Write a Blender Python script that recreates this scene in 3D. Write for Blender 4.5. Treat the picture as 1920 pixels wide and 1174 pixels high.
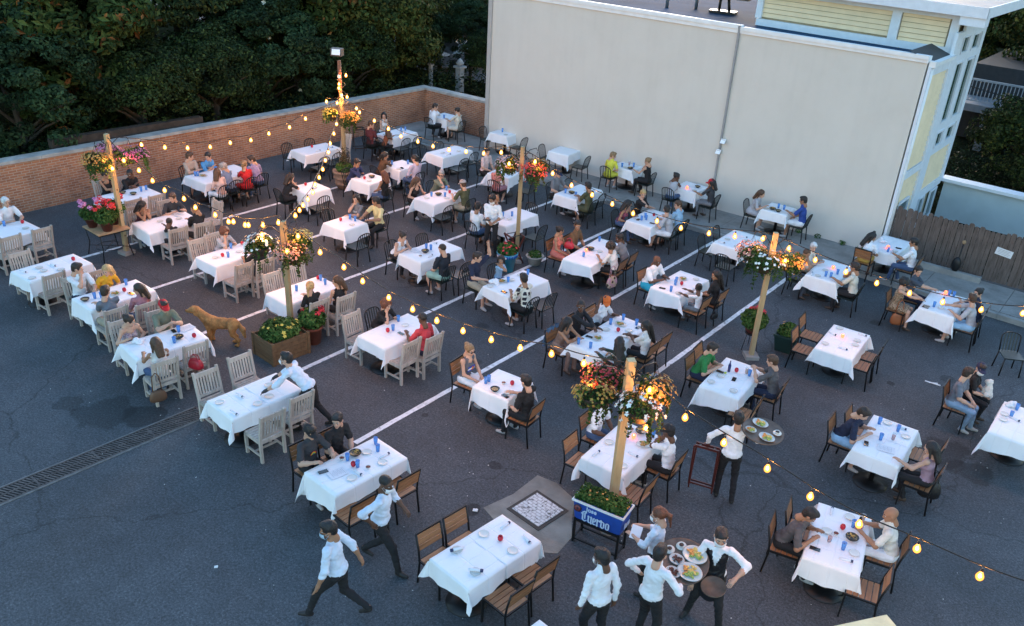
import bpy, math, random
import numpy as np
from mathutils import Vector, Matrix, noise
# ---------------------------------------------------------------- camera, light, exposure
for o in list(bpy.data.objects): bpy.data.objects.remove(o, do_unlink=True)
SC = bpy.context.scene
COL = SC.collection
cam_d = bpy.data.cameras.new('camera'); cam = bpy.data.objects.new('camera', cam_d); COL.objects.link(cam)
cam_d.lens = 30.108; cam_d.sensor_width = 36; cam_d.sensor_fit = 'HORIZONTAL'
cam_d.shift_x = -0.02687; cam_d.shift_y = 0.01718; cam_d.clip_end = 600; cam_d.clip_start = 0.1
_r = Vector((0.78917988, 0.61080224, 0.06415407)); _u = Vector((-0.33115942, 0.33523021, 0.88201709)); _f = Vector((-0.51723163, 0.71731536, -0.46682985))
cam.matrix_world = Matrix(((_r.x, _u.x, -_f.x, 0), (_r.y, _u.y, -_f.y, 0), (_r.z, _u.z, -_f.z, 9.1412), (0, 0, 0, 1)))
SC.camera = cam
W = bpy.data.worlds.new('World'); SC.world = W; W.use_nodes = True
nt = W.node_tree; nt.nodes.clear()
sky = nt.nodes.new('ShaderNodeTexSky'); sky.sky_type = 'NISHITA'; sky.sun_disc = False
SUN_EL, SUN_AZ = 2.5, -25
sky.sun_elevation = math.radians(SUN_EL); sky.sun_rotation = math.radians(SUN_AZ); sky.air_density = 1.0; sky.dust_density = .8; sky.ozone_density = 2.2
bg = nt.nodes.new('ShaderNodeBackground'); bg.inputs[1].default_value = 0.12
wo = nt.nodes.new('ShaderNodeOutputWorld'); nt.links.new(sky.outputs[0], bg.inputs[0]); nt.links.new(bg.outputs[0], wo.inputs[0])
sun_d = bpy.data.lights.new('sun', 'SUN'); sun_d.energy = 0.5; sun_d.angle = math.radians(25); sun_d.color = (1.0, 0.94, 0.88)
sun = bpy.data.objects.new('sun', sun_d); COL.objects.link(sun)
_d = Vector((math.sin(math.radians(SUN_AZ)) * math.cos(math.radians(SUN_EL)), math.cos(math.radians(SUN_AZ)) * math.cos(math.radians(SUN_EL)), math.sin(math.radians(SUN_EL))))
sun.rotation_euler = _d.to_track_quat('Z', 'Y').to_euler()
SC.view_settings.view_transform = 'Standard'; SC.view_settings.look = 'None'; SC.view_settings.gamma = 1
SC.view_settings.exposure = 3.8
SC.render.engine = 'CYCLES'

R = math.radians
rnd = random.Random(7)
# ---------------------------------------------------------------- materials
MATS = {}
def mat(name, col, rough=.7, metal=0., var=.12, vs=6., bump=0., bs=60., emit=None, es=0., alpha=1., spec=.5, trans=0.):
    if name in MATS: return MATS[name]
    m = bpy.data.materials.new(name); m.use_nodes = True; MATS[name] = m
    t = m.node_tree; b = t.nodes['Principled BSDF']; L = t.links.new
    b.inputs['Roughness'].default_value = rough; b.inputs['Metallic'].default_value = metal
    b.inputs['Specular IOR Level'].default_value = spec
    tc = t.nodes.new('ShaderNodeTexCoord')
    if var:
        n = t.nodes.new('ShaderNodeTexNoise'); n.inputs['Scale'].default_value = vs; n.inputs['Detail'].default_value = 4
        L(tc.outputs['Object'], n.inputs['Vector'])
        r = t.nodes.new('ShaderNodeMapRange'); r.inputs[1].default_value = .3; r.inputs[2].default_value = .7
        r.inputs[3].default_value = 1 - var; r.inputs[4].default_value = 1 + var
        L(n.outputs[0], r.inputs[0])
        x = t.nodes.new('ShaderNodeVectorMath'); x.operation = 'SCALE'; x.inputs[0].default_value = col[:3]
        L(r.outputs[0], x.inputs['Scale']); L(x.outputs[0], b.inputs['Base Color'])
    else: b.inputs['Base Color'].default_value = (*col[:3], 1)
    if bump:
        n2 = t.nodes.new('ShaderNodeTexNoise'); n2.inputs['Scale'].default_value = bs; n2.inputs['Detail'].default_value = 3
        L(tc.outputs['Object'], n2.inputs['Vector'])
        bp = t.nodes.new('ShaderNodeBump'); bp.inputs['Strength'].default_value = bump; bp.inputs['Distance'].default_value = .02
        L(n2.outputs[0], bp.inputs['Height']); L(bp.outputs[0], b.inputs['Normal'])
    if emit:
        b.inputs['Emission Color'].default_value = (*emit, 1); b.inputs['Emission Strength'].default_value = es
    if alpha < 1: b.inputs['Alpha'].default_value = alpha
    if trans: b.inputs['Transmission Weight'].default_value = trans
    return m
def nodes_of(m): return m.node_tree, m.node_tree.nodes['Principled BSDF'], m.node_tree.links.new
def ramp(t, pts):
    r = t.nodes.new('ShaderNodeValToRGB'); e = r.color_ramp.elements
    e[0].position, e[0].color = pts[0][0], (*pts[0][1], 1); e[1].position, e[1].color = pts[-1][0], (*pts[-1][1], 1)
    for p, c in pts[1:-1]:
        k = e.new(p); k.color = (*c, 1)
    return r
def g3(v): return (v, v, v)

def asphalt_mat():
    m = mat('asphalt', (.05, .05, .05), .85, var=0); t, b, L = nodes_of(m)
    geo = t.nodes.new('ShaderNodeNewGeometry')
    n1 = t.nodes.new('ShaderNodeTexNoise'); n1.inputs['Scale'].default_value = .35; n1.inputs['Detail'].default_value = 6; n1.inputs['Roughness'].default_value = .65
    n2 = t.nodes.new('ShaderNodeTexNoise'); n2.inputs['Scale'].default_value = 3.2; n2.inputs['Detail'].default_value = 8; n2.inputs['Roughness'].default_value = .8
    n3 = t.nodes.new('ShaderNodeTexVoronoi'); n3.inputs['Scale'].default_value = 55
    n4 = t.nodes.new('ShaderNodeTexNoise'); n4.inputs['Scale'].default_value = 26; n4.inputs['Detail'].default_value = 6; n4.inputs['Roughness'].default_value = .85
    for n in (n1, n2, n3, n4): L(geo.outputs['Position'], n.inputs['Vector'])
    r1 = ramp(t, [(.3, g3(.70)), (.7, g3(1.22))]); L(n1.outputs[0], r1.inputs[0])
    r2 = ramp(t, [(.32, g3(.74)), (.68, g3(1.22))]); L(n2.outputs[0], r2.inputs[0])
    r4 = ramp(t, [(.36, g3(.42)), (.5, g3(.95)), (.66, g3(1.9))]); L(n4.outputs[0], r4.inputs[0])
    r3 = ramp(t, [(.0, (.16, .17, .18)), (.30, (.062, .070, .078)), (1, (.056, .063, .071))]); L(n3.outputs['Distance'], r3.inputs[0])
    def mul(a, c):
        x = t.nodes.new('ShaderNodeMix'); x.data_type = 'RGBA'; x.blend_type = 'MULTIPLY'; x.inputs[0].default_value = 1
        L(a, x.inputs[6]); L(c, x.inputs[7]); return x.outputs[2]
    c = mul(mul(mul(r3.outputs[0], r1.outputs[0]), r2.outputs[0]), r4.outputs[0])
    # cracks
    vc = t.nodes.new('ShaderNodeTexVoronoi'); vc.feature = 'DISTANCE_TO_EDGE'; vc.inputs['Scale'].default_value = .12
    dn = t.nodes.new('ShaderNodeTexNoise'); dn.inputs['Scale'].default_value = 1.1; dn.inputs['Detail'].default_value = 6
    L(geo.outputs['Position'], dn.inputs['Vector'])
    mx = t.nodes.new('ShaderNodeVectorMath'); mx.operation = 'MULTIPLY_ADD'; mx.inputs[1].default_value = (1.4, 1.4, 0)
    L(dn.outputs['Color'], mx.inputs[0]); L(geo.outputs['Position'], mx.inputs[2]); L(mx.outputs[0], vc.inputs['Vector'])
    rc = ramp(t, [(0.0, g3(.55)), (.0012, g3(.75)), (.002, g3(1))]); L(vc.outputs['Distance'], rc.inputs[0]); c = mul(c, rc.outputs[0])
    # oil and water stains, each with its own place and ragged outline
    dn2 = t.nodes.new('ShaderNodeTexNoise'); dn2.inputs['Scale'].default_value = 2.4; dn2.inputs['Detail'].default_value = 6
    L(geo.outputs['Position'], dn2.inputs['Vector'])
    for (sx, sy, rr, dark) in STAINS:
        sb = t.nodes.new('ShaderNodeVectorMath'); sb.operation = 'DISTANCE'; sb.inputs[1].default_value = (sx, sy, 0)
        L(geo.outputs['Position'], sb.inputs[0])
        ad = t.nodes.new('ShaderNodeMath'); ad.operation = 'MULTIPLY_ADD'; ad.inputs[1].default_value = 1.5 * rr; L(dn2.outputs[0], ad.inputs[0]); L(sb.outputs['Value'], ad.inputs[2])
        mr = t.nodes.new('ShaderNodeMapRange'); mr.inputs[1].default_value = rr * 1.45; mr.inputs[2].default_value = rr * 1.62; mr.inputs[3].default_value = dark; mr.inputs[4].default_value = 1
        L(ad.outputs[0], mr.inputs[0]); c = mul(c, mr.outputs[0])
    L(c, b.inputs['Base Color'])
    rr_ = t.nodes.new('ShaderNodeMapRange'); rr_.inputs[3].default_value = .68; rr_.inputs[4].default_value = .95; L(n2.outputs[0], rr_.inputs[0]); L(rr_.outputs[0], b.inputs['Roughness'])
    bp = t.nodes.new('ShaderNodeBump'); bp.inputs['Strength'].default_value = .55; bp.inputs['Distance'].default_value = .006
    L(n3.outputs['Distance'], bp.inputs['Height']); L(bp.outputs[0], b.inputs['Normal'])
    return m
STAINS = [(-13.9, 5.9, .7, .55), (-13.3, 6.3, .45, .45), (-14.6, 5.6, .3, .6), (-1.6, 15.6, .6, .45), (-1.0, 15.3, .5, .5), (-22.3, 19.4, .45, .5), (-7.6, 9.5, .16, .45), (-7.1, 8.3, .2, .35),
          (-9.6, 9.8, .12, .5), (-11.2, 13.3, .2, .6), (-16.6, 15.2, .22, .45), (-2.3, 18.6, .2, .6), (-19.3, 13.5, .15, .4), (-6.3, 7.2, .5, .75), (-10.2, 12.0, .16, .55), (-4.4, 20.2, .22, .5), (-3.2, 17.5, .1, .4), (-8.8, 6.3, .5, .8), (-4.7, 12.6, .3, .7)]
def brick_mat():
    m = mat('brick', (.3, .15, .09), .85, var=0); t, b, L = nodes_of(m)
    geo = t.nodes.new('ShaderNodeNewGeometry'); sp = t.nodes.new('ShaderNodeSeparateXYZ'); L(geo.outputs['Position'], sp.inputs[0])
    ad = t.nodes.new('ShaderNodeMath'); L(sp.outputs[0], ad.inputs[0]); L(sp.outputs[1], ad.inputs[1])
    cb = t.nodes.new('ShaderNodeCombineXYZ'); L(ad.outputs[0], cb.inputs[0]); L(sp.outputs[2], cb.inputs[1])
    br = t.nodes.new('ShaderNodeTexBrick'); br.inputs['Scale'].default_value = 1; br.inputs['Brick Width'].default_value = .21; br.inputs['Row Height'].default_value = .072
    br.inputs['Mortar Size'].default_value = .010; br.inputs['Color1'].default_value = (.45, .19, .095, 1); br.inputs['Color2'].default_value = (.30, .12, .065, 1); br.inputs['Mortar'].default_value = (.40, .29, .22, 1)
    L(cb.outputs[0], br.inputs['Vector'])
    n = t.nodes.new('ShaderNodeTexNoise'); n.inputs['Scale'].default_value = 1.1; n.inputs['Detail'].default_value = 8; n.inputs['Roughness'].default_value = .7; L(geo.outputs['Position'], n.inputs['Vector'])
    r = ramp(t, [(.28, (.55, .52, .52)), (.5, (1, 1, 1)), (.75, (1.28, 1.2, 1.12))]); L(n.outputs[0], r.inputs[0])
    x = t.nodes.new('ShaderNodeMix'); x.data_type = 'RGBA'; x.blend_type = 'MULTIPLY'; x.inputs[0].default_value = 1; L(br.outputs[0], x.inputs[6]); L(r.outputs[0], x.inputs[7])
    L(x.outputs[2], b.inputs['Base Color'])
    bp = t.nodes.new('ShaderNodeBump'); bp.inputs['Strength'].default_value = .6; bp.inputs['Distance'].default_value = .01; L(br.outputs['Fac'], bp.inputs['Height']); bp.invert = True; L(bp.outputs[0], b.inputs['Normal'])
    return m
def stucco_mat():
    m = mat('stucco', (.40, .385, .37), .9, var=0); t, b, L = nodes_of(m)
    geo = t.nodes.new('ShaderNodeNewGeometry')
    n = t.nodes.new('ShaderNodeTexNoise'); n.inputs['Scale'].default_value = .7; n.inputs['Detail'].default_value = 9; n.inputs['Roughness'].default_value = .7; L(geo.outputs['Position'], n.inputs['Vector'])
    mp = t.nodes.new('ShaderNodeMapping'); mp.inputs['Scale'].default_value = (5, 5, .5); L(geo.outputs['Position'], mp.inputs[0])
    n2 = t.nodes.new('ShaderNodeTexNoise'); n2.inputs['Scale'].default_value = .8; n2.inputs['Detail'].default_value = 6; L(mp.outputs[0], n2.inputs['Vector'])
    r = ramp(t, [(.3, (.585, .545, .49)), (.5, (.615, .575, .52)), (.72, (.635, .595, .54))]); L(n.outputs[0], r.inputs[0])
    r2 = ramp(t, [(.25, g3(.965)), (.5, g3(1)), (.8, g3(1.01))]); L(n2.outputs[0], r2.inputs[0])
    x = t.nodes.new('ShaderNodeMix'); x.data_type = 'RGBA'; x.blend_type = 'MULTIPLY'; x.inputs[0].default_value = 1; L(r.outputs[0], x.inputs[6]); L(r2.outputs[0], x.inputs[7])
    L(x.outputs[2], b.inputs['Base Color'])
    n3 = t.nodes.new('ShaderNodeTexNoise'); n3.inputs['Scale'].default_value = 45; n3.inputs['Detail'].default_value = 4; L(geo.outputs['Position'], n3.inputs['Vector'])
    bp = t.nodes.new('ShaderNodeBump'); bp.inputs['Strength'].default_value = .35; bp.inputs['Distance'].default_value = .006; L(n3.outputs[0], bp.inputs['Height']); L(bp.outputs[0], b.inputs['Normal'])
    return m
def wood_mat(name, c1, c2, axis=2, sc=14., rough=.6):
    if name in MATS: return MATS[name]
    m = mat(name, c1, rough, var=0); t, b, L = nodes_of(m)
    tc = t.nodes.new('ShaderNodeTexCoord'); mp = t.nodes.new('ShaderNodeMapping'); s = [sc, sc, sc]; s[axis] = sc * .12; mp.inputs['Scale'].default_value = s
    L(tc.outputs['Object'], mp.inputs[0]); n = t.nodes.new('ShaderNodeTexNoise'); n.inputs['Scale'].default_value = 1; n.inputs['Detail'].default_value = 6; n.inputs['Roughness'].default_value = .7
    L(mp.outputs[0], n.inputs['Vector']); r = ramp(t, [(.3, c1), (.7, c2)]); L(n.outputs[0], r.inputs[0])
    oi = t.nodes.new('ShaderNodeObjectInfo'); mr = t.nodes.new('ShaderNodeMapRange'); mr.inputs[3].default_value = .82; mr.inputs[4].default_value = 1.15; L(oi.outputs['Random'], mr.inputs[0])
    x = t.nodes.new('ShaderNodeVectorMath'); x.operation = 'SCALE'; L(r.outputs[0], x.inputs[0]); L(mr.outputs[0], x.inputs['Scale']); L(x.outputs[0], b.inputs['Base Color'])
    return m
def leaf_mat(name, c1, c2, c3):
    if name in MATS: return MATS[name]
    m = mat(name, c1, .75, var=0, spec=.12); t, b, L = nodes_of(m)
    g = t.nodes.new('ShaderNodeNewGeometry'); r = ramp(t, [(0, c1), (.5, c2), (1, c3)]); L(g.outputs['Random Per Island'], r.inputs[0])
    n = t.nodes.new('ShaderNodeTexNoise'); n.inputs['Scale'].default_value = .9; n.inputs['Detail'].default_value = 3; L(g.outputs['Position'], n.inputs['Vector'])
    mr = t.nodes.new('ShaderNodeMapRange'); mr.inputs[1].default_value = .35; mr.inputs[2].default_value = .65; mr.inputs[3].default_value = .55; mr.inputs[4].default_value = 1.35; L(n.outputs[0], mr.inputs[0])
    x = t.nodes.new('ShaderNodeVectorMath'); x.operation = 'SCALE'; L(r.outputs[0], x.inputs[0]); L(mr.outputs[0], x.inputs['Scale']); L(x.outputs[0], b.inputs['Base Color'])
    return m
def pattern_mat(name, kind, cols, scale):
    if name in MATS: return MATS[name]
    m = mat(name, cols[0], .8, var=0); t, b, L = nodes_of(m)
    tc = t.nodes.new('ShaderNodeTexCoord')
    if kind == 'block':
        v = t.nodes.new('ShaderNodeTexVoronoi'); v.distance = 'CHEBYCHEV'; v.feature = 'F1'; v.inputs['Randomness'].default_value = .25
    else: v = t.nodes.new('ShaderNodeTexVoronoi')
    v.inputs['Scale'].default_value = scale; L(tc.outputs['Object'], v.inputs['Vector'])
    if kind == 'block': pts = [(0, cols[0]), (.33, cols[0]), (.36, cols[1]), (1, cols[1])]
    else: pts = [(0, cols[0]), (.28, cols[0]), (.36, cols[1]), (.6, cols[2]), (1, cols[2])]
    r = ramp(t, pts); L(v.outputs['Distance'], r.inputs[0]); L(r.outputs[0], b.inputs['Base Color'])
    return m
# ---------------------------------------------------------------- mesh helpers
def tag(o, label=None, cat=None, group=None, kind=None):
    if label: o['label'] = label
    if cat: o['category'] = cat
    if group: o['group'] = group
    if kind: o['kind'] = kind
    return o
def link(name, me, parent=None, loc=(0, 0, 0), rz=0.):
    o = bpy.data.objects.new(name, me); COL.objects.link(o)
    if parent: o.parent = parent
    o.location = loc; o.rotation_euler = (0, 0, rz)
    return o
def thing(name, label, cat, loc=(0, 0, 0), rz=0., group=None):
    return tag(link(name, None, None, loc, rz), label, cat, group)
def dup(root, loc, rz):
    r = root.copy(); COL.objects.link(r); r.location = loc; r.rotation_euler = (0, 0, rz)
    for ch in root.children:
        c = ch.copy(); COL.objects.link(c); c.parent = r
        for g in ch.children:
            d = g.copy(); COL.objects.link(d); d.parent = c
    return r
class MB:
    def __init__(s): s.v = []; s.f = []; s.mi = []; s.m = 0; s.sm = []
    def add(s, vs, fs, smooth=False):
        n = len(s.v); s.v += [tuple(v) for v in vs]
        for f in fs: s.f.append(tuple(i + n for i in f)); s.mi.append(s.m); s.sm.append(smooth)
    def box(s, c, d, rz=0., rx=0., ry=0.):
        M = Matrix.Translation(c) @ Matrix.Rotation(rz, 4, 'Z') @ Matrix.Rotation(ry, 4, 'Y') @ Matrix.Rotation(rx, 4, 'X')
        x, y, z = d[0] / 2, d[1] / 2, d[2] / 2
        vs = [M @ Vector((i * x, j * y, k * z)) for k in (-1, 1) for j in (-1, 1) for i in (-1, 1)]
        s.add(vs, [(0, 2, 3, 1), (4, 5, 7, 6), (0, 1, 5, 4), (2, 6, 7, 3), (0, 4, 6, 2), (1, 3, 7, 5)])
    def bar(s, a, b, w, h=None, up=(0, 0, 1)):
        a, b = Vector(a), Vector(b); d = (b - a); L = d.length; d.normalize(); h = h or w
        u = Vector(up)
        if abs(d.dot(u)) > .98: u = Vector((0, 1, 0))
        x = d.cross(u).normalized(); y = x.cross(d)
        vs = [p + x * i * w / 2 + y * j * h / 2 for p in (a, b) for j in (-1, 1) for i in (-1, 1)]
        s.add(vs, [(0, 1, 3, 2), (4, 6, 7, 5), (0, 4, 5, 1), (2, 3, 7, 6), (0, 2, 6, 4), (1, 5, 7, 3)])
    def tube(s, pts, r, n=6, r2=None, cap=True, smooth=True):
        pts = [Vector(p) for p in pts]; m = len(pts); base = None; vs = []; up = Vector((0, 0, 1))
        for i, p in enumerate(pts):
            d = (pts[min(i + 1, m - 1)] - pts[max(i - 1, 0)]).normalized()
            if base is None:
                base = d.cross(up if abs(d.z) < .95 else Vector((1, 0, 0))).normalized()
            base = (base - d * base.dot(d)).normalized(); q = d.cross(base)
            rr = r if r2 is None else r + (r2 - r) * i / (m - 1)
            for k in range(n):
                a = 2 * math.pi * k / n; vs.append(p + (base * math.cos(a) + q * math.sin(a)) * rr)
        fs = [(i * n + k, i * n + (k + 1) % n, (i + 1) * n + (k + 1) % n, (i + 1) * n + k) for i in range(m - 1) for k in range(n)]
        if cap: fs += [tuple(range(n - 1, -1, -1)), tuple((m - 1) * n + k for k in range(n))]
        s.add(vs, fs, smooth)
    def lathe(s, prof, n=20, c=(0, 0, 0), smooth=True, sx=1, sy=1):
        vs = []
        for (r, z) in prof:
            for k in range(n):
                a = 2 * math.pi * k / n; vs.append((c[0] + r * math.cos(a) * sx, c[1] + r * math.sin(a) * sy, c[2] + z))
        m = len(prof)
        fs = [(i * n + k, i * n + (k + 1) % n, (i + 1) * n + (k + 1) % n, (i + 1) * n + k) for i in range(m - 1) for k in range(n)]
        fs += [tuple(range(n - 1, -1, -1)), tuple((m - 1) * n + k for k in range(n))]
        s.add(vs, fs, smooth)
    def ball(s, c, r, n=10, m=7, M=None):
        vs = []; rr = r if hasattr(r, '__len__') else (r, r, r)
        for i in range(m + 1):
            t = math.pi * i / m
            for k in range(n):
                a = 2 * math.pi * k / n; v = Vector((rr[0] * math.sin(t) * math.cos(a), rr[1] * math.sin(t) * math.sin(a), rr[2] * math.cos(t)))
                vs.append((M @ v if M else v) + Vector(c))
        fs = [(i * n + k, (i + 1) * n + k, (i + 1) * n + (k + 1) % n, i * n + (k + 1) % n) for i in range(m) for k in range(n)]
        s.add(vs, fs, True)
    def mesh(s, name, *mats):
        me = bpy.data.meshes.new(name); me.from_pydata(s.v, [], s.f)
        for m in mats: me.materials.append(m)
        me.polygons.foreach_set('use_smooth', s.sm)
        if len(mats) > 1: me.polygons.foreach_set('material_index', s.mi)
        me.update(); return me
    def obj(s, name, mats, parent=None, loc=(0, 0, 0), rz=0.):
        if not isinstance(mats, (list, tuple)): mats = [mats]
        return link(name, s.mesh(name, *mats), parent, loc, rz)
def np_mesh(name, V, F, mats, mi=None, smooth=True):
    me = bpy.data.meshes.new(name); nv, nf = len(V), len(F); k = F.shape[1]
    me.vertices.add(nv); me.vertices.foreach_set('co', np.ascontiguousarray(V, dtype=np.float32).ravel())
    me.loops.add(nf * k); me.loops.foreach_set('vertex_index', np.ascontiguousarray(F, dtype=np.int32).ravel())
    me.polygons.add(nf); me.polygons.foreach_set('loop_start', np.arange(0, nf * k, k, dtype=np.int32))
    for m in mats: me.materials.append(m)
    if mi is not None: me.polygons.foreach_set('material_index', np.ascontiguousarray(mi, dtype=np.int32))
    me.polygons.foreach_set('use_smooth', np.full(nf, smooth, dtype=bool))
    me.update(calc_edges=True); return me
def leaves(name, P, N, size, mats, mi=None, rng=None, aspect=.5, fold=.15):
    """one small folded leaf per point, facing roughly along N"""
    n = len(P); rng = rng or np.random.default_rng(1)
    N = N + rng.normal(size=(n, 3)) * .55; N /= np.linalg.norm(N, axis=1)[:, None] + 1e-9
    a = rng.normal(size=(n, 3)); T = np.cross(N, a); T /= np.linalg.norm(T, axis=1)[:, None] + 1e-9; B = np.cross(N, T)
    s = (size * rng.uniform(.6, 1.3, n))[:, None]
    v0 = P - T * s * .5; v2 = P + T * s * .5; v1 = P + B * s * aspect * .5 + N * s * fold; v3 = P - B * s * aspect * .5 + N * s * fold
    V = np.stack([v0, v1, v2, v3], 1).reshape(-1, 3); F = np.arange(n * 4).reshape(n, 4)
    return np_mesh(name, V, F, mats, mi, False)
def weathered_ball(rng, n, c, r, up=.25):
    d = rng.normal(size=(n, 3)); d /= np.linalg.norm(d, axis=1)[:, None]; rr = rng.uniform(.55, 1.05, n)[:, None] ** .6
    return np.array(c) + d * rr * np.array(r), d + np.array([0, 0, up])
# ---------------------------------------------------------------- the setting
M_asph = asphalt_mat(); M_brick = brick_mat(); M_stucco = stucco_mat()
M_conc = mat('concrete', (.27, .265, .25), .9, var=.25, vs=2.5, bump=.3, bs=40)
M_white = mat('white_paint', (.74, .75, .76), .6, var=.06, vs=4)
M_coping = mat('coping_stone', (.36, .35, .33), .85, var=.25, vs=3, bump=.3)
M_black = mat('black_metal', (.012, .012, .013), .45, metal=.3, var=.1)
M_dkgreen = mat('dark_green_metal', (.010, .018, .017), .4, var=.15)
M_glassdk = mat('dark_glass', (.012, .018, .018), .08, var=0, spec=.9)
M_soil = mat('garden_ground', (.012, .015, .009), .95, var=.4, vs=1.5, bump=.5, spec=0.)
def struct(o): o['kind'] = 'structure'; return o
def sheet(name, pts, z, m, kind='structure'):
    b = MB(); b.add([(x, y, z) for x, y in pts], [tuple(range(len(pts)))]); o = b.obj(name, m)
    if kind: o['kind'] = kind
    return o
sheet('ground', [(-250, -60), (120, -60), (120, 300), (-250, 300)], -.06, M_soil)
b = MB(); nx, ny = 60, 60
sheet('car_park', [(-24.7, -8), (10, -8), (10, 25.6), (-24.7, 25.6)], 0, M_asph)
# painted stall lines, slightly worn
def line_mat():
    m = mat('road_paint', (.5, .51, .52), .7, var=0); t, bs, L = nodes_of(m)
    g = t.nodes.new('ShaderNodeNewGeometry'); n = t.nodes.new('ShaderNodeTexNoise'); n.inputs['Scale'].default_value = 7; n.inputs['Detail'].default_value = 8; n.inputs['Roughness'].default_value = .75
    L(g.outputs['Position'], n.inputs['Vector']); r = ramp(t, [(.34, (.10, .10, .105)), (.44, (.62, .63, .64)), (.6, (.80, .81, .83))]); L(n.outputs[0], r.inputs[0]); L(r.outputs[0], bs.inputs['Base Color']); return m
M_line = line_mat()
for k, (x0, ya, yb) in enumerate([(-7.166, 12.9, 22.3), (-9.866, 8.3, 22.3), (-12.566, 8.9, 22.3), (-15.266, 8.6, 22.3), (-17.966, 8.7, 22.3), (-20.75, 8.8, 21.9)]):
    bb = MB(); n = 60; rr = random.Random(k); vs = []
    for i in range(n + 1):
        y = ya + (yb - ya) * i / n; vs += [(x0 - .055 + rr.uniform(-.006, .006), y, .004), (x0 + .055 + rr.uniform(-.006, .006), y, .004)]
    bb.add(vs, [(2 * i, 2 * i + 1, 2 * i + 3, 2 * i + 2) for i in range(n)])
    if k in (0,): pass
    struct(bb.obj('painted_line', M_line))
# raised concrete walk along the grey wall
def walk_mat():
    m = mat('walk_concrete', (.24, .23, .215), .9, var=0); t, bs, L = nodes_of(m)
    g = t.nodes.new('ShaderNodeNewGeometry'); n = t.nodes.new('ShaderNodeTexNoise'); n.inputs['Scale'].default_value = 2; n.inputs['Detail'].default_value = 9; n.inputs['Roughness'].default_value = .7
    L(g.outputs['Position'], n.inputs['Vector']); r = ramp(t, [(.3, (.16, .155, .145)), (.55, (.27, .26, .245)), (.8, (.34, .33, .31))]); L(n.outputs[0], r.inputs[0]); L(r.outputs[0], bs.inputs['Base Color']); return m
M_walk = walk_mat()
b = MB()
kx = [-24.6, -22.6, -20.6, -18.2, -16.2, -14.1, -12.0, -10.2, -8.2, -6.2, -4.2, -2.2, .5, 3, 6]
for i in range(len(kx) - 1):
    xa, xb = kx[i] + .006, kx[i + 1] - .006; yy = 22.45 + (.3 if xa > -6.3 else 0)
    b.box(((xa + xb) / 2, (yy + .16 + 24.75) / 2 + .08, .05), (xb - xa, 24.75 - yy - .16, .14))
struct(b.obj('pavement', M_walk))
b = MB()
for i in range(len(kx) - 1):
    xa, xb = kx[i] + .004, kx[i + 1] - .004; yy = 22.45 + (.3 if xa > -6.3 else 0)
    b.box(((xa + xb) / 2, yy + .075, .055), (xb - xa, .15, .16))
struct(b.obj('kerb', M_conc))
# drain channel
th = math.atan2(-.2, 3.4)
b = MB(); c = MB(); dk = MB()
ax, ay, bx_, by = -12.86, 2.2, -12.66, 7.05
dx, dy = bx_ - ax, by - ay; L_ = math.hypot(dx, dy); a0 = math.atan2(dy, dx); cx, cy = (ax + bx_) / 2, (ay + by) / 2
nxv, nyv = -dy / L_, dx / L_
dk.box((cx, cy, .0), (L_, .40, .012), rz=a0)
struct(dk.obj('drain_pit_shade', mat('pit_shade_black', (.006, .006, .006), .9, var=0)))  # flat black sheet: the channel's shade is put into its colour
for s in (-1, 1): b.box((cx + nxv * .215 * s, cy + nyv * .215 * s, .004), (L_, .035, .02), rz=a0)
gr = thing('drain_grate', 'long rusty slotted drain grate with pale kerb strips at lower left', 'drain grate')
b.obj('rim', mat('drain_rim', (.17, .165, .16), .85, var=.3, vs=9), gr)
n = int(L_ / .058)
for i in range(n):
    t = (i + .5) / n
    for s in (-1, 1):
        px, py = ax + dx * t + nxv * .095 * s, ay + dy * t + nyv * .095 * s
        c.box((px, py, .012), (.024, .155, .014), rz=a0 + .45)
for s in (-1, 0, 1): c.box((cx + nxv * .19 * s, cy + nyv * .19 * s, .014), (L_, .022, .016), rz=a0)
for k in range(6):
    t = k / 5; c.box((ax + dx * t, ay + dy * t, .016), (.03, .3, .014), rz=a0)
c.obj('grating', mat('rusty_iron', (.10, .085, .08), .8, var=.35, vs=8), gr)
# concrete pad with white access cover
b = MB(); pad = [(-7.0, 8.5), (-6.86, 9.1), (-6.87, 9.78), (-6.5, 9.83), (-6.0, 9.68), (-5.72, 9.2), (-5.5, 8.9), (-5.45, 8.45), (-5.62, 8.33), (-5.8, 8.42), (-5.98, 8.3), (-6.3, 8.42), (-6.7, 8.4)]
b.add([(x, y, .006) for x, y in pad] + [(x, y, -.02) for x, y in pad], [tuple(reversed(range(13)))] + [(i, (i + 1) % 13, 13 + (i + 1) % 13, 13 + i) for i in range(13)])
struct(b.obj('concrete_pad', mat('pad_concrete', (.20, .20, .18), .9, var=.35, vs=2.2, bump=.5, bs=25)))
cv = thing('access_cover', 'square white painted access cover set in concrete pad', 'manhole cover', (-6.3, 9.05, 0), R(-6))
b = MB(); b.box((0, 0, .012), (.72, .72, .012)); b.obj('frame', mat('cover_frame', (.05, .045, .04), .8), cv)
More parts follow.
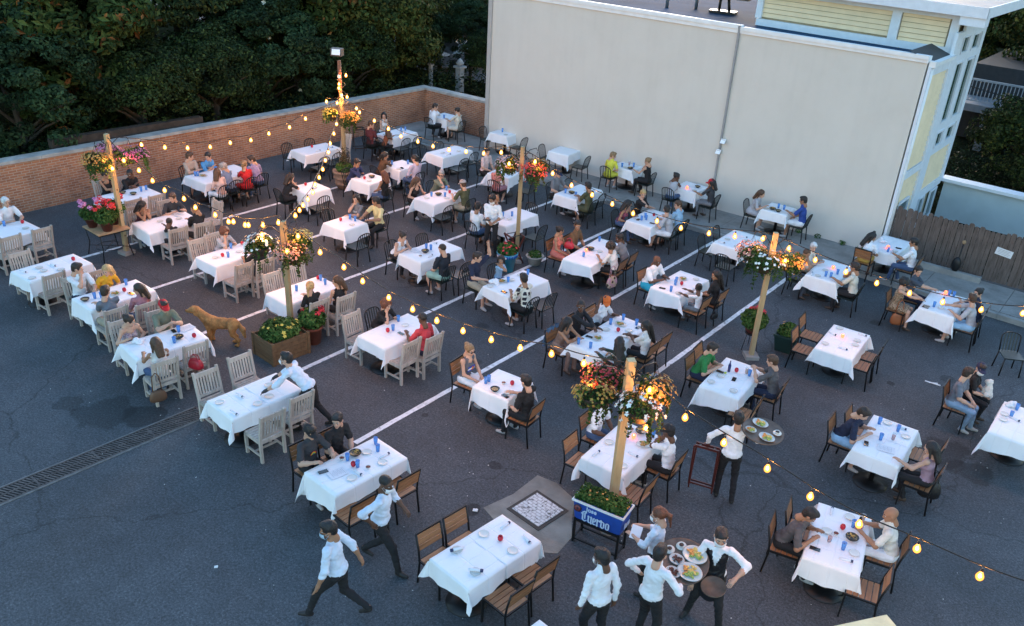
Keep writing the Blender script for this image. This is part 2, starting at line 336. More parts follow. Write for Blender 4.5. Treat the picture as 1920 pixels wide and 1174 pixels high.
def cover_mat():
    m = mat('cover_white', (.6, .62, .63), .6, var=0); t, bs, L = nodes_of(m); tc = t.nodes.new('ShaderNodeTexCoord')
    br = t.nodes.new('ShaderNodeTexBrick'); br.inputs['Scale'].default_value = 1; br.inputs['Brick Width'].default_value = .10; br.inputs['Row Height'].default_value = .06; br.inputs['Mortar Size'].default_value = .008
    br.inputs['Color1'].default_value = (.62, .65, .66, 1); br.inputs['Color2'].default_value = (.56, .59, .60, 1); br.inputs['Mortar'].default_value = (.36, .37, .37, 1); L(tc.outputs['Object'], br.inputs['Vector'])
    n = t.nodes.new('ShaderNodeTexNoise'); n.inputs['Scale'].default_value = 22; L(tc.outputs['Object'], n.inputs['Vector']); r = ramp(t, [(.36, g3(.25)), (.44, g3(1))]); L(n.outputs[0], r.inputs[0])
    x = t.nodes.new('ShaderNodeMix'); x.data_type = 'RGBA'; x.blend_type = 'MULTIPLY'; x.inputs[0].default_value = 1; L(br.outputs[0], x.inputs[6]); L(r.outputs[0], x.inputs[7]); L(x.outputs[2], bs.inputs['Base Color']); return m
b = MB(); b.box((0, 0, .021), (.60, .60, .012)); b.obj('cover_plate', cover_mat(), cv)
# litter specks on the asphalt
b = MB(); rl = random.Random(5)
for i in range(260):
    x, y = rl.uniform(-19, 0), rl.uniform(5, 22); s = rl.uniform(.008, .022)
    b.box((x, y, .006), (s, s * rl.uniform(.5, 1), .006), rz=rl.uniform(0, 3))
tag(b.obj('litter', mat('litter_paper', (.5, .5, .48), .8)), 'tiny pale scraps of litter strewn over the asphalt', 'litter', kind='stuff')
for (x, y, w, l, a, lab) in [(-2.5, 18.15, .035, .32, .1, 'white drinking straw lying on asphalt right of candlelit table'), (-8.95, 19.15, .07, .13, .3, 'folded white napkin lying on asphalt above bald man'), (-9.0, 4.9, .04, .05, .8, 'crumpled white scrap on asphalt left of walking waiters'), (-7.05, 8.36, .06, .08, .5, 'crushed white paper cup at concrete pad corner')]:
    b = MB(); b.box((0, 0, .008), (l, w, .012)); b.box((.01, .004, .016), (l * .6, w * .7, .008), rz=.5); tag(b.obj('paper_scrap', M_white, None, (x, y, .004), a), lab, 'litter')

# ---- brick wall
def wall_block(b, p, q, z0, z1, z1b, t, jut=0):
    p, q = Vector((*p, 0)), Vector((*q, 0)); d = (q - p).normalized(); nn = Vector((-d.y, d.x, 0)) * t / 2; e = d * jut
    vs = []
    for (pt, zt) in ((p - e, z1), (q + e, z1b)):
        for s in (-1, 1):
            vs += [(pt.x + nn.x * s, pt.y + nn.y * s, z0 if jut == 0 else zt - .09), (pt.x + nn.x * s, pt.y + nn.y * s, zt)]
    b.add(vs, [(0, 1, 3, 2), (4, 6, 7, 5), (0, 4, 5, 1), (2, 3, 7, 6), (1, 5, 7, 3), (0, 2, 6, 4)])
bw = thing('brick_wall', 'long brown brick garden wall with stone coping around two sides', 'wall')
b = MB(); wall_block(b, (-24.85, -4), (-24.85, 25.35), -.05, 1.50, 1.30, .3); wall_block(b, (-24.7, 25.36), (-20.4, 25.36), -.05, 1.30, 1.38, .3); b.obj('wall', M_brick, bw)
b = MB()
yy = -4.; k = 0
while yy < 25.4:
    y2 = min(yy + 1.18, 25.53); za = 1.59 - .2 * (yy + 4) / 29.4; zb = 1.59 - .2 * (y2 + 4) / 29.4
    wall_block(b, (-24.85, yy + .004), (-24.85, y2 - .004), 0, za, zb, .40, 1e-6); yy = y2
xx = -24.64
while xx < -20.6:
    x2 = min(xx + 1.1, -20.4); wall_block(b, (xx + .004, 25.36), (x2 - .004, 25.36), 0, 1.39 + .02 * (xx + 24.7), 1.39 + .02 * (x2 + 24.7), .40, 1e-6); xx = x2
b.obj('coping', M_coping, bw)
# low outer brick ledge seen behind the left part of the wall
b = MB(); wall_block(b, (-25.45, 10.8), (-25.45, 15.6), -.05, 1.66, 1.58, .25)
tag(b.obj('brick_ledge', mat('old_brick', (.045, .035, .028), .9, var=.35, vs=5, bump=.5)), 'low dark brick ledge behind the left part of the wall', 'wall')

# ---- grey stucco building
WA = math.atan(.0357); wx0, wy0 = -5.9, 24.64
def wp(s, off, z): # s metres to the left along the wall from its right corner, off metres in front of it
    return (wx0 - s * math.cos(WA) + off * math.sin(WA), wy0 - s * math.sin(WA) - off * math.cos(WA), z)
gb = thing('grey_building', 'wide grey stucco building wall with white roof edge', 'building')
ln = 14.65
b = MB()
p0, p1 = wp(0, 0, 0), wp(ln, 0, 0)
vs = [(p0[0], p0[1], -.05), (p1[0], p1[1], -.05), (p1[0], p1[1] + 12, -.05), (-12, p1[1] + 12, -.05), (-12, 30, -.05), (-6.0, 30, -.05)]
vs2 = [(p0[0], p0[1], 5.5), (p1[0], p1[1], 5.5), (p1[0], p1[1] + 12, 5.5), (-12, p1[1] + 12, 5.5), (-12, 30, 5.5), (-6.0, 30, 5.5)]
b.add(vs + vs2, [(i, (i + 1) % 6, (i + 1) % 6 + 6, i + 6) for i in range(6)]); b.obj('wall', M_stucco, gb)
def slab(s0, s1, o0, o1, z0, z1):
    P = [wp(s0, o0, z0), wp(s1, o0, z0), wp(s1, o1, z0), wp(s0, o1, z0), wp(s0, o0, z1), wp(s1, o0, z1), wp(s1, o1, z1), wp(s0, o1, z1)]
    return P, [(0, 3, 2, 1), (4, 5, 6, 7), (0, 1, 5, 4), (1, 2, 6, 5), (2, 3, 7, 6), (3, 0, 4, 7)]
b = MB(); b.add(*slab(-.02, 5.30, .05, -.30, 5.5, 5.66)); b.add(*slab(5.34, ln + .02, .05, -.30, 5.5, 5.70)); b.add(*slab(-.02, 5.28, .09, .052, 5.59, 5.69)); b.add(*slab(5.36, ln, .09, .052, 5.62, 5.73)); b.obj('roof_edge', M_white, gb)
b = MB(); b.add([(p0[0], p0[1] + .3, 5.45), (p1[0], p1[1] + .3, 5.45), (p1[0], p1[1] + 12, 5.45), (-12, p1[1] + 12, 5.45), (-12, 30, 5.45), (-6.05, 30, 5.45)], [(0, 1, 2, 3, 4, 5)])
b.obj('roof', mat('roof_membrane', (.022, .06, .115), .95, var=.25, vs=.8, spec=.1), gb)
b = MB(); q0, q1 = wp(5.32, .05, 0.05), wp(5.32, .05, 5.72); b.bar(q0, q1, .055, .06, (0, 1, 0))
b.obj('downpipe', mat('pipe_grey', (.27, .275, .28), .6), gb)
for s_, z in ((5.22, 2.32), (5.32, 1.97)):
    f = thing('floodlight', 'upper small white wall floodlight beside grey pipe' if z > 2 else 'lower small white wall floodlight beside grey pipe', 'floodlight', wp(s_, .06, z))
    b = MB(); b.box((0, -.03, 0), (.13, .06, .12)); b.obj('housing', mat('lamp_housing', (.4, .4, .4), .5), f)
    b = MB(); b.box((0, -.072, .01), (.15, .02, .15), rx=R(-35)); b.obj('lens', mat('lamp_lens', (.85, .87, .9), .2, var=0), f)
b = MB(); b.add(*slab(ln - .16, ln, .06, .004, 0, 5.49)); b.obj('corner_trim', mat('corner_trim', (.40, .38, .36), .8, var=.05), gb)
for i, (x, y, z) in enumerate([(-15.5, 27.6, 0), (-14.8, 28.4, 0)]):
    b = MB(); b.tube([(0, 0, 0), (0, 0, .5)], .06, 8); b.tube([(0, 0, .5), (0, 0, .58)], .09, 8)
    tag(b.obj('roof_vent_pipe', mat('vent_pipe', (.08, .09, .11), .6), None, (x, y, 5.45)), ['left', 'right'][i] + ' short dark vent pipe on the grey building roof', 'vent pipe')
eq = thing('roof_equipment', 'metal equipment cradle standing on the flat grey roof', 'roof equipment', (-13.75, 28.4, 5.45), R(15))
b = MB(); b.box((0, 0, .05), (.9, .5, .08)); b.tube([(-.15, 0, .08), (-.15, 0, .5)], .05, 8); b.tube([(.2, 0, .08), (.12, 0, .5)], .05, 8); b.obj('stand', M_black, eq)
b = MB(); b.box((0, 0, .58), (1.7, .7, .16)); b.box((-.6, .1, .7), (.5, .5, .12), rz=.2); b.obj('tray_frame', mat('rust_frame', (.10, .085, .07), .8, var=.4), eq)
b = MB(); b.box((.2, .1, .95), (.8, .6, .5)); b.obj('unit', mat('unit_grey', (.35, .37, .4), .5), eq)

# ---- yellow clapboard building
yb = thing('yellow_building', 'yellow clapboard building with white trim rising behind grey wall', 'building')
M_yel = mat('yellow_siding', (.80, .63, .41), .7, var=.06, vs=3); M_trim = mat('blue_white_trim', (.66, .70, .76), .6, var=.05)
def siding(b, axis, fixed, a0_, a1_, z0, z1, step=.15):
    z = z0
    while z < z1 - .01:
        zt = min(z + step, z1) - .016
        if axis == 'x': vs = [(a0_, fixed - .040, z), (a1_, fixed - .040, z), (a1_, fixed - .004, zt), (a0_, fixed - .006, zt), (a0_, fixed, z), (a1_, fixed, z)]
        else: vs = [(fixed + .040, a0_, z), (fixed + .040, a1_, z), (fixed + .004, a1_, zt), (fixed + .004, a0_, zt), (fixed, a0_, z), (fixed, a1_, z)]
        b.add(vs, [(0, 1, 2, 3), (4, 5, 1, 0)]); z = zt + .016
b = MB(); b.box((-8.9, 28.55, 6.0), (5.9, 3.1, 1.1)); b.box((-6.05, 27.5, 2.75), (.36, 5.14, 5.3)); b.obj('wall', mat('siding_shade_backing', (.36, .30, .20), .9), yb)  # backing coloured dark so the board gaps read as lap shadow lines
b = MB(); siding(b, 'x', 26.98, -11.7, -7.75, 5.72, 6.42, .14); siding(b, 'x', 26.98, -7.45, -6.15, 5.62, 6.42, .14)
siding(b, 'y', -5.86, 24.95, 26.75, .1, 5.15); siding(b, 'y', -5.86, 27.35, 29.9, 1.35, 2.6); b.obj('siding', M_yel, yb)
b = MB()
b.box((-8.85, 26.93, 5.56), (6.0, .1, .2)); b.box((-8.85, 26.93, 6.50), (6.0, .1, .18)); b.box((-7.6, 26.92, 6.03), (.26, .1, .76)); b.box((-11.8, 26.92, 6.05), (.2, .1, .75)); b.box((-5.98, 26.92, 6.02), (.22, .1, .78))
for (y0, y1, z0, z1) in [(24.66, 25.0, .1, 5.4), (26.65, 27.4, .1, 6.1), (29.72, 30.1, 1.2, 6.1), (25.0, 26.65, 2.25, 2.48), (25.0, 26.65, 5.15, 5.4), (27.4, 29.72, 5.92, 6.35), (27.4, 29.72, 5.22, 5.44), (27.4, 29.72, 3.2, 3.45), (27.4, 29.72, 2.5, 2.72), (28.24, 28.64, 2.72, 5.92), (27.4, 29.9, 1.12, 1.38)]:
    b.box((-5.82, (y0 + y1) / 2, (z0 + z1) / 2), (.07 + .002 * (z1 - z0), y1 - y0, z1 - z0))
b.obj('trim', M_trim, yb)
for (y0, y1, z0, z1) in [(27.52, 28.2, 5.46, 5.93), (28.68, 29.45, 5.46, 5.91), (27.45, 28.2, 3.47, 5.2), (28.7, 29.48, 3.46, 5.18), (27.5, 28.22, 2.73, 3.18), (28.68, 29.5, 2.73, 3.17), (27.6, 28.15, .1, 1.1), (28.9, 29.6, .1, 1.05), (25.3, 26.2, .3, 1.5)]:
    b = MB(); b.box((-5.83, (y0 + y1) / 2, (z0 + z1) / 2), (.03, y1 - y0, z1 - z0)); w = b.obj('window', mat('green_glass', (.03, .075, .06), .1, var=.2, vs=1.2, spec=.9), yb)
    b = MB()
    for (ya, yb_, za, zb) in [(y0 - .02, y0 + .02, z0, z1), (y1 - .02, y1 + .02, z0, z1), (y0, y1, z0 - .03, z0 + .03), (y0, y1, z1 - .03, z1 + .03)]: b.box((-5.795, (ya + yb_) / 2, (za + zb) / 2), (.055, yb_ - ya + .002, zb - za))
    b.obj('frame', M_trim, w)
b = MB(); b.box((-8.9, 30.5, 6.78), (7.4, 8.0, .12)); b.obj('roof', mat('slate_roof', (.16, .19, .22), .7, var=.2, vs=1), yb)
b = MB(); b.box((-8.9, 30.5, 6.66), (7.3, 7.9, .14)); b.box((-8.9, 26.5, 6.70), (7.5, .06, .28)); b.box((-5.18, 30.5, 6.70), (.06, 8.1, .28)); b.box((-5.5, 26.75, 6.45), (.66, .45, .24)); b.obj('eaves', M_trim, yb)
b = MB(); b.box((-5.79, 25.75, 5.46), (.16, 2.1, .1)); b.tube([(-5.78, 24.78, 5.42), (-5.78, 24.76, .3)], .055, 8); b.box((-5.78, 24.78, 5.47), (.17, .18, .16)); b.obj('gutter', M_white, yb)
b = MB(); b.add([(-6.45, 24.75, 5.72), (-5.86, 24.75, 5.50), (-5.86, 26.8, 5.50), (-6.45, 26.8, 5.72)], [(0, 1, 2, 3)]); b.obj('roof_flashing', mat('shingle', (.05, .055, .06), .7), yb)
# ---- pale blue wall behind the fence
b = MB(); b.box((.6, 30.2, .55), (12.6, .3, 1.3)); bl = thing('blue_wall', 'smooth pale blue rendered wall behind the wooden fence', 'wall')
b.obj('wall', mat('blue_render', (.44, .50, .52), .85, var=.12, vs=1), bl)
b = MB(); b.box((.6, 30.15, 1.24), (12.8, .5, .1)); b.obj('coping', M_trim, bl)
# ---- wooden fence, boards with uneven tops
fn = thing('wooden_fence', 'weathered dark plank fence with uneven rounded board tops', 'fence')
b = MB(); rf = random.Random(4); x = -5.82
while x < 4.5:
    w = rf.uniform(.115, .15); h = 1.55 + rf.uniform(-.06, .05); t = rf.uniform(-.012, .012)
    y = 24.82 + .0357 * (x + 6) + rf.uniform(-.008, .008)
    vs = []
    for yy in (y - .011, y + .011): vs += [(x + t, yy, .14), (x + w + t, yy, .14), (x + w, yy, h - .04), (x + w * .78, yy, h), (x + w * .25, yy, h + .005), (x, yy, h - .035)]
    b.add(vs, [(0, 1, 2, 3, 4, 5), (11, 10, 9, 8, 7, 6)] + [(i, i + 6, (i + 1) % 6 + 6, (i + 1) % 6) for i in range(6)]); x += w + rf.uniform(.004, .014)
def fence_mat():
    m = wood_mat('fence_wood', (.045, .033, .028), (.135, .105, .092), 2, 22, .9); return m
b.obj('boards', fence_mat(), fn)
b = MB()
for z in (.45, 1.25): b.box((-.6, 24.90 + .19, z), (10.6, .04, .09), rz=.0357)
b.obj('rail', fence_mat(), fn)
b = MB(); b.box((-4.5, 24.55, .2), (2.9, .14, .16), rz=.0357); b.obj('sill', M_conc, fn)
nb = thing('notice_board', 'blank-looking white paper notice pinned to the wooden fence', 'notice', (-2.75, 24.90, 1.02), .0357 + .03)
b = MB(); b.box((0, 0, 0), (.42, .008, .2), ry=R(7)); b.obj('sheet', mat('notice_paper', (.62, .63, .65), .7, var=.03), nb)
b = MB()
for i in range(4): b.box((-.01 * (i % 2), -.0065, .06 - .038 * i), (.32 - .05 * (i % 2), .003, .008), ry=R(7))
b.obj('faint_lines', mat('notice_ink', (.3, .3, .32), .8), nb)
tc_ = thing('torch_stake', 'dark iron torch stake with pale top leaning at the fence', 'garden torch', (-3.75, 24.55, .12))
b = MB(); b.tube([(0, 0, 0), (.02, .05, .95)], .018, 6); b.obj('stake', M_black, tc_)
b = MB(); b.ball((.0, .0, .35), (.12, .08, .22), 10, 7); b.obj('iron_scroll', M_black, tc_)
b = MB(); b.ball((.02, .05, 1.0), (.05, .04, .06), 10, 7); b.obj('torch_head', mat('tan_clay', (.3, .2, .11), .8), tc_)

# ---- weeds at foot of grey wall
rng = np.random.default_rng(12)
M_weed = leaf_mat('weed_leaf', (.03, .09, .02), (.06, .15, .03), (.1, .2, .05))
for i, s_ in enumerate([2.35, 1.75, 1.0, .45]):
    P, N = weathered_ball(rng, 60, (0, 0, .07), (.1, .07, .07)); o = link('weed', leaves('weed', P, N, .06, [M_weed]), None, wp(s_, .1, .11))
    tag(o, ['leftmost', 'second from left', 'third from left', 'rightmost'][i] + ' small green weed sprouting at foot of grey wall', 'weed', 'weeds along the grey wall')

# ---------------------------------------------------------------- trees beyond the wall
TRI = [(.012, .028, .012), (.03, .06, .02), (.055, .095, .032)]
M_bark = wood_mat('bark', (.03, .024, .018), (.075, .06, .045), 2, 9, .95)
M_lf = {'dark': leaf_mat('leaf_dark', (0.008, 0.016, 0.007), (0.017, 0.032, 0.011), (0.043, 0.067, 0.024)),
        'mid': leaf_mat('leaf_mid', (0.011, 0.024, 0.007), (0.027, 0.048, 0.012), (0.068, 0.091, 0.024)),
        'olive': leaf_mat('leaf_olive', (0.020, 0.025, 0.005), (0.043, 0.051, 0.011), (0.096, 0.087, 0.020)),
        'blue': leaf_mat('leaf_blue', (0.008, 0.019, 0.009), (0.017, 0.038, 0.016), (0.043, 0.071, 0.029))}
M_rustleaf = leaf_mat('leaf_rust', (.10, .04, .012), (.16, .065, .02), (.20, .10, .03))
def crown(seed, R3, nclump, per, size, mats, fr=.0, cs=(.28, .6), aspect=.5, zoff=0., flat=.62):
    rng = np.random.default_rng(seed); P = []; N = []
    for i in range(nclump):
        d = rng.normal(size=3); d /= np.linalg.norm(d); d[2] = abs(d[2]) if rng.random() < .7 else d[2]
        q = d * rng.uniform(.45, 1.0) ** .5 * np.array(R3); r = rng.uniform(*cs)
        a, n_ = weathered_ball(rng, int(per * r / .4), q, (r, r, r * flat), .45); n_ = n_ + d * .6
        P.append(a); N.append(n_)
    P = np.concatenate(P); N = np.concatenate(N); P[:, 2] += zoff
    mi = (rng.random(len(P)) < fr).astype(int)
    return leaves('crown', P, N, size, mats, mi, rng, aspect)
PROTO = {
    'magnolia': crown(1, (2.3, 2.3, 3.3), 150, 130, .25, [M_lf['mid'], M_rustleaf], .06, (.35, .7), .45),
    'cedar': crown(2, (2.8, 2.8, 2.7), 90, 250, .13, [M_lf['dark'], M_lf['olive']], .25, (.45, .95), .5, flat=.26),
    'laurel': crown(3, (2.5, 2.5, 2.5), 210, 150, .15, [M_lf['blue']], 0, (.22, .5), .5),
    'oak': crown(4, (3.0, 3.0, 2.5), 190, 140, .18, [M_lf['olive'], M_lf['mid']], .4, (.4, .8), .6),
    'hedge': crown(5, (2.0, 1.7, 1.8), 200, 130, .12, [M_lf['dark'], M_lf['mid']], .35, (.2, .42), .5)}
def trunk_mesh(h, r, seed):
    b = MB(); rr = random.Random(seed); b.tube([(0, 0, 0), (.06, .03, h * .4), (.02, .1, h * .8)], r, 9, r * .45)
    for i in range(7):
        a = rr.uniform(0, 6.28); z = h * rr.uniform(.35, .75); l = rr.uniform(.8, 1.9)
        b.tube([(.05, .05, z), (math.cos(a) * l * .5, math.sin(a) * l * .5, z + l * .45), (math.cos(a) * l, math.sin(a) * l, z + l * .7)], r * .38, 6, r * .1)
    return b
TR = [ # kind x y trunkheight scale label
    ('magnolia', -28.6, 13.2, 3.0, 1.15, 'big magnolia with rust-backed leaves at top left corner', .9),
    ('laurel', -27.6, 11.0, 1.7, 1.0, 'dense dark laurel behind the brick wall at left edge', 1),
    ('hedge', -26.9, 14.4, 1.2, 1.0, 'rounded evergreen bush behind wall right of leftmost post', 1),
    ('hedge', -27.2, 17.3, 1.2, 1.05, 'rounded evergreen bush behind the middle of brick wall', 1),
    ('cedar', -30.6, 17.2, 3.0, 1.1, 'layered grey-green cedar between the two magnolias', 1),
    ('laurel', -28.0, 20.2, 1.5, .95, 'blue-green laurel below the blossoming magnolia', 1),
    ('magnolia', -29.2, 22.4, 3.2, 1.1, 'magnolia with scattered white blossoms behind the wall', .95),
    ('oak', -29.0, 26.0, 2.2, 1.05, 'olive green bushy tree right of the tall floodlight pole', 1),
    ('hedge', -27.3, 23.6, 1.1, .95, 'dark clipped bush behind wall near tall floodlight pole', 1),
    ('laurel', -30.8, 29.6, 1.6, 1.0, 'dark green laurel behind the brick wall corner', 1),
    ('oak', -34.2, 26.2, 3.8, 1.15, 'tall olive tree behind the blossoming magnolia', 1),
    ('cedar', -34.5, 20.6, 4.2, 1.2, 'tall shadowy cedar at top centre left behind others', 1),
    ('oak', -34.6, 12.4, 3.4, 1.25, 'broad dark tree at far top left behind magnolia', 1),
    ('cedar', -39.5, 30.5, 3.6, 1.2, 'distant dark cedar left of the parked cars', 1),
    ('laurel', -30.3, 7.6, 1.8, 1.1, 'dark laurel at the left picture edge', 1),
    ('oak', -38.0, 46.0, 4.2, 1.1, 'leafy street tree overhanging the distant parked cars', 1),
    ('laurel', -31.5, 42.0, 3.2, 1.0, 'street tree between distant cars and grey building', 1),
    ('cedar', -45.5, 40.0, 4.0, 1.4, 'far dark tree beyond the road at top centre', 1),
    ('oak', -50, 52, 3, 1.6, 'far olive tree across the road near dark house', 1),
    ('laurel', -47, 20, 3, 1.8, 'farthest dark laurel mass at top left', 1),
    ('cedar', -43, 11, 3.4, 1.6, 'farthest cedar mass at top left corner', 1),
    ('hedge', -4.2, 35.6, .6, 1.15, 'round dark shrub behind the pale blue wall', 1),
    ('laurel', -1.2, 36.0, .6, 1.0, 'dark laurel shrub at right edge behind blue wall', 1),
    ('oak', -4.6, 47.5, 3.6, 1.2, 'dark tree above the balcony at top right', 1),
    ('cedar', .5, 46, 3.6, 1.3, 'dark cedar at the top right corner', 1),
    ('laurel', -28.6, 32.3, 1.5, .55, 'small dark tree right of the white turned posts', 1),
    ('hedge', -26.3, 31.4, .5, .8, 'low dark bush behind wall against the grey building', 1),
    ('oak', -31.6, 33.3, 2.0, .8, 'leafy tree hiding the pale parked car', 1),
    ('hedge', -2.8, 33.2, .3, .9, 'dark mounded shrub just behind the pale blue wall', 1),
    ('laurel', .8, 33.8, .3, .9, 'dark shrub just behind blue wall at right edge', 1),
    ('cedar', -4.9, 52.5, 3.4, 1.3, 'tall dark tree filling the sky above the balcony', 1),
    ('cedar', -6.5, 60, 1.0, 2.0, 'broad dark conifer mass far behind balcony house', 1),
    ('laurel', -1.5, 58, 1.0, 2.2, 'huge dark laurel far behind balcony house', 1),
    ('oak', 4.0, 60, 1.0, 2.2, 'big dark tree far off at top right corner', 1),
    ('oak', -9.0, 58, 3.4, 1.5, 'distant dark tree right of the yellow building roof', 1)]
rt = random.Random(9)
for i, (kd, x, y, th_, sc, lab, zs) in enumerate(TR):
    t = thing('shrub' if kd == 'hedge' else {'magnolia': 'magnolia_tree', 'cedar': 'cedar_tree', 'laurel': 'laurel_tree', 'oak': 'broadleaf_tree'}[kd], lab, 'shrub' if kd == 'hedge' else 'tree', (x, y, -.06), rt.uniform(0, 6.28), 'trees and bushes beyond the walls')
    trunk_mesh(th_ + 1.2, .17 * sc, i).obj('trunk', M_bark, t)
    c = link('crown', PROTO[kd], t, (0, 0, th_ + 1.0)); c.scale = (sc, sc, sc * zs)
    if i in (0, 6):
        rng = np.random.default_rng(40 + i)
        for k in range(30 if i == 6 else 9):
            d = rng.normal(size=3) * .8 + np.array([1.0, -.75, .45]); d /= np.linalg.norm(d)
            b = MB(); q = Vector(d * np.array((2.75, 2.75, 3.5)) * sc + np.array((0, 0, th_ + 1.0)))
            nrm = Vector(d); qt = nrm.to_track_quat('Z', 'Y').to_matrix().to_4x4()
            for a in range(7):
                an = a * 6.283 / 7; M = Matrix.Translation(q) @ qt @ Matrix.Rotation(an, 4, 'Z') @ Matrix.Translation((.05, 0, .02)) @ Matrix.Rotation(-.6, 4, 'Y')
                b.ball((0, 0, 0), (.06, .032, .008), 7, 4, M) if False else b.add([M @ Vector(v) for v in ((-.05, 0, 0), (0, -.035, .01), (.07, 0, .03), (0, .035, .01))], [(0, 1, 2, 3)])
            b.obj('blossom', mat('blossom_white', (.75, .74, .62), .6), t)
# undergrowth behind the wall
rng = np.random.default_rng(77); n = 26000
P = np.stack([rng.uniform(-32, -25.3, n), rng.uniform(4, 31, n), rng.uniform(0, 1.3, n) ** 1.3], 1)
o = link('undergrowth', leaves('undergrowth', P, np.tile([0, 0, 1.], (n, 1)), .16, [M_lf['dark'], M_lf['olive']], (rng.random(n) < .25).astype(int), rng), None, (0, 0, 0))
tag(o, 'dark tangled undergrowth behind the brick wall', 'undergrowth', kind='stuff')
n = 12000; P = np.stack([rng.uniform(-9, 6, n), rng.uniform(30.6, 39, n), rng.uniform(0, .7, n)], 1)
o = link('undergrowth', leaves('undergrowth2', P, np.tile([0, 0, 1.], (n, 1)), .14, [M_lf['dark']], None, rng), None, (0, 0, 0))
tag(o, 'dark ground cover behind the pale blue wall', 'ground cover', kind='stuff')
# street, cars and house beyond the corner
sheet('road', [(-70, 30), (-27, 33), (-20, 37), (-20, 42), (-40, 46), (-80, 44)], -.03, mat('far_road', (.07, .075, .085), .8, var=.2, vs=1))
def car(name, label, loc, rz, col, mname):
    t = thing(name, label, 'car', loc, rz); b = MB()
    prof = [(-2.1, .35), (-2.15, .75), (-1.5, .88), (-.95, 1.36), (.45, 1.4), (1.15, .95), (2.05, .8), (2.15, .4)]
    vs = []
    for (w, inset) in ((.85, 0), (-.85, 0)):
        for (x, z) in prof: vs.append((x, w * (.82 if z > 1.2 else 1), z))
    n = len(prof); b.add(vs, [tuple(range(n)), tuple(range(2 * n - 1, n - 1, -1))] + [(i, i + n, (i + 1) % n + n, (i + 1) % n) for i in range(n)])
    b.obj('body', mat(mname, col, .25, metal=.3, var=0), t)
    b = MB()
    for s in (1, -1): b.add([(-1.3, .84 * s, .92), (-.85, .74 * s, 1.3), (.4, .74 * s, 1.33), (.95, .84 * s, .95)], [(0, 1, 2, 3)] if s < 0 else [(3, 2, 1, 0)])
    b.add([(1.13, -.7, .97), (1.13, .7, .97), (.48, .62, 1.39), (.48, -.62, 1.39)], [(0, 1, 2, 3)]); b.obj('windows', M_glassdk, t)
    for x in (-1.35, 1.35):
        for s in (-1, 1):
            b = MB(); b.tube([(x, s * .78, .32), (x, s * .9, .32)], .32, 16); b.obj('wheel', mat('tyre', (.015, .015, .015), .8), t)
    return t
car('parked_car', 'dark sedan parked beyond the trees at top centre', (-37.2, 41.0, 0), R(40), (.02, .025, .035), 'car_dark')
car('parked_car', 'pale silver car half hidden by foliage near the brick corner', (-31.2, 35.0, 0), R(75), (.16, .17, .19), 'car_silver')
car('parked_car', 'silver car glimpsed through leaves behind the tall pole', (-37.0, 31.6, 0), R(35), (.14, .15, .17), 'car_grey')
hs = thing('dark_house', 'dark house front with steps beyond the road at top centre', 'house', (-41.5, 47.5, 0), R(-50))
b = MB(); b.box((0, 2, 2), (16, 4, 4)); b.obj('wall', mat('house_brick', (.07, .055, .05), .9, var=.3), hs)
for i in range(6):
    b = MB(); b.box((-6 + 2.3 * i, -.02, 1.3), (.8, .05, 1.5)); b.obj('window', mat('dim_window', (.12, .14, .16), .3), hs)
b = MB()
for i in range(5): b.box((1.2, -.4 - .3 * i, .9 - .2 * i), (1.8, .32, .2))
b.obj('steps', mat('steps', (.2, .17, .14), .9), hs)
# white fence posts behind the corner
for i, (x, y) in enumerate([(-27.3, 28.2), (-26.2, 28.9)]):
    t = thing('garden_post', ['thin left', 'wider right'][i] + ' white turned post behind the brick wall corner', 'post', (x, y, 0)); w = .16 if i == 0 else .34
    b = MB(); b.box((0, 0, .75), (w * .8, w * .8, 1.5)); b.obj('post', mat('old_white', (.30, .32, .33), .8), t)
    b = MB(); b.box((0, 0, 1.53), (w * 1.25, w * 1.25, .08)); b.lathe([(w * .3, 1.57), (w * .55, 1.7), (w * .2, 1.85), (0.01, 1.9)], 12); b.obj('cap', mat('old_white', (.30, .32, .33), .8), t)
pf = thing('picket_fence', 'short white picket fence behind wall beside grey building', 'fence', (-22.9, 27.9, 0))
b = MB()
for i in range(12): b.box((i * .13, 0, .62), (.06, .03, 1.25))
b.obj('pickets', mat('picket_grey', (.3, .33, .35), .7), pf); b = MB(); b.box((.7, .03, 1.0), (1.6, .03, .08)); b.obj('rail', mat('picket_grey', (.3, .33, .35), .7), pf)
# balcony house at right
bh = thing('balcony_house', 'grey house with railed white balcony at right edge', 'house', (-2.2, 41.5, 0))
b = MB(); b.box((0, 4, 1.6), (12, 6, 3.2)); b.obj('wall', mat('house_grey', (.018, .022, .026), .9, var=.2), bh)
b = MB(); b.box((0, 0, 1.7), (12, 2.2, .3)); b.obj('balcony_floor', mat('deck_grey', (.15, .17, .19), .8), bh)
b = MB(); b.box((0, -1.05, 2.85), (12, .07, .08)); b.box((0, -1.05, 2.0), (12, .05, .06))
for i in range(80): b.box((-5.95 + i * .15, -1.05, 2.4), (.035, .03, .85))
b.obj('railing', mat('rail_grey', (.25, .28, .31), .7), bh)
for x in (-4.6, -1.6, 1.6):
    b = MB(); b.box((x, -1.0, .8), (.28, .28, 1.6)); b.obj('column', mat('deck_grey', (.15, .17, .19), .8), bh)
b = MB(); b.box((-3.2, .98, .8), (2.2, .05, 1.5)); b.obj('window', M_glassdk, bh)
for k, (z, xa) in enumerate([(2.25, -9.2)]):
    b = MB(); b.tube([(-8, 37, 3.2), (-4, 37, 2.75), (2, 37, 2.9)], .02, 5); tag(b.obj('overhead_wire', M_black), 'thin dark wire crossing before the balcony', 'wire')
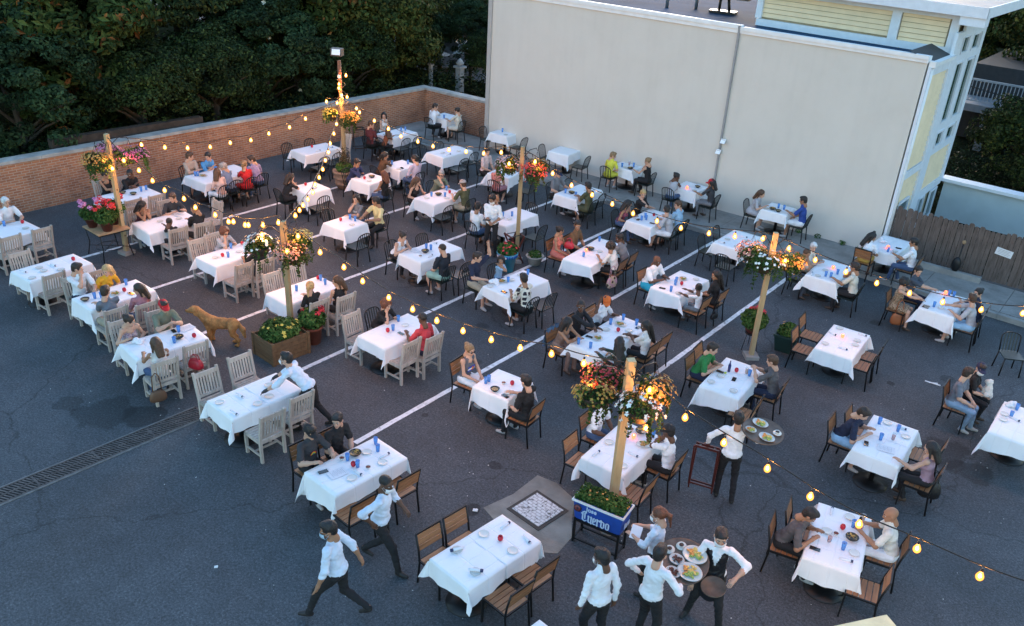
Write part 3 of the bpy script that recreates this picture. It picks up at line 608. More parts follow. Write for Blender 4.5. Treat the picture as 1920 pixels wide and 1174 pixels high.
# ---------------------------------------------------------------- tables and seats: real positions on the ground, metres
TABLES={1: (-5.8, 7.15, -6, 0.8, 1.4, 0), 2: (-8.6, 7.25, -4, 0.8, 1.4, 0), 3: (-11.42, 7.41, -3, 0.8, 1.4, 0), 4: (-14.26, 7.4, -7, 0.8, 1.4, 0), 5: (-16.8, 7.79, -1, 0.8, 1.4, 0), 6: (-18.99, 7.56, 2, 0.8, 1.4, 0), 7: (-21.73, 7.74, 3, 0.95, 1.4, 0), 8: (-22.21, 11.19, 1, 0.95, 1.4, 0), 9: (-19.78, 10.84, -5, 0.95, 1.4, 0), 10: (-16.99, 10.8, 1, 0.8, 1.4, 0), 11: (-14.22, 10.72, -3, 0.8, 1.4, 0), 12: (-11.41, 10.83, 0, 0.8, 1.4, 0), 13: (-22.24, 14.05, 2, 1.0, 1.7, 0), 14: (-22.48, 17.82, -2, 0.8, 1.4, 0), 15: (-19.55, 15.2, -3, 0.8, 0.82, 0), 16: (-19.03, 17.06, 2, 0.8, 0.82, 0), 17: (-19.41, 18.71, -2, 0.8, 0.82, 0), 18: (-22.22, 21.23, 1, 0.8, 1.25, 0), 19: (-22.45, 24.01, 3, 0.8, 0.82, 0.12), 20: (-19.45, 21.02, -2, 0.8, 1.4, 0), 21: (-19.52, 24.04, 2, 0.8, 0.82, 0.12), 22: (-16.52, 17.51, 0, 0.8, 1.4, 0), 23: (-16.72, 20.66, 9, 0.8, 0.82, 0), 24: (-14.03, 17.71, 0, 0.8, 1.4, 0), 25: (-16.69, 23.84, 6, 0.8, 0.82, 0.12), 26: (-14.23, 24.1, 1, 0.8, 0.85, 0.12), 27: (-13.99, 20.91, 1, 0.8, 1.4, 0), 28: (-11.66, 23.74, 0, 0.8, 0.85, 0.12), 29: (-8.8, 23.95, 2, 0.8, 0.85, 0.12), 30: (-11.24, 20.62, 2, 0.8, 1.4, 0), 31: (-8.67, 20.95, 1, 0.8, 1.4, 0), 32: (-10.93, 17.33, 5, 0.8, 1.85, 0), 33: (-8.36, 17.22, -1, 0.8, 1.4, 0), 34: (-8.11, 13.8, 0, 0.8, 1.85, 0), 35: (-5.39, 14.03, 5, 0.8, 1.4, 0), 36: (-4.31, 17.15, 4, 0.8, 1.4, 0), 37: (-3.21, 20.91, 2, 0.8, 1.4, 0), 38: (-5.35, 23.51, -1, 0.8, 1.4, 0.12), 39: (-5.98, 20.75, 3, 0.8, 1.4, 0), 40: (-0.62, 16.3, 0, 0.8, 1.4, 0), 41: (-2.37, 13.99, 3, 0.8, 1.4, 0), 42: (-2.07, 10.85, 12, 0.8, 1.4, 0), 43: (-5.72, 10.58, 3, 0.8, 1.4, 0), 44: (-8.48, 10.72, 5, 0.8, 0.82, 0), 45: (-13.87, 14.35, -2, 0.8, 1.4, 0), 46: (-11.15, 14.39, -3, 0.8, 1.4, 0), 47: (-16.72, 14.07, 1, 0.8, 0.82, 0)}
PEOPLE=[
(7, -22.5, 8.19, 3, 0.27, 15, 'L', 'short', 'white', 'white', 's', 'pants', 'navy', 'tab', '', 'white-haired man in open white short-sleeved shirt near the brick wall'),
(5, -17.54, 7.46, -1, 0.34, 10, 'L', 'short', 'darkbrown', 'white', 's', 'pants', 'navy', 'chin', '', 'dark-haired young man in white tee beside woman in yellow'),
(5, -17.46, 7.95, -1, 0.27, 33, 'L', 'long', 'blonde', 'yellow', 's', 'pants', 'navy', 'lap', 'fem', 'blonde woman in mustard yellow top turning to her neighbour'),
(5, -16.08, 7.3, 179, 0.33, 10, 'L', 'short', 'darkbrown', 'slate', 's', 'shorts', 'khaki', 'tab', '', 'man in slate blue tee and khaki shorts seen from behind'),
(5, -15.89, 7.85, 179, 0.5, 3, 'L', 'long', 'darkbrown', 'pink', 's', 'pants', 'denim', 'tab', 'fem', 'woman with straight dark brown hair in dusty pink top, seen from behind'),
(4, -14.98, 7.08, -7, 0.27, 30, 'L', 'bun', 'darkbrown', 'floral', '0', 'pants', 'denim', 'tab', 'fem', 'woman in strapless floral top with brown hair pulled back'),
(4, -14.89, 7.78, -7, 0.27, 20, 'L', 'short', 'darkbrown', 'sage', 's', 'shorts', 'khaki', 'phone', 'cap:red', 'man in red baseball cap and sage green tee'),
(4, -13.57, 6.87, 173, 0.35, 9, 'M', 'long', 'brown', 'offwhite', 'n', 'pants', 'denim', 'tab', 'fem', 'woman with very long brown hair seen from behind in teak chair'),
(8, -23.0, 11.02, 1, 0.32, 9, 'M', 'bun', 'black', 'black', 'n', 'pants', 'black', 'tab', 'fem', 'woman in black tank top behind the geranium stand'),
(8, -22.96, 11.58, 1, 0.27, 35, 'D', 'buzz', 'black', 'black', 's', 'pants', 'black', 'tab', 'print:bar', 'man in black tee with pale lettering at table by brick wall'),
(9, -20.55, 10.58, -5, 0.27, 38, 'M', 'long', 'black', 'maroon', 'n', 'pants', 'denim', 'chin2', 'fem', 'woman with long black hair in maroon top, hands clasped'),
(9, -20.48, 11.37, -5, 0.27, 30, 'L', 'short', 'brown', 'charcoal', 's', 'pants', 'black', 'tab', 'print:bar', 'man in dark charcoal tee with slanted pale lettering'),
(9, -19.06, 10.55, 175, 0.27, 32, 'D', 'buzz', 'black', 'black', 's', 'pants', 'black', 'tab', 'child', 'small child in black tee with back to camera'),
(9, -19.0, 11.21, 175, 0.27, 13, 'M', 'buzz', 'darkbrown', 'black', 's', 'pants', 'black', 'tab', '', 'man in plain black tee hunched over table, seen from behind'),
(10, -17.66, 10.98, 1, 0.27, 38, 'L', 'curly', 'auburn', 'greylight', 's', 'pants', 'denim', 'chin', 'fem,glasses', 'curly auburn-haired woman in dark sunglasses and pale grey top'),
(10, -16.09, 10.88, -179, 0.5, 3, 'M', 'long', 'black', 'black', 's', 'pants', 'black', 'reach', '', 'person with dark hair in black tee behind hanging basket of white flowers'),
(11, -13.54, 10.37, 177, 0.29, 9, 'L', 'pony', 'blonde', 'black', 's', 'pants', 'black', 'tab', 'fem', 'woman with blonde ponytail in black tee seen from behind'),
(11, -13.36, 10.95, 177, 0.44, 9, 'L', 'long', 'brown', 'black', 'n', 'pants', 'black', 'tab', 'fem', 'woman with long brown hair and bare arms seen from behind'),
(12, -12.08, 11.01, 0, 0.27, 36, 'L', 'curly', 'auburn', 'black', 's', 'pants', 'black', 'chin', 'fem', 'woman in black top half hidden behind string bulb'),
(12, -10.74, 10.93, -180, 0.27, 13, 'D', 'buzz', 'black', 'coral', 's', 'pants', 'navy', 'tab', '', 'man in coral red tee with his back half turned'),
(13, -22.99, 13.55, 2, 0.27, 14, 'L', 'short', 'brown', 'beige', 's', 'shorts', 'khaki', 'tab', '', 'man in beige tee at left end of party by brick wall'),
(13, -23.01, 14.05, 2, 0.27, 38, 'L', 'short', 'darkbrown', 'skyblue', 's', 'pants', 'navy', 'tab', '', 'man in bright blue shirt looking down, by brick wall'),
(13, -21.28, 13.36, -178, 0.43, 9, 'L', 'long', 'brown', 'blush', 's', 'pants', 'white', 'tab', 'fem', 'woman in pale blush top at big brick-wall party, back to camera'),
(13, -21.39, 14.32, -178, 0.36, 9, 'L', 'pony', 'darkblonde', 'red', 's', 'shorts', 'red', 'tab', 'fem', 'woman in red shirt at big brick-wall party, back to camera'),
(13, -21.5, 14.8, -178, 0.27, 29, 'L', 'short', 'darkbrown', 'lavender', 's', 'pants', 'denim', 'tab', '', 'man in lavender shirt at right end of party by brick wall'),
(13, -21.46, 13.82, -178, 0.27, 38, 'L', 'short', 'grey', 'bluegrey', 's', 'pants', 'navy', 'tab', '', 'grey-haired man in blue behind the woman in red'),
(15, -19.78, 14.53, 87, 0.27, 38, 'L', 'long', 'darkbrown', 'black', 's', 'pants', 'black', 'chin', 'fem', 'lone woman in black top resting her head on her hand'),
(16, -19.7, 16.96, 2, 0.27, 35, 'M', 'short', 'black', 'suit', 'l', 'pants', 'navy', 'chin', '', 'man in navy suit jacket and pink shirt'),
(16, -18.12, 16.72, -178, 0.5, 3, 'M', 'long', 'auburn', 'black', 'n', 'pants', 'denim', 'tab', 'fem', 'woman with long reddish hair in sleeveless black top'),
(17, -19.62, 18.04, 88, 0.27, 38, 'M', 'long', 'black', 'brown', 'l', 'pants', 'navy', 'chin', 'fem', 'woman in brown long-sleeved blouse resting chin on hand'),
(17, -18.52, 18.4, 178, 0.5, 3, 'L', 'short', 'black', 'lilac', 'l', 'pants', 'denim', 'tab', '', 'man in pale lilac shirt and jeans leaning on table'),
(18, -23.07, 21.42, 1, 0.44, 9, 'L', 'long', 'black', 'offwhite', 'n', 'pants', 'black', 'lap', 'fem', 'long dark-haired woman in cream sleeveless top before brick wall'),
(18, -22.29, 20.11, 91, 0.5, 6, 'L', 'short', 'brown', 'maroon', 's', 'pants', 'black', 'tab', '', 'person in maroon tee behind a glowing string bulb'),
(18, -21.85, 20.34, 91, 0.27, 31, 'M', 'long', 'brown', 'rust', 's', 'pants', 'black', 'tab', 'fem,child', 'child in rust top between string bulbs near brick wall'),
(19, -22.45, 23.33, 93, 0.27, 21, 'L', 'short', 'darkbrown', 'white', 'l', 'pants', 'black', 'chin', '', 'person in white long-sleeved shirt in the brick corner'),
(19, -21.58, 23.69, -177, 0.46, 9, 'L', 'bun', 'darkbrown', 'cream', 's', 'skirt', 'cream', 'chin', 'fem', 'woman in loose cream dress at the brick corner table'),
(22, -17.19, 17.09, 0, 0.27, 22, 'L', 'long', 'brown', 'black', 'n', 'pants', 'black', 'tab', 'fem', 'woman with long brown hair in black tank top'),
(22, -17.19, 18.05, 0, 0.27, 27, 'L', 'short', 'grey', 'sage', 's', 'pants', 'khaki', 'chin', 'glasses', 'grey-haired man in glasses and sage green tee'),
(22, -15.85, 17.77, 180, 0.27, 15, 'L', 'short', 'brown', 'olive', 's', 'shorts', 'khaki', 'tab', 'cap:grey', 'man in grey cap and olive tee with back turned'),
(23, -17.57, 20.76, 9, 0.43, 10, 'L', 'short', 'darkbrown', 'blush', 's', 'pants', 'black', 'tab', '', 'man in pale pink shirt left of red flower basket'),
(23, -16.28, 19.81, 99, 0.5, 3, 'L', 'short', 'brown', 'salmon', 's', 'shorts', 'pink', 'tab', 'fem', 'person in pink shorts half hidden behind the red flower basket'),
(24, -14.34, 16.64, 90, 0.37, 9, 'M', 'short', 'black', 'white', 's', 'shorts', 'denim', 'lap', '', 'seated man in white tee beside the standing waiter'),
(24, -14.7, 17.61, 0, 0.27, 38, 'L', 'bun', 'strawberry', 'nude', 'n', 'pants', 'black', 'chin2', 'fem', 'red-blonde woman with hands at her mouth, facing camera'),
(26, -14.51, 23.4, 91, 0.27, 24, 'L', 'short', 'darkblonde', 'lemon', 's', 'skirt', 'lemon', 'tab', 'fem', 'woman in bright lemon yellow dress by the grey wall'),
(26, -13.33, 23.75, -179, 0.5, 9, 'L', 'bun', 'darkblonde', 'black', 'n', 'pants', 'black', 'chin', 'fem', 'woman in black with hair up beside the grey wall'),
(27, -14.66, 20.7, 1, 0.27, 10, 'L', 'short', 'brown', 'greymid', 's', 'pants', 'black', 'tab', 'cap:navy', 'man in navy cap and grey tee at kerbside table'),
(27, -13.31, 20.38, -179, 0.28, 9, 'M', 'short', 'black', 'olive', 's', 'shorts', 'olive', 'tab', '', 'man in olive tee and shorts with string bulb before him'),
(28, -11.95, 23.05, 90, 0.27, 30, 'D', 'bun', 'black', 'greylight', 'n', 'pants', 'denim', 'chin2', 'fem', 'woman in grey tank top resting chin on both hands'),
(28, -10.82, 23.36, 180, 0.45, 10, 'M', 'long', 'black', 'charcoal', 's', 'pants', 'greymid', 'chin', 'fem,cap:red', 'long-haired diner in red cap and charcoal tee'),
(29, -9.47, 23.7, 2, 0.27, 26, 'L', 'long', 'brown', 'greylight', 's', 'skirt', 'greylight', 'tab', 'fem', 'woman with long brown hair in pale grey dress by the wall'),
(29, -8.07, 23.84, -178, 0.33, 10, 'M', 'short', 'black', 'royal', 's', 'shorts', 'white', 'tab', '', 'man in royal blue polo and white shorts'),
(30, -11.89, 20.15, 2, 0.27, 24, 'M', 'long', 'black', 'floral2', 'n', 'pants', 'denim', 'tab', 'fem', 'woman with dark hair in red floral top seen from behind'),
(30, -11.92, 21.07, 2, 0.27, 17, 'L', 'short', 'blonde', 'black', 's', 'pants', 'black', 'chin', '', 'blond man in black tee resting face on hand'),
(30, -10.56, 20.45, -178, 0.27, 21, 'L', 'short', 'black', 'greylight', 's', 'shorts', 'white', 'tab', '', 'dark-haired man in pale grey tee and white shorts'),
(30, -10.58, 20.98, -178, 0.27, 13, 'L', 'short', 'brown', 'paleblue', 's', 'shorts', 'khaki', 'tab', '', 'man in pale blue tee seen from behind, brown hair'),
(32, -11.8, 16.96, 5, 0.5, 8, 'M', 'bun', 'black', 'coralp', 'n', 'skirt', 'coralp', 'lap', 'fem', 'woman in coral dress with dark hair in a bun'),
(32, -11.66, 17.51, 5, 0.32, 9, 'M', 'short', 'black', 'brownt', 's', 'pants', 'black', 'lap', '', 'man in brown tee with dark hair beside coral dress'),
(32, -10.24, 17.14, -175, 0.27, 23, 'M', 'curly', 'darkbrown', 'offwhite', 's', 'pants', 'black', 'tab', 'fem', 'dark curly-haired woman in off-white tee seen from behind'),
(32, -10.29, 17.72, -175, 0.27, 28, 'D', 'short', 'black', 'greymid', 's', 'pants', 'black', 'tab', '', 'person in grey tee behind the curly-haired woman in white'),
(33, -9.04, 17.01, -1, 0.27, 18, 'D', 'bald', 'black', 'white', 's', 'shorts', 'turquoise', 'tab', 'big', 'large bald man in white tee and turquoise shorts'),
(33, -7.56, 17.38, 179, 0.4, 9, 'M', 'longb', 'black', 'black', 's', 'pants', 'black', 'tab', 'fem', 'woman with waist-length black hair in black tee'),
(33, -7.65, 16.7, 179, 0.32, 9, 'D', 'bun', 'black', 'white', 's', 'pants', 'greymid', 'reach', 'child', 'child with hair puffs in white tee reaching across table'),
(34, -8.78, 12.99, 0, 0.27, 23, 'M', 'long', 'black', 'taupe', 'n', 'pants', 'taupe', 'cross', 'fem', 'woman in taupe strap top with long black hair, arms folded'),
(34, -8.85, 13.68, 0, 0.34, 10, 'D', 'buzz', 'black', 'blackj', 'l', 'pants', 'black', 'cross', '', 'man in black track jacket with white piping, arms folded'),
(34, -8.78, 14.41, 0, 0.27, 24, 'D', 'long', 'black', 'whitev', 's', 'pants', 'black', 'wave2', 'fem,cap:orange', 'person in orange cap and white tee raising a hand'),
(34, -7.4, 13.95, 180, 0.31, 9, 'D', 'longb', 'black', 'offwhite', 's', 'pants', 'black', 'tab', 'fem', 'person with long braids over white top seen from side'),
(34, -7.4, 12.97, 180, 0.31, 9, 'D', 'longb', 'black', 'darkgreen', 'l', 'pants', 'black', 'tab', 'fem', 'woman with long black hair in dark green jacket'),
(35, -6.07, 14.05, 5, 0.27, 25, 'L', 'short', 'darkbrown', 'green', 's', 'pants', 'navy', 'tab', '', 'man in bright green polo shirt leaning over his phone'),
(35, -4.75, 14.39, -175, 0.27, 14, 'L', 'short', 'brown', 'greydark', 's', 'pants', 'navy', 'phone', '', 'man in dark grey tee photographing with his phone'),
(37, -4.08, 20.39, 2, 0.49, 10, 'L', 'curly', 'black', 'leopard', 'n', 'skirt', 'leopard', 'cross', 'fem', 'curly dark-haired woman in leopard print dress'),
(37, -4.02, 21.25, 2, 0.4, 9, 'L', 'short', 'black', 'slatedark', 's', 'pants', 'navy', 'reach', '', 'man in dark slate tee reaching across table near fence'),
(37, -2.54, 21.08, -178, 0.27, 13, 'L', 'bun', 'black', 'navy', 's', 'pants', 'navy', 'cross', 'fem', 'woman in navy patterned top and black head wrap, looking left'),
(37, -2.53, 20.51, -178, 0.27, 14, 'L', 'short', 'brown', 'greylight', 's', 'shorts', 'paleblue', 'reach', '', 'man in pale grey tee seen from behind near fence'),
(38, -5.66, 22.54, 89, 0.27, 31, 'M', 'longbun', 'black', 'white', 's', 'shorts', 'gold', 'tab', 'fem', 'woman in white top and gold shorts, long hair with topknot'),
(38, -4.62, 22.84, 179, 0.34, 9, 'M', 'short', 'black', 'white', 's', 'pants', 'denim', 'tab', '', 'bearded man in white tee and jeans before wooden fence'),
(39, -6.66, 20.96, 3, 0.27, 18, 'L', 'short', 'white', 'cream', 's', 'pants', 'khaki', 'tab', 'fem', 'silver-haired woman in cream top at kerbside table'),
(39, -6.63, 20.31, 3, 0.27, 21, 'M', 'buzz', 'brown', 'pattern', 's', 'pants', 'slatedark', 'chin2', '', 'man in patterned beige camp shirt, hands at his face'),
(39, -5.26, 20.27, -177, 0.3, 9, 'M', 'short', 'darkbrown', 'cream', 's', 'pants', 'black', 'chin', '', 'person in cream tee with crossbody strap seen from behind'),
(40, -1.76, 16.66, 0, 0.74, 9, 'L', 'short', 'darkbrown', 'slate', 's', 'pants', 'lightdenim', 'lap', '', 'man in slate tee and light jeans at right edge'),
(40, -1.61, 17.14, 0, 0.59, 9, 'L', 'short', 'darkbrown', 'black', 's', 'pants', 'black', 'dog', 'fem,cap:navy,mask', 'woman in navy cap and lowered white mask holding small white dog'),
(41, -3.04, 13.86, 3, 0.27, 29, 'L', 'short', 'darkbrown', 'navy', 's', 'shorts', 'paleblue', 'tab', 'leanf', 'man in navy polo bent low over the table'),
(41, -1.59, 13.57, -177, 0.36, 9, 'L', 'long', 'black', 'mauve', 'n', 'pants', 'black', 'tab', 'fem', 'woman in mauve sleeveless blouse with long black hair'),
(42, -2.68, 10.49, 12, 0.27, 31, 'M', 'short', 'black', 'greydark', 's', 'pants', 'black', 'tab', 'leanf', 'person in dark grey tee leaning low over front-right table'),
(42, -1.48, 11.29, -168, 0.27, 15, 'M', 'bald', 'black', 'vest', 's', 'pants', 'white', 'tab', '', 'bald man in white vest over grey patterned sleeves'),
(43, -6.41, 10.88, 3, 0.27, 13, 'D', 'buzz', 'black', 'white', 's', 'pants', 'denim', 'lap', '', 'person in white tee with head behind the big flower basket'),
(43, -5.07, 10.88, -177, 0.27, 10, 'D', 'short', 'black', 'white', 's', 'pants', 'black', 'chin2', 'cap:black', 'man in black cap and white tee covering his face'),
(44, -9.31, 10.69, 5, 0.44, 10, 'L', 'bun', 'darkblonde', 'greymidt', 'n', 'shorts', 'white', 'lap', 'fem,glasses,print:flag', 'woman in glasses and grey tank top with flag print'),
(44, -7.77, 10.48, -175, 0.28, 9, 'L', 'short', 'black', 'black', 's', 'pants', 'black', 'tab', '', 'person in black tee with short black hair, back to camera'),
(45, -14.56, 13.89, -2, 0.27, 38, 'L', 'bun', 'darkbrown', 'white', 'n', 'pants', 'black', 'tab', 'fem', 'woman in white halter top reading a menu'),
(45, -12.99, 13.81, 178, 0.5, 6, 'L', 'buzz', 'darkbrown', 'blackn', 's', 'shorts', 'mint', 'tab', '', 'man in black tee and mint shorts, seen from behind'),
(46, -12.07, 14.05, -3, 0.5, 8, 'L', 'short', 'darkbrown', 'navy', 's', 'shorts', 'khaki', 'wave', '', 'smiling man in navy tee waving a raised hand'),
(46, -11.82, 14.65, -3, 0.28, 9, 'M', 'long', 'black', 'paleblue', 's', 'pants', 'denim', 'chin2', 'fem,child', 'girl with long black hair in pale blue sleeveless top'),
(46, -10.51, 13.9, 177, 0.27, 14, 'M', 'short', 'black', 'patternbw', 's', 'shorts', 'black', 'chin', '', 'person in black and white block-print shirt seen from behind'),
(47, -17.03, 14.74, -89, 0.27, 10, 'L', 'longc', 'darkbrown', 'greymid', 's', 'pants', 'denim', 'chin', 'fem,print:bar', 'woman with long wavy brown hair in grey tee, hand raised'),
(47, -16.44, 14.92, -89, 0.44, 9, 'M', 'short', 'black', 'paleyellow', 's', 'pants', 'black', 'reach', '', 'man in pale yellow shirt reaching across table'),
(2, -9.31, 6.93, -4, 0.29, 10, 'L', 'short', 'darkbrown', 'charcoal', 's', 'pants', 'black', 'menu', 'cap:black,print:rainbow', 'man in black cap and charcoal tee with rainbow print'),
(2, -9.26, 7.43, -4, 0.27, 11, 'L', 'short', 'black', 'black', 's', 'pants', 'black', 'lap', '', 'man in black V-neck tee beside the rainbow-tee man')]
CHAIRS=[(7, -21.18, 8.25, -177, 't'),
(7, -21.15, 7.52, -177, 't'),
(6, -19.52, 7.27, 2, 't'),
(6, -18.48, 7.22, -178, 't'),
(4, -13.71, 7.58, 173, 't'),
(3, -12.16, 7.11, -3, 't'),
(3, -12.2, 7.85, -3, 't'),
(3, -10.77, 7.09, 177, 't'),
(3, -10.88, 7.79, 177, 't'),
(8, -21.6, 10.8, -179, 't'),
(8, -21.54, 11.44, -179, 't'),
(9, -19.85, 12.06, -95, 't'),
(10, -17.58, 10.48, 1, 't'),
(10, -16.21, 10.39, -179, 't'),
(11, -14.81, 10.52, -3, 't'),
(11, -14.8, 11.16, -3, 't'),
(12, -12.06, 10.44, 0, 't'),
(12, -10.9, 10.46, -180, 't'),
(14, -23.01, 17.24, -2, 'b'),
(14, -22.97, 18.15, -2, 'b'),
(14, -21.6, 17.22, 178, 'b'),
(14, -21.69, 17.84, 178, 'b'),
(14, -22.74, 19.06, -92, 't'),
(15, -18.76, 14.83, 177, 'b'),
(18, -21.5, 20.71, -179, 'b'),
(18, -21.43, 21.2, -179, 'b'),
(20, -19.97, 20.48, -2, 'b'),
(20, -19.94, 21.3, -2, 'b'),
(20, -18.6, 20.52, 178, 'b'),
(20, -18.87, 21.32, 178, 'b'),
(21, -20.03, 23.7, 2, 'b'),
(21, -18.63, 23.71, -178, 'b'),
(22, -15.87, 16.86, 180, 'b'),
(23, -15.67, 20.47, -171, 'b'),
(24, -14.13, 18.51, -90, 'b'),
(24, -13.1, 17.61, 180, 'b'),
(25, -17.16, 23.54, 6, 'b'),
(25, -15.81, 23.57, -174, 'b'),
(27, -14.5, 21.45, 1, 'b'),
(27, -13.48, 21.04, -179, 'b'),
(31, -9.16, 20.29, 1, 'b'),
(31, -9.17, 21.19, 1, 'b'),
(31, -8.35, 19.7, 91, 'b'),
(34, -7.42, 14.45, 180, 'w'),
(35, -6.15, 14.55, 5, 'w'),
(35, -4.84, 13.43, -175, 'w'),
(36, -5.1, 17.5, 4, 'w'),
(36, -4.96, 16.75, 4, 'w'),
(36, -3.82, 17.46, -176, 'w'),
(36, -3.79, 16.94, -176, 'w'),
(41, -2.9, 14.34, 3, 'w'),
(41, -1.76, 14.42, -177, 'w'),
(42, -2.63, 10.99, 12, 'w'),
(42, -1.46, 10.39, -168, 'w'),
(43, -6.2, 10.11, 3, 'w'),
(43, -5.09, 9.97, -177, 'w'),
(45, -14.35, 14.78, -2, 'b'),
(45, -12.88, 14.3, 178, 'b'),
(46, -10.36, 14.37, 177, 'b'),
(47, -17.31, 14.21, 1, 'b'),
(47, -15.88, 13.72, -179, 'b'),
(1, -6.34, 6.81, -6, 'w'),
(1, -6.29, 7.31, -6, 'w'),
(1, -5.18, 6.86, 174, 'w'),
(1, -5.2, 7.44, 174, 'w'),
(2, -7.98, 7.53, 176, 'w'),
(2, -8.05, 6.66, 176, 'w')]
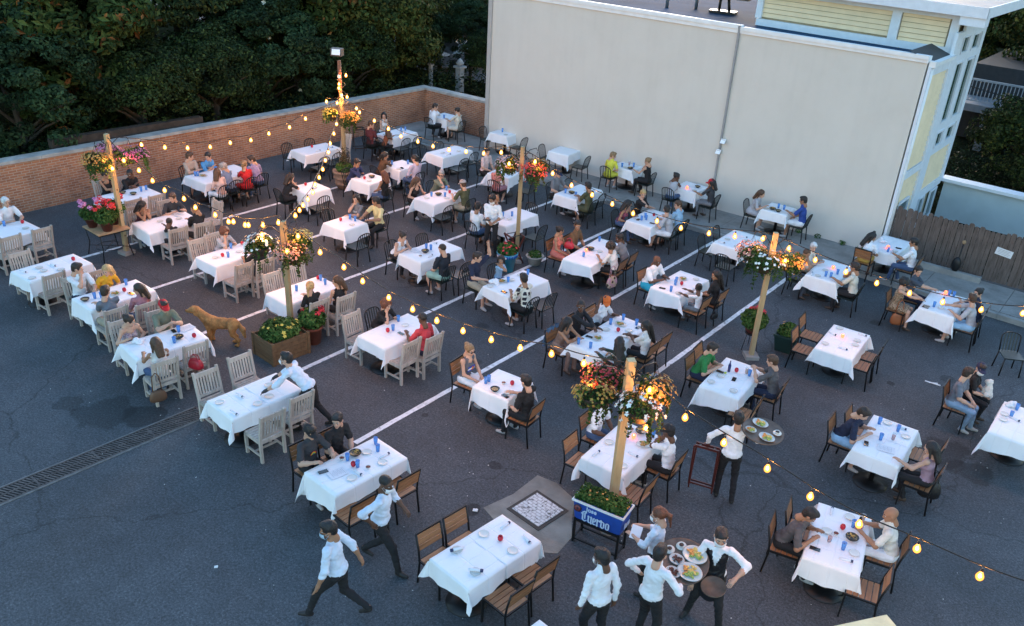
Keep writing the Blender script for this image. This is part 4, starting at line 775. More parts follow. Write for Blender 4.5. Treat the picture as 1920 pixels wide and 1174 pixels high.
ITEMS=[(1, 'plate', -6.04, 7.37), (1, 'plate', -5.51, 7.38), (1, 'nplate', -6.1, 6.87), (1, 'nplate', -5.62, 6.72), (1, 'candle', -5.78, 7.43), (1, 'roll', -5.92, 7.72), (1, 'roll', -5.49, 7.69), (2, 'plate', -8.73, 7.58), (2, 'plate', -8.34, 7.56), (2, 'plate', -8.39, 6.97), (2, 'tumbler', -8.79, 7.23), (2, 'tumbler', -8.79, 7.83), (2, 'tumbler', -8.62, 7.72), (2, 'tumbler', -8.54, 7.22), (2, 'chips', -8.81, 7.41), (2, 'candle', -8.61, 7.19), (2, 'salsa', -8.88, 7.19), (2, 'salsa', -8.4, 7.31), (2, 'phone', -8.84, 6.78), (2, 'paper', -8.65, 6.9), (2, 'roll', -8.41, 7.12), (2, 'roll', -8.44, 7.71), (3, 'plate', -11.65, 6.85), (3, 'plate', -11.15, 7.26), (3, 'plate', -11.2, 7.54), (3, 'plate', -11.51, 7.76), (3, 'roll', -11.57, 7.21), (3, 'roll', -11.18, 6.82), (4, 'napkins', -14.54, 7.02), (4, 'tumbler', -14.39, 7.79), (4, 'tumbler', -14.06, 7.49), (4, 'candle', -13.99, 7.87), (4, 'chips', -14.16, 7.64), (4, 'phone', -14.49, 7.74), (4, 'paper', -14.42, 7.98), (5, 'tumbler', -17.06, 8.21), (5, 'tumbler', -16.88, 7.42), (5, 'tumbler', -16.82, 7.53), (5, 'candle', -16.78, 8.01), (5, 'phone', -16.59, 8.05), (5, 'bowl', -16.91, 7.23), (5, 'food', -16.8, 7.81), (6, 'plate', -19.13, 7.35), (6, 'plate', -18.9, 7.34), (6, 'plate', -18.71, 7.0), (6, 'plate', -18.72, 7.63), (6, 'candle', -19.03, 8.06), (6, 'roll', -19.13, 7.02), (6, 'roll', -19.04, 7.62), (7, 'candle', -21.99, 8.3), (7, 'plate', -21.61, 8.2), (7, 'tumbler', -22.09, 7.92), (8, 'bowl', -22.44, 11.14), (8, 'bowl', -22.18, 11.3), (8, 'tumbler', -22.28, 11.59), (8, 'tumbler', -22.3, 11.75), (9, 'plate', -19.93, 10.73), (9, 'plate', -19.79, 11.17), (9, 'paper', -20.08, 11.32), (10, 'candle', -16.97, 10.54), (10, 'candle', -17.27, 11.29), (10, 'tumbler', -17.26, 10.97), (10, 'tumbler', -16.85, 10.61), (10, 'plate', -17.03, 10.38), (10, 'plate', -16.95, 10.98), (10, 'reddrink', -17.05, 11.31), (11, 'candle', -14.45, 11.3), (11, 'tumbler', -14.36, 11.3), (11, 'tumbler', -14.3, 10.58), (11, 'tumbler', -14.12, 11.23), (11, 'plate', -14.06, 10.74), (12, 'candle', -11.49, 10.65), (12, 'tumbler', -11.46, 10.77), (12, 'tumbler', -11.68, 11.13), (12, 'plate', -11.44, 11.1), (12, 'phone', -11.25, 10.79), (13, 'tumbler', -22.52, 13.41), (13, 'tumbler', -22.47, 13.46), (13, 'tumbler', -22.57, 14.13), (13, 'food', -22.37, 13.57), (13, 'plate', -22.23, 14.36), (13, 'plate', -21.96, 13.9), (14, 'candle', -22.67, 17.81), (14, 'roll', -22.22, 17.7), (14, 'roll', -22.24, 18.24), (15, 'candle', -19.77, 15.22), (15, 'plate', -19.41, 15.26), (16, 'candle', -19.1, 16.89), (16, 'chips', -19.07, 17.16), (16, 'plate', -18.86, 16.86), (17, 'tumbler', -19.61, 18.51), (17, 'tumbler', -19.33, 18.94), (17, 'plate', -19.15, 18.36), (17, 'phone', -19.15, 18.5), (18, 'tumbler', -22.31, 21.53), (18, 'tumbler', -22.27, 21.7), (18, 'plate', -22.31, 20.75), (18, 'plate', -21.99, 21.04), (19, 'tumbler', -22.28, 23.74), (19, 'plate', -22.15, 23.74), (20, 'candle', -19.56, 21.08), (20, 'plate', -19.47, 20.7), (20, 'plate', -19.25, 21.26), (20, 'roll', -19.19, 20.69), (21, 'plate', -19.27, 23.77), (21, 'tumbler', -19.61, 23.99), (22, 'tumbler', -16.68, 17.28), (22, 'tumbler', -16.39, 17.54), (22, 'tumbler', -16.75, 17.99), (22, 'chips', -16.61, 17.5), (22, 'candle', -16.52, 17.88), (22, 'plate', -16.64, 17.05), (22, 'plate', -16.25, 17.47), (23, 'tumbler', -16.7, 20.39), (23, 'tumbler', -16.66, 20.6), (23, 'plate', -16.88, 20.42), (24, 'tumbler', -14.19, 17.54), (24, 'tumbler', -14.04, 17.76), (24, 'plate', -13.93, 17.51), (24, 'plate', -14.12, 17.43), (24, 'phone', -14.23, 17.32), (26, 'tumbler', -14.29, 23.8), (26, 'tumbler', -14.04, 24.12), (26, 'chips', -13.97, 23.81), (26, 'reddrink', -14.24, 24.16), (26, 'plate', -14.16, 23.81), (27, 'chips', -14.04, 20.62), (27, 'tumbler', -14.2, 20.51), (27, 'tumbler', -13.81, 20.51), (27, 'plate', -13.88, 21.17), (28, 'candle', -11.65, 23.45), (28, 'plate', -11.39, 23.45), (28, 'bowl', -11.48, 23.82), (29, 'chips', -8.9, 23.71), (29, 'bowl', -8.7, 23.66), (29, 'tumbler', -8.84, 24.0), (29, 'tumbler', -8.66, 23.99), (29, 'plate', -9.07, 23.65), (30, 'tumbler', -11.32, 20.24), (30, 'tumbler', -11.36, 20.51), (30, 'tumbler', -11.25, 20.38), (30, 'candle', -11.26, 20.82), (30, 'phone', -11.41, 20.21), (30, 'phone', -10.97, 20.25), (30, 'plate', -11.0, 20.65), (31, 'candle', -8.84, 21.12), (31, 'plate', -8.87, 20.74), (31, 'plate', -8.44, 20.44), (31, 'plate', -8.43, 21.05), (31, 'roll', -8.87, 20.41), (31, 'roll', -8.61, 21.25), (32, 'candle', -11.09, 17.16), (32, 'chips', -11.08, 17.35), (32, 'tumbler', -10.95, 16.85), (32, 'tumbler', -11.26, 18.02), (32, 'phone', -11.21, 17.44), (32, 'plate', -10.84, 17.43), (33, 'food', -8.44, 17.48), (33, 'candle', -8.29, 17.16), (33, 'tumbler', -8.46, 17.2), (33, 'tumbler', -8.29, 16.65), (33, 'tumbler', -8.4, 17.05), (33, 'phone', -8.52, 16.65), (33, 'plate', -8.1, 16.68), (33, 'plate', -8.19, 17.7), (34, 'tumbler', -8.37, 13.0), (34, 'tumbler', -8.09, 13.03), (34, 'tumbler', -8.38, 14.21), (34, 'tumbler', -8.3, 14.59), (34, 'tumbler', -7.96, 14.59), (34, 'food', -8.22, 13.48), (34, 'food', -8.22, 14.36), (34, 'candle', -8.08, 14.05), (34, 'plate', -8.3, 13.93), (34, 'plate', -7.92, 14.24), (34, 'plate', -7.86, 13.96), (34, 'phone', -8.38, 13.41), (34, 'phone', -7.89, 13.17), (34, 'phone', -7.86, 14.51), (35, 'plate', -5.62, 13.57), (35, 'plate', -5.14, 13.57), (35, 'plate', -5.58, 13.9), (35, 'phone', -5.67, 14.05), (35, 'phone', -5.33, 13.98), (35, 'lime', -5.56, 14.06), (35, 'bottle', -5.55, 14.19), (35, 'candle', -5.43, 14.28), (35, 'amber', -5.25, 14.36), (35, 'tumbler', -5.17, 14.32), (36, 'plate', -4.58, 17.69), (36, 'plate', -4.55, 16.75), (36, 'plate', -4.08, 17.39), (36, 'plate', -4.04, 17.16), (36, 'candle', -4.38, 17.3), (36, 'roll', -4.59, 17.3), (36, 'roll', -4.08, 17.74), (36, 'roll', -4.17, 16.8), (37, 'candle', -3.31, 21.48), (37, 'tumbler', -3.32, 20.49), (37, 'tumbler', -3.23, 21.48), (37, 'tumbler', -3.12, 21.48), (37, 'phone', -3.46, 20.41), (37, 'phone', -3.46, 20.3), (37, 'plate', -3.17, 20.56), (38, 'candle', -5.3, 23.18), (38, 'tumbler', -5.22, 22.93), (38, 'napkins', -5.57, 23.56), (38, 'phone', -5.08, 23.42), (38, 'plate', -5.08, 23.1), (39, 'candle', -5.96, 20.93), (39, 'tumbler', -5.92, 20.31), (39, 'tumbler', -5.8, 20.34), (39, 'tumbler', -5.75, 20.67), (39, 'plate', -6.07, 20.18), (39, 'plate', -6.07, 20.68), (39, 'roll', -6.23, 20.17), (40, 'napkins', -0.89, 16.87), (40, 'plate', -0.92, 16.46), (41, 'tumbler', -2.63, 14.42), (41, 'tumbler', -2.29, 14.41), (41, 'tumbler', -2.44, 13.91), (41, 'reddrink', -2.27, 14.07), (41, 'plate', -2.12, 14.32), (41, 'plate', -2.52, 14.55), (41, 'paper', -2.27, 13.69), (41, 'phone', -2.59, 13.61), (41, 'roll', -2.26, 14.56), (42, 'candle', -2.09, 11.07), (42, 'plate', -2.25, 10.86), (42, 'plate', -1.76, 10.66), (42, 'plate', -2.1, 11.42), (42, 'chips', -1.9, 10.94), (42, 'tumbler', -1.92, 10.63), (42, 'tumbler', -1.98, 11.23), (42, 'reddrink', -2.14, 10.66), (42, 'reddrink', -1.87, 11.22), (42, 'amber', -1.92, 11.46), (42, 'phone', -2.24, 10.36), (42, 'salsa', -2.12, 10.88), (42, 'roll', -2.37, 11.37), (42, 'roll', -1.79, 10.43), (43, 'candle', -5.72, 10.91), (43, 'chips', -5.72, 11.15), (43, 'salsa', -5.88, 11.1), (43, 'tumbler', -5.81, 10.77), (43, 'tumbler', -5.49, 11.17), (43, 'plate', -5.43, 10.12), (43, 'plate', -5.96, 10.52), (43, 'food', -5.49, 10.87), (43, 'roll', -5.94, 10.1), (43, 'roll', -5.45, 10.49), (44, 'candle', -8.34, 10.82), (44, 'bowl', -8.44, 10.44), (44, 'salsa', -8.48, 10.74), (44, 'plate', -8.22, 10.56), (44, 'phone', -8.18, 10.43), (44, 'tumbler', -8.73, 10.61), (44, 'tumbler', -8.73, 10.52), (45, 'chips', -13.88, 14.17), (45, 'tumbler', -14.03, 14.36), (45, 'tumbler', -13.9, 14.39), (45, 'paper', -14.15, 14.07), (45, 'salsa', -13.77, 13.89), (45, 'roll', -14.12, 14.78), (45, 'roll', -13.61, 14.08), (46, 'plate', -11.45, 13.81), (46, 'plate', -11.32, 14.44), (46, 'plate', -11.35, 14.8), (46, 'food', -11.43, 14.2), (46, 'tumbler', -11.31, 14.29), (46, 'tumbler', -11.26, 14.97), (46, 'phone', -11.03, 13.81), (46, 'napkins', -11.47, 14.0), (47, 'candle', -16.91, 14.08), (47, 'tumbler', -16.84, 14.34), (47, 'tumbler', -16.65, 14.35), (47, 'plate', -16.48, 14.09), (40, 'plate', -0.89, 16.23), (40, 'tumbler', -0.8, 16.43), (40, 'tumbler', -0.77, 16.8), (40, 'roll', -0.71, 16.39)]
BULBS={'A': [(-20.38, 10.79, 2.64), (-20.46, 11.44, 2.44), (-20.54, 12.11, 2.28), (-20.62, 12.82, 2.16), (-20.71, 13.5, 2.13), (-20.79, 14.22, 2.06), (-20.88, 14.9, 2.11), (-20.98, 15.71, 2.14), (-21.06, 16.37, 2.27)], 'B': [(-19.64, 9.91, 2.59), (-19.01, 9.91, 2.5), (-18.45, 9.9, 2.39), (-17.98, 9.9, 2.28), (-17.21, 9.9, 2.28), (-16.79, 9.9, 2.19), (-16.04, 9.9, 2.22), (-15.56, 9.9, 2.2), (-15.38, 9.9, 2.25), (-14.95, 9.89, 2.3), (-14.83, 9.89, 2.33), (-14.32, 9.89, 2.48), (-13.79, 9.89, 2.68)], 'C': [(-20.15, 16.79, 2.23), (-19.64, 16.25, 2.14), (-19.0, 15.57, 2.12), (-18.7, 15.25, 1.99), (-18.2, 14.72, 1.98), (-17.78, 14.28, 1.92), (-17.26, 13.73, 1.94), (-16.78, 13.21, 1.99), (-16.43, 12.85, 1.96), (-15.89, 12.27, 2.06), (-15.39, 11.74, 2.17), (-15.02, 11.35, 2.25), (-14.62, 10.93, 2.34)], 'D': [(-13.15, 9.86, 2.58), (-12.46, 9.83, 2.46), (-11.73, 9.79, 2.39), (-11.18, 9.76, 2.29), (-10.44, 9.72, 2.22), (-9.8, 9.69, 2.22), (-9.18, 9.66, 2.23), (-8.54, 9.63, 2.28), (-7.88, 9.59, 2.38), (-7.25, 9.56, 2.48), (-6.61, 9.53, 2.64), (-5.98, 9.49, 2.74)], 'E': [(-20.28, 17.82, 2.4), (-19.49, 17.7, 2.32), (-18.78, 17.6, 2.24), (-18.14, 17.5, 2.17), (-17.34, 17.39, 2.21), (-16.63, 17.28, 2.25), (-15.92, 17.18, 2.33), (-15.19, 17.07, 2.46), (-14.47, 16.96, 2.6), (-13.79, 16.86, 2.8)], 'F': [(-12.58, 16.73, 2.86), (-11.99, 16.7, 2.71), (-11.37, 16.66, 2.57), (-10.73, 16.63, 2.5), (-10.12, 16.6, 2.44), (-9.51, 16.57, 2.38), (-8.84, 16.53, 2.39), (-8.2, 16.5, 2.41), (-7.49, 16.46, 2.5), (-6.87, 16.43, 2.62), (-6.23, 16.39, 2.77)], 'G': [(-5.65, 16.41, 2.72), (-5.08, 16.47, 2.62), (-4.44, 16.53, 2.54), (-3.82, 16.59, 2.48), (-3.19, 16.66, 2.45), (-2.58, 16.72, 2.45), (-1.91, 16.79, 2.5)], 'H': [(-4.79, 9.42, 2.81), (-4.16, 9.37, 2.66), (-3.52, 9.32, 2.57), (-2.85, 9.27, 2.51), (-2.22, 9.22, 2.42), (-1.56, 9.17, 2.38), (-0.86, 9.11, 2.45), (-0.16, 9.06, 2.5)]}

TP = {1: 'empty front table beside the concrete pad', 2: 'table of the man in rainbow tee', 3: 'table the gloved waiter is laying', 4: 'table of the red-capped man and dog', 5: 'table of the woman in mustard yellow',
6: 'empty teak-chair table at the left', 7: 'table of the white-haired man', 8: 'table behind the geranium stand', 9: 'table right of the geranium stand', 10: 'table of the curly-haired woman in sunglasses',
11: 'table of the blonde ponytail woman', 12: 'table of the man in coral red', 13: 'big party table by the brick wall', 14: 'empty table beside brick wall and tall pole', 15: 'small table of the lone woman in black',
16: 'table of the man in navy suit', 17: 'table of the woman in brown blouse', 18: 'table left of the brick corner', 19: 'small table in the brick corner', 20: 'empty table in front of brick corner',
21: 'leftmost bare table against the grey wall', 22: 'table of the grey-haired man in sage', 23: 'table of the man in pink shirt', 24: 'table behind the blue flower pot', 25: 'empty table left of the lemon-yellow dress',
26: 'wall table of the lemon-yellow dress', 27: 'kerbside table of the man in navy cap', 28: 'wall table of the red-capped diner', 29: 'wall table of the royal blue polo', 30: 'table of pale blue tee and floral top',
31: 'empty candlelit table behind white-flower basket', 32: 'table of the woman in coral dress', 33: 'table of the large bald man', 34: 'long table of the orange cap wearer', 35: 'table of the man in green polo',
36: 'empty candlelit table beside green planter', 37: 'table of the woman in leopard print', 38: 'table in front of the wooden fence', 39: 'table of the silver-haired woman', 40: 'rightmost table beside the small white dog',
41: 'table of the woman in mauve blouse', 42: 'front right table of the white vest', 43: 'table behind the blue trough planter', 44: 'table of the woman with flag print', 45: 'table of the woman in white halter', 46: 'table of the waving man', 47: 'table of the pale yellow shirt'}
M_teak = wood_mat('weathered_teak', (.31, .27, .23), (.52, .46, .41), 2, 16, .8)
M_slat = wood_mat('oiled_slat', (.20, .085, .035), (.38, .18, .08), 0, 18, .5)
M_cloth = mat('white_cloth', (.82, .82, .84), .85, var=.03, vs=3, bump=.35, bs=5)
def creases(m):
    t, b, L = nodes_of(m); tc = t.nodes.new('ShaderNodeTexCoord'); sp = t.nodes.new('ShaderNodeSeparateXYZ'); L(tc.outputs['Object'], sp.inputs[0]); prev = None
    for ax_, ofs in ((0, 0), (1, 0), (1, .35), (1, -.35), (0, .26), (0, -.26)):
        a = t.nodes.new('ShaderNodeMath'); a.operation = 'SUBTRACT'; L(sp.outputs[ax_], a.inputs[0]); a.inputs[1].default_value = ofs
        c = t.nodes.new('ShaderNodeMath'); c.operation = 'ABSOLUTE'; L(a.outputs[0], c.inputs[0])
        if prev: d = t.nodes.new('ShaderNodeMath'); d.operation = 'MINIMUM'; L(prev, d.inputs[0]); L(c.outputs[0], d.inputs[1]); prev = d.outputs[0]
        else: prev = c.outputs[0]
    r = t.nodes.new('ShaderNodeMapRange'); r.inputs[1].default_value = 0; r.inputs[2].default_value = .016; L(prev, r.inputs[0])
    bp = t.nodes.new('ShaderNodeBump'); bp.inputs['Strength'].default_value = .8; bp.inputs['Distance'].default_value = .006; L(r.outputs[0], bp.inputs['Height'])
    old = b.inputs['Normal'].links[0].from_socket; L(old, bp.inputs['Normal']); L(bp.outputs[0], b.inputs['Normal'])
creases(M_cloth)
LAB = []   # (object, noun phrase, table id) -> labels are completed at the end, in order from the left of the picture
def at_table(o, noun, k, cat, group=None): tag(o, None, cat, group); LAB.append((o, noun, k)); return o
PC = {}
def chair_proto(kind):
    r = link({'t': 'teak_chair', 'b': 'bistro_chair', 'w': 'slat_chair'}[kind], None)
    if kind == 't':
        b = MB()
        for i in range(7): b.box((0, -.20 + i * .068, .435), (.46, .052, .02))
        b.box((0, .235, .40), (.46, .03, .055)); b.box((.225, 0, .40), (.03, .44, .055)); b.box((-.225, 0, .40), (.03, .44, .055)); b.box((0, -.21, .40), (.46, .03, .05)); b.obj('seat', M_teak, r)
        for s in (-1, 1):
            b = MB(); b.box((s * .225, .225, .205), (.048, .045, .41)); b.obj('leg', M_teak, r)
            b = MB(); b.bar((s * .225, -.22, 0), (s * .225, -.215, .43), .046, .05, (0, 1, 0)); b.bar((s * .225, -.215, .43), (s * .225, -.315, .97), .046, .045, (0, 1, 0)); b.obj('leg', M_teak, r)
        b = MB(); b.bar((-.205, -.295, .90), (.205, -.295, .90), .03, .085); b.bar((-.205, -.228, .51), (.205, -.228, .51), .028, .05)
        for i in range(7): x = -.165 + i * .055; b.bar((x, -.232, .52), (x, -.292, .87), .032, .013, (0, 1, 0))
        b.obj('backrest', M_teak, r)
        b = MB(); b.box((.225, 0, .13), (.026, .42, .036)); b.box((-.225, 0, .13), (.026, .42, .036)); b.box((0, 0, .13), (.43, .036, .026)); b.obj('stretcher', M_teak, r)
    elif kind == 'b':
        b = MB(); b.box((0, 0, .435), (.43, .42, .018)); b.box((0, 0, .42), (.40, .39, .02)); b.obj('seat', M_dkgreen, r)
        for s in (-1, 1):
            b = MB(); b.tube([(s * .19, .19, .43), (s * .215, .215, 0)], .017, 7); b.obj('leg', M_black, r)
            b = MB(); b.tube([(s * .19, -.19, .43), (s * .215, -.235, 0)], .017, 7); b.obj('leg', M_black, r)
        b = MB(); pts = []
        for i in range(15):
            a = math.pi * i / 14; x = .205 * math.cos(a); z = .72 + .14 * math.sin(a) ** .7; pts.append((x, -.19 - (z - .43) * .26, z))
        pts = [(.195, -.19, .42)] + pts + [(-.195, -.19, .42)]; b.tube(pts, .0145, 7); b.obj('back_frame', M_black, r)
        b = MB()
        for i in range(5):
            x = -.13 + .065 * i; zt = .855 - .12 * (abs(x) / .2) ** 2.5; b.bar((x, -.20, .45), (x, -.19 - (zt - .43) * .26, zt), .022, .008, (0, 1, 0))
        b.obj('backrest', M_dkgreen, r)
    else:
        b = MB()
        for i in range(5): b.box((0, -.17 + i * .085, .447), (.42, .074, .016))
        b.obj('seat', M_slat, r)
        b = MB(); b.box((.222, 0, .44), (.024, .46, .028)); b.box((-.222, 0, .44), (.024, .46, .028)); b.box((0, .222, .44), (.42, .02, .026)); b.box((0, -.222, .44), (.42, .02, .026)); b.obj('seat_frame', M_black, r)
        for s in (-1, 1):
            b = MB(); b.bar((s * .222, .215, .43), (s * .222, .225, 0), .026, .026, (0, 1, 0)); b.obj('leg', M_black, r)
            b = MB(); b.tube([(s * .222, -.26, 0), (s * .222, -.21, .42), (s * .222, -.235, .62), (s * .222, -.295, .875)], .0165, 6); b.obj('leg', M_black, r)
        b = MB(); b.bar((-.222, -.297, .87), (.222, -.297, .87), .022, .03); b.obj('back_frame', M_black, r)
        b = MB()
        for i in range(3): z = .64 + i * .085; y = -.24 - (z - .62) * .235; b.bar((-.212, y, z), (.212, y, z), .016, .076, (0, -.23, 1))
        b.obj('backrest', M_slat, r)
    return r
CHN = {'t': 'weathered teak slat chair', 'b': 'black vertical-slat bistro chair', 'w': 'brown-slat chair with black frame'}
CHG = {'t': 'weathered teak chairs', 'b': 'black bistro chairs', 'w': 'brown slat chairs with black frames'}
def chair(kind, x, y, z, face, k, empty=False, noun=None):
    rz = R(face - 90)
    if kind not in PC: PC[kind] = chair_proto(kind); r = PC[kind]; r.location = (x, y, z); r.rotation_euler = (0, 0, rz)
    else: r = dup(PC[kind], (x, y, z), rz)
    at_table(r, noun or (('empty ' if empty else 'occupied ') + CHN[kind]), k, 'chair', CHG[kind]); return r
PAIRS = (1, 3, 6, 12, 24, 41, 42, 45)
M_tablewood = mat('table_underside', (.03, .028, .026), .7)
def table(x, y, z, th_, a, b_, k, noun):
    t = at_table(thing('pedestal_table', None, None, (x, y, z), R(th_)), noun, k, 'table', 'pedestal tables under white cloths')
    m = MB(); m.box((0, 0, .72), (a - .012, b_ - .012, .03)); m.obj('tabletop', M_tablewood, t)
    cols = [(0, 0)] if b_ < 1.6 else [(0, -b_ * .27), (0, b_ * .27)]
    for c in cols:
        m = MB(); m.tube([(c[0], c[1], .03), (c[0], c[1], .71)], .045, 10); m.obj('column', M_black, t)
        m = MB(); m.lathe([(.30, 0), (.30, .018), (.12, .045), (.05, .06)], 24, (c[0], c[1], 0)); m.obj('base', M_black, t)
def cloth_mesh(a, b_, d, seed, seam=0):
    """square-cut cloth over a table a x b: sides hang, corners fall into pointed pleats. seam=+1/-1: that y side butts its neighbour"""
    rng = random.Random(seed); A, B = a / 2, b_ / 2
    dn = [d * rng.uniform(.80, 1.2) for _ in range(4)]   # +x -x +y -y
    if seam == 1: dn[2] = 0
    if seam == -1: dn[3] = 0
    def axis(h, n_in, dp, dm):
        s = [-h - dm * i / 9 for i in range(9, 0, -1)] if dm else []
        s += [-h + 2 * h * i / n_in for i in range(n_in + 1)]
        s += [h + dp * i / 9 for i in range(1, 10)] if dp else ([h + .025] if seam == 1 and h == B else [])
        return s
    U = axis(A, 14, dn[0], dn[1]); V = axis(B, 18, dn[2], dn[3]); vs = []
    ph = [rng.uniform(0, 6.28) for _ in range(12)]; fin = [(rng.choice((-1, 1)), rng.uniform(.10, .46)) for _ in range(4)]; skew = [rng.uniform(-.20, .20) for _ in range(2)]
    for v in V:
        for u in U:
            ex, ey = max(abs(u) - A, 0), (0 if seam and v * seam > 0 else max(abs(v) - B, 0)); sx, sy = (1 if u > 0 else -1), (1 if v > 0 else -1)
            ex *= 1 + skew[0] * max(-1, min(1, v / B)); ey *= 1 + skew[1] * max(-1, min(1, u / A))
            if ex == 0 and ey == 0:
                x, y, z = u, v, .742 + .0018 * math.sin(u * 14 + ph[0]) * math.sin(v * 9 + ph[1])
                if abs(u) < .012 or abs(abs(v) - B * .5) < .01: z += .0012
            elif ey == 0 or ex == 0:
                e = ex or ey; t_ = e / d; along, h = (v, B) if ey == 0 else (u, A); si = (0 if sx > 0 else 1) if ey == 0 else (2 if sy > 0 else 3)
                q = min(1, abs(along) / h) ** 3
                w = (.012 * math.sin(along * 11 + ph[2 + si]) + .008 * math.sin(along * 23 + ph[6 + si]) + .008) * t_ + .018 * t_ * t_ * (1 - q)
                e2 = e * (1 - .03 * t_); z = .742 - e2 - (.01 * math.sin(along * 5 + ph[si]) * t_)
                if e < .012: z = .742 - e * .6; w = .004
                if ey == 0: x, y = sx * (A + .004 + w), v
                else: x, y = u, sy * (B + .004 + w)
            else:
                r = math.hypot(ex, ey); t_ = math.atan2(ey, ex) / (math.pi / 2); ci = (sx > 0) * 2 + (sy > 0); sd, am = fin[ci]
                out = math.sin(math.pi * t_) * am * r; lat = math.sin(2 * math.pi * t_) * .10 * r + sd * math.sin(math.pi * t_) ** 2 * .16 * r
                drop = math.sqrt(max(r * r - out * out - lat * lat, 0)) * (1 - .03 * math.sin(math.pi * t_))
                wx = .012 * r / d; x = sx * (A + .004 + wx + (out - lat) * .707); y = sy * (B + .004 + wx + (out + lat) * .707); z = .742 - drop
            vs.append((x, y, z))
    n = len(U); F = [(j * n + i, j * n + i + 1, (j + 1) * n + i + 1, (j + 1) * n + i) for j in range(len(V) - 1) for i in range(n - 1)]
    V_ = np.array(vs); nv = len(V_); F = np.array(F)
    me = np_mesh('tablecloth', V_, F, [M_cloth]); return me
def cloth(x, y, z, th_, a, b_, k, seed, seam, noun, lift=0.):
    o = link('tablecloth', cloth_mesh(a, b_, .33, seed, seam), None, (x, y, z + lift), R(th_)); return at_table(o, noun, k, 'tablecloth', 'white tablecloths')
for k, (x, y, th_, a, b_, z) in TABLES.items():
    if k in PAIRS:
        h = b_ / 2; r = R(th_); ux, uy = -math.sin(r), math.cos(r)
        for j, s in enumerate((-1, 1)):
            cx, cy = x + ux * s * h / 2, y + uy * s * h / 2; wd = ('nearer', 'farther')[j]
            table(cx, cy, z, th_, a, h - .004, None, wd + ' half of the black pedestal pair: ' + TP[k])
            cloth(cx, cy, z, th_, a, h, None, k * 7 + j, -s, 'white cloth on ' + wd + ' half of the ' + TP[k], .003 * j)
    else:
        table(x, y, z, th_, a, b_, None, 'black pedestal table under cloth: the ' + TP[k]); cloth(x, y, z, th_, a, b_, None, k * 7, 0, 'white tablecloth hanging over the ' + TP[k])
CT = {**{k: 't' for k in (3, 4, 5, 6, 7, 8, 9, 10, 11, 12)}, **{k: 'w' for k in (1, 2, 32, 33, 34, 35, 36, 37, 38, 40, 41, 42, 43, 44)}}
for (k, x, y, f, kd) in CHAIRS: chair(kd, x, y, TABLES[k][5], f, k, True)
c_ = chair('b', -1.39, 19.9, 0, -60, None, True); c_['label'] = 'black bistro chair standing alone at right edge of the car park'; LAB.pop()
# the odd table end and the cream canvas corner at the bottom edge
table(-4.10, 6.20, 0, -6, .8, .8, None, 'black pedestal table cut by bottom edge of picture'); cloth(-4.10, 6.20, 0, -6, .8, .8, None, 991, 0, 'white tablecloth barely showing at bottom edge of picture')
# ---- things on the tables
M_plate = mat('china', (.62, .62, .58), .25, var=0); M_blue = mat('blue_plastic', (.12, .34, .80), .2, var=0, alpha=.66); M_red = mat('candle_red', (.5, .012, .03), .2, var=.0)
M_redlit = mat('candle_red_lit', (.5, .012, .02), .3, var=0, emit=(1, .12, .05), es=.35); M_flame = mat('flame', (1, .6, .2), .5, var=0, emit=(1, .55, .18), es=3)
M_chip = mat('tortilla_chips', (.55, .33, .09), .8, var=.4, vs=30); M_bowlk = mat('black_bowl', (.01, .01, .01), .35, var=0); M_salsa = mat('salsa', (.22, .03, .015), .3, var=.3, vs=40)
M_nap = mat('napkin', (.72, .74, .78), .9, var=.05); M_band = mat('napkin_band', (.02, .03, .09), .6, var=0); M_phone = mat('phone_black', (.008, .008, .01), .12, var=0, spec=.8); M_green = mat('guacamole', (.12, .22, .03), .6, var=.4, vs=30)
M_amber = mat('amber_drink', (.5, .2, .02), .1, var=0, alpha=.85); M_rd = mat('red_drink', (.45, .03, .03), .1, var=0, alpha=.88); M_gl = mat('clear_glass', (.7, .75, .8), .05, var=0, alpha=.25)
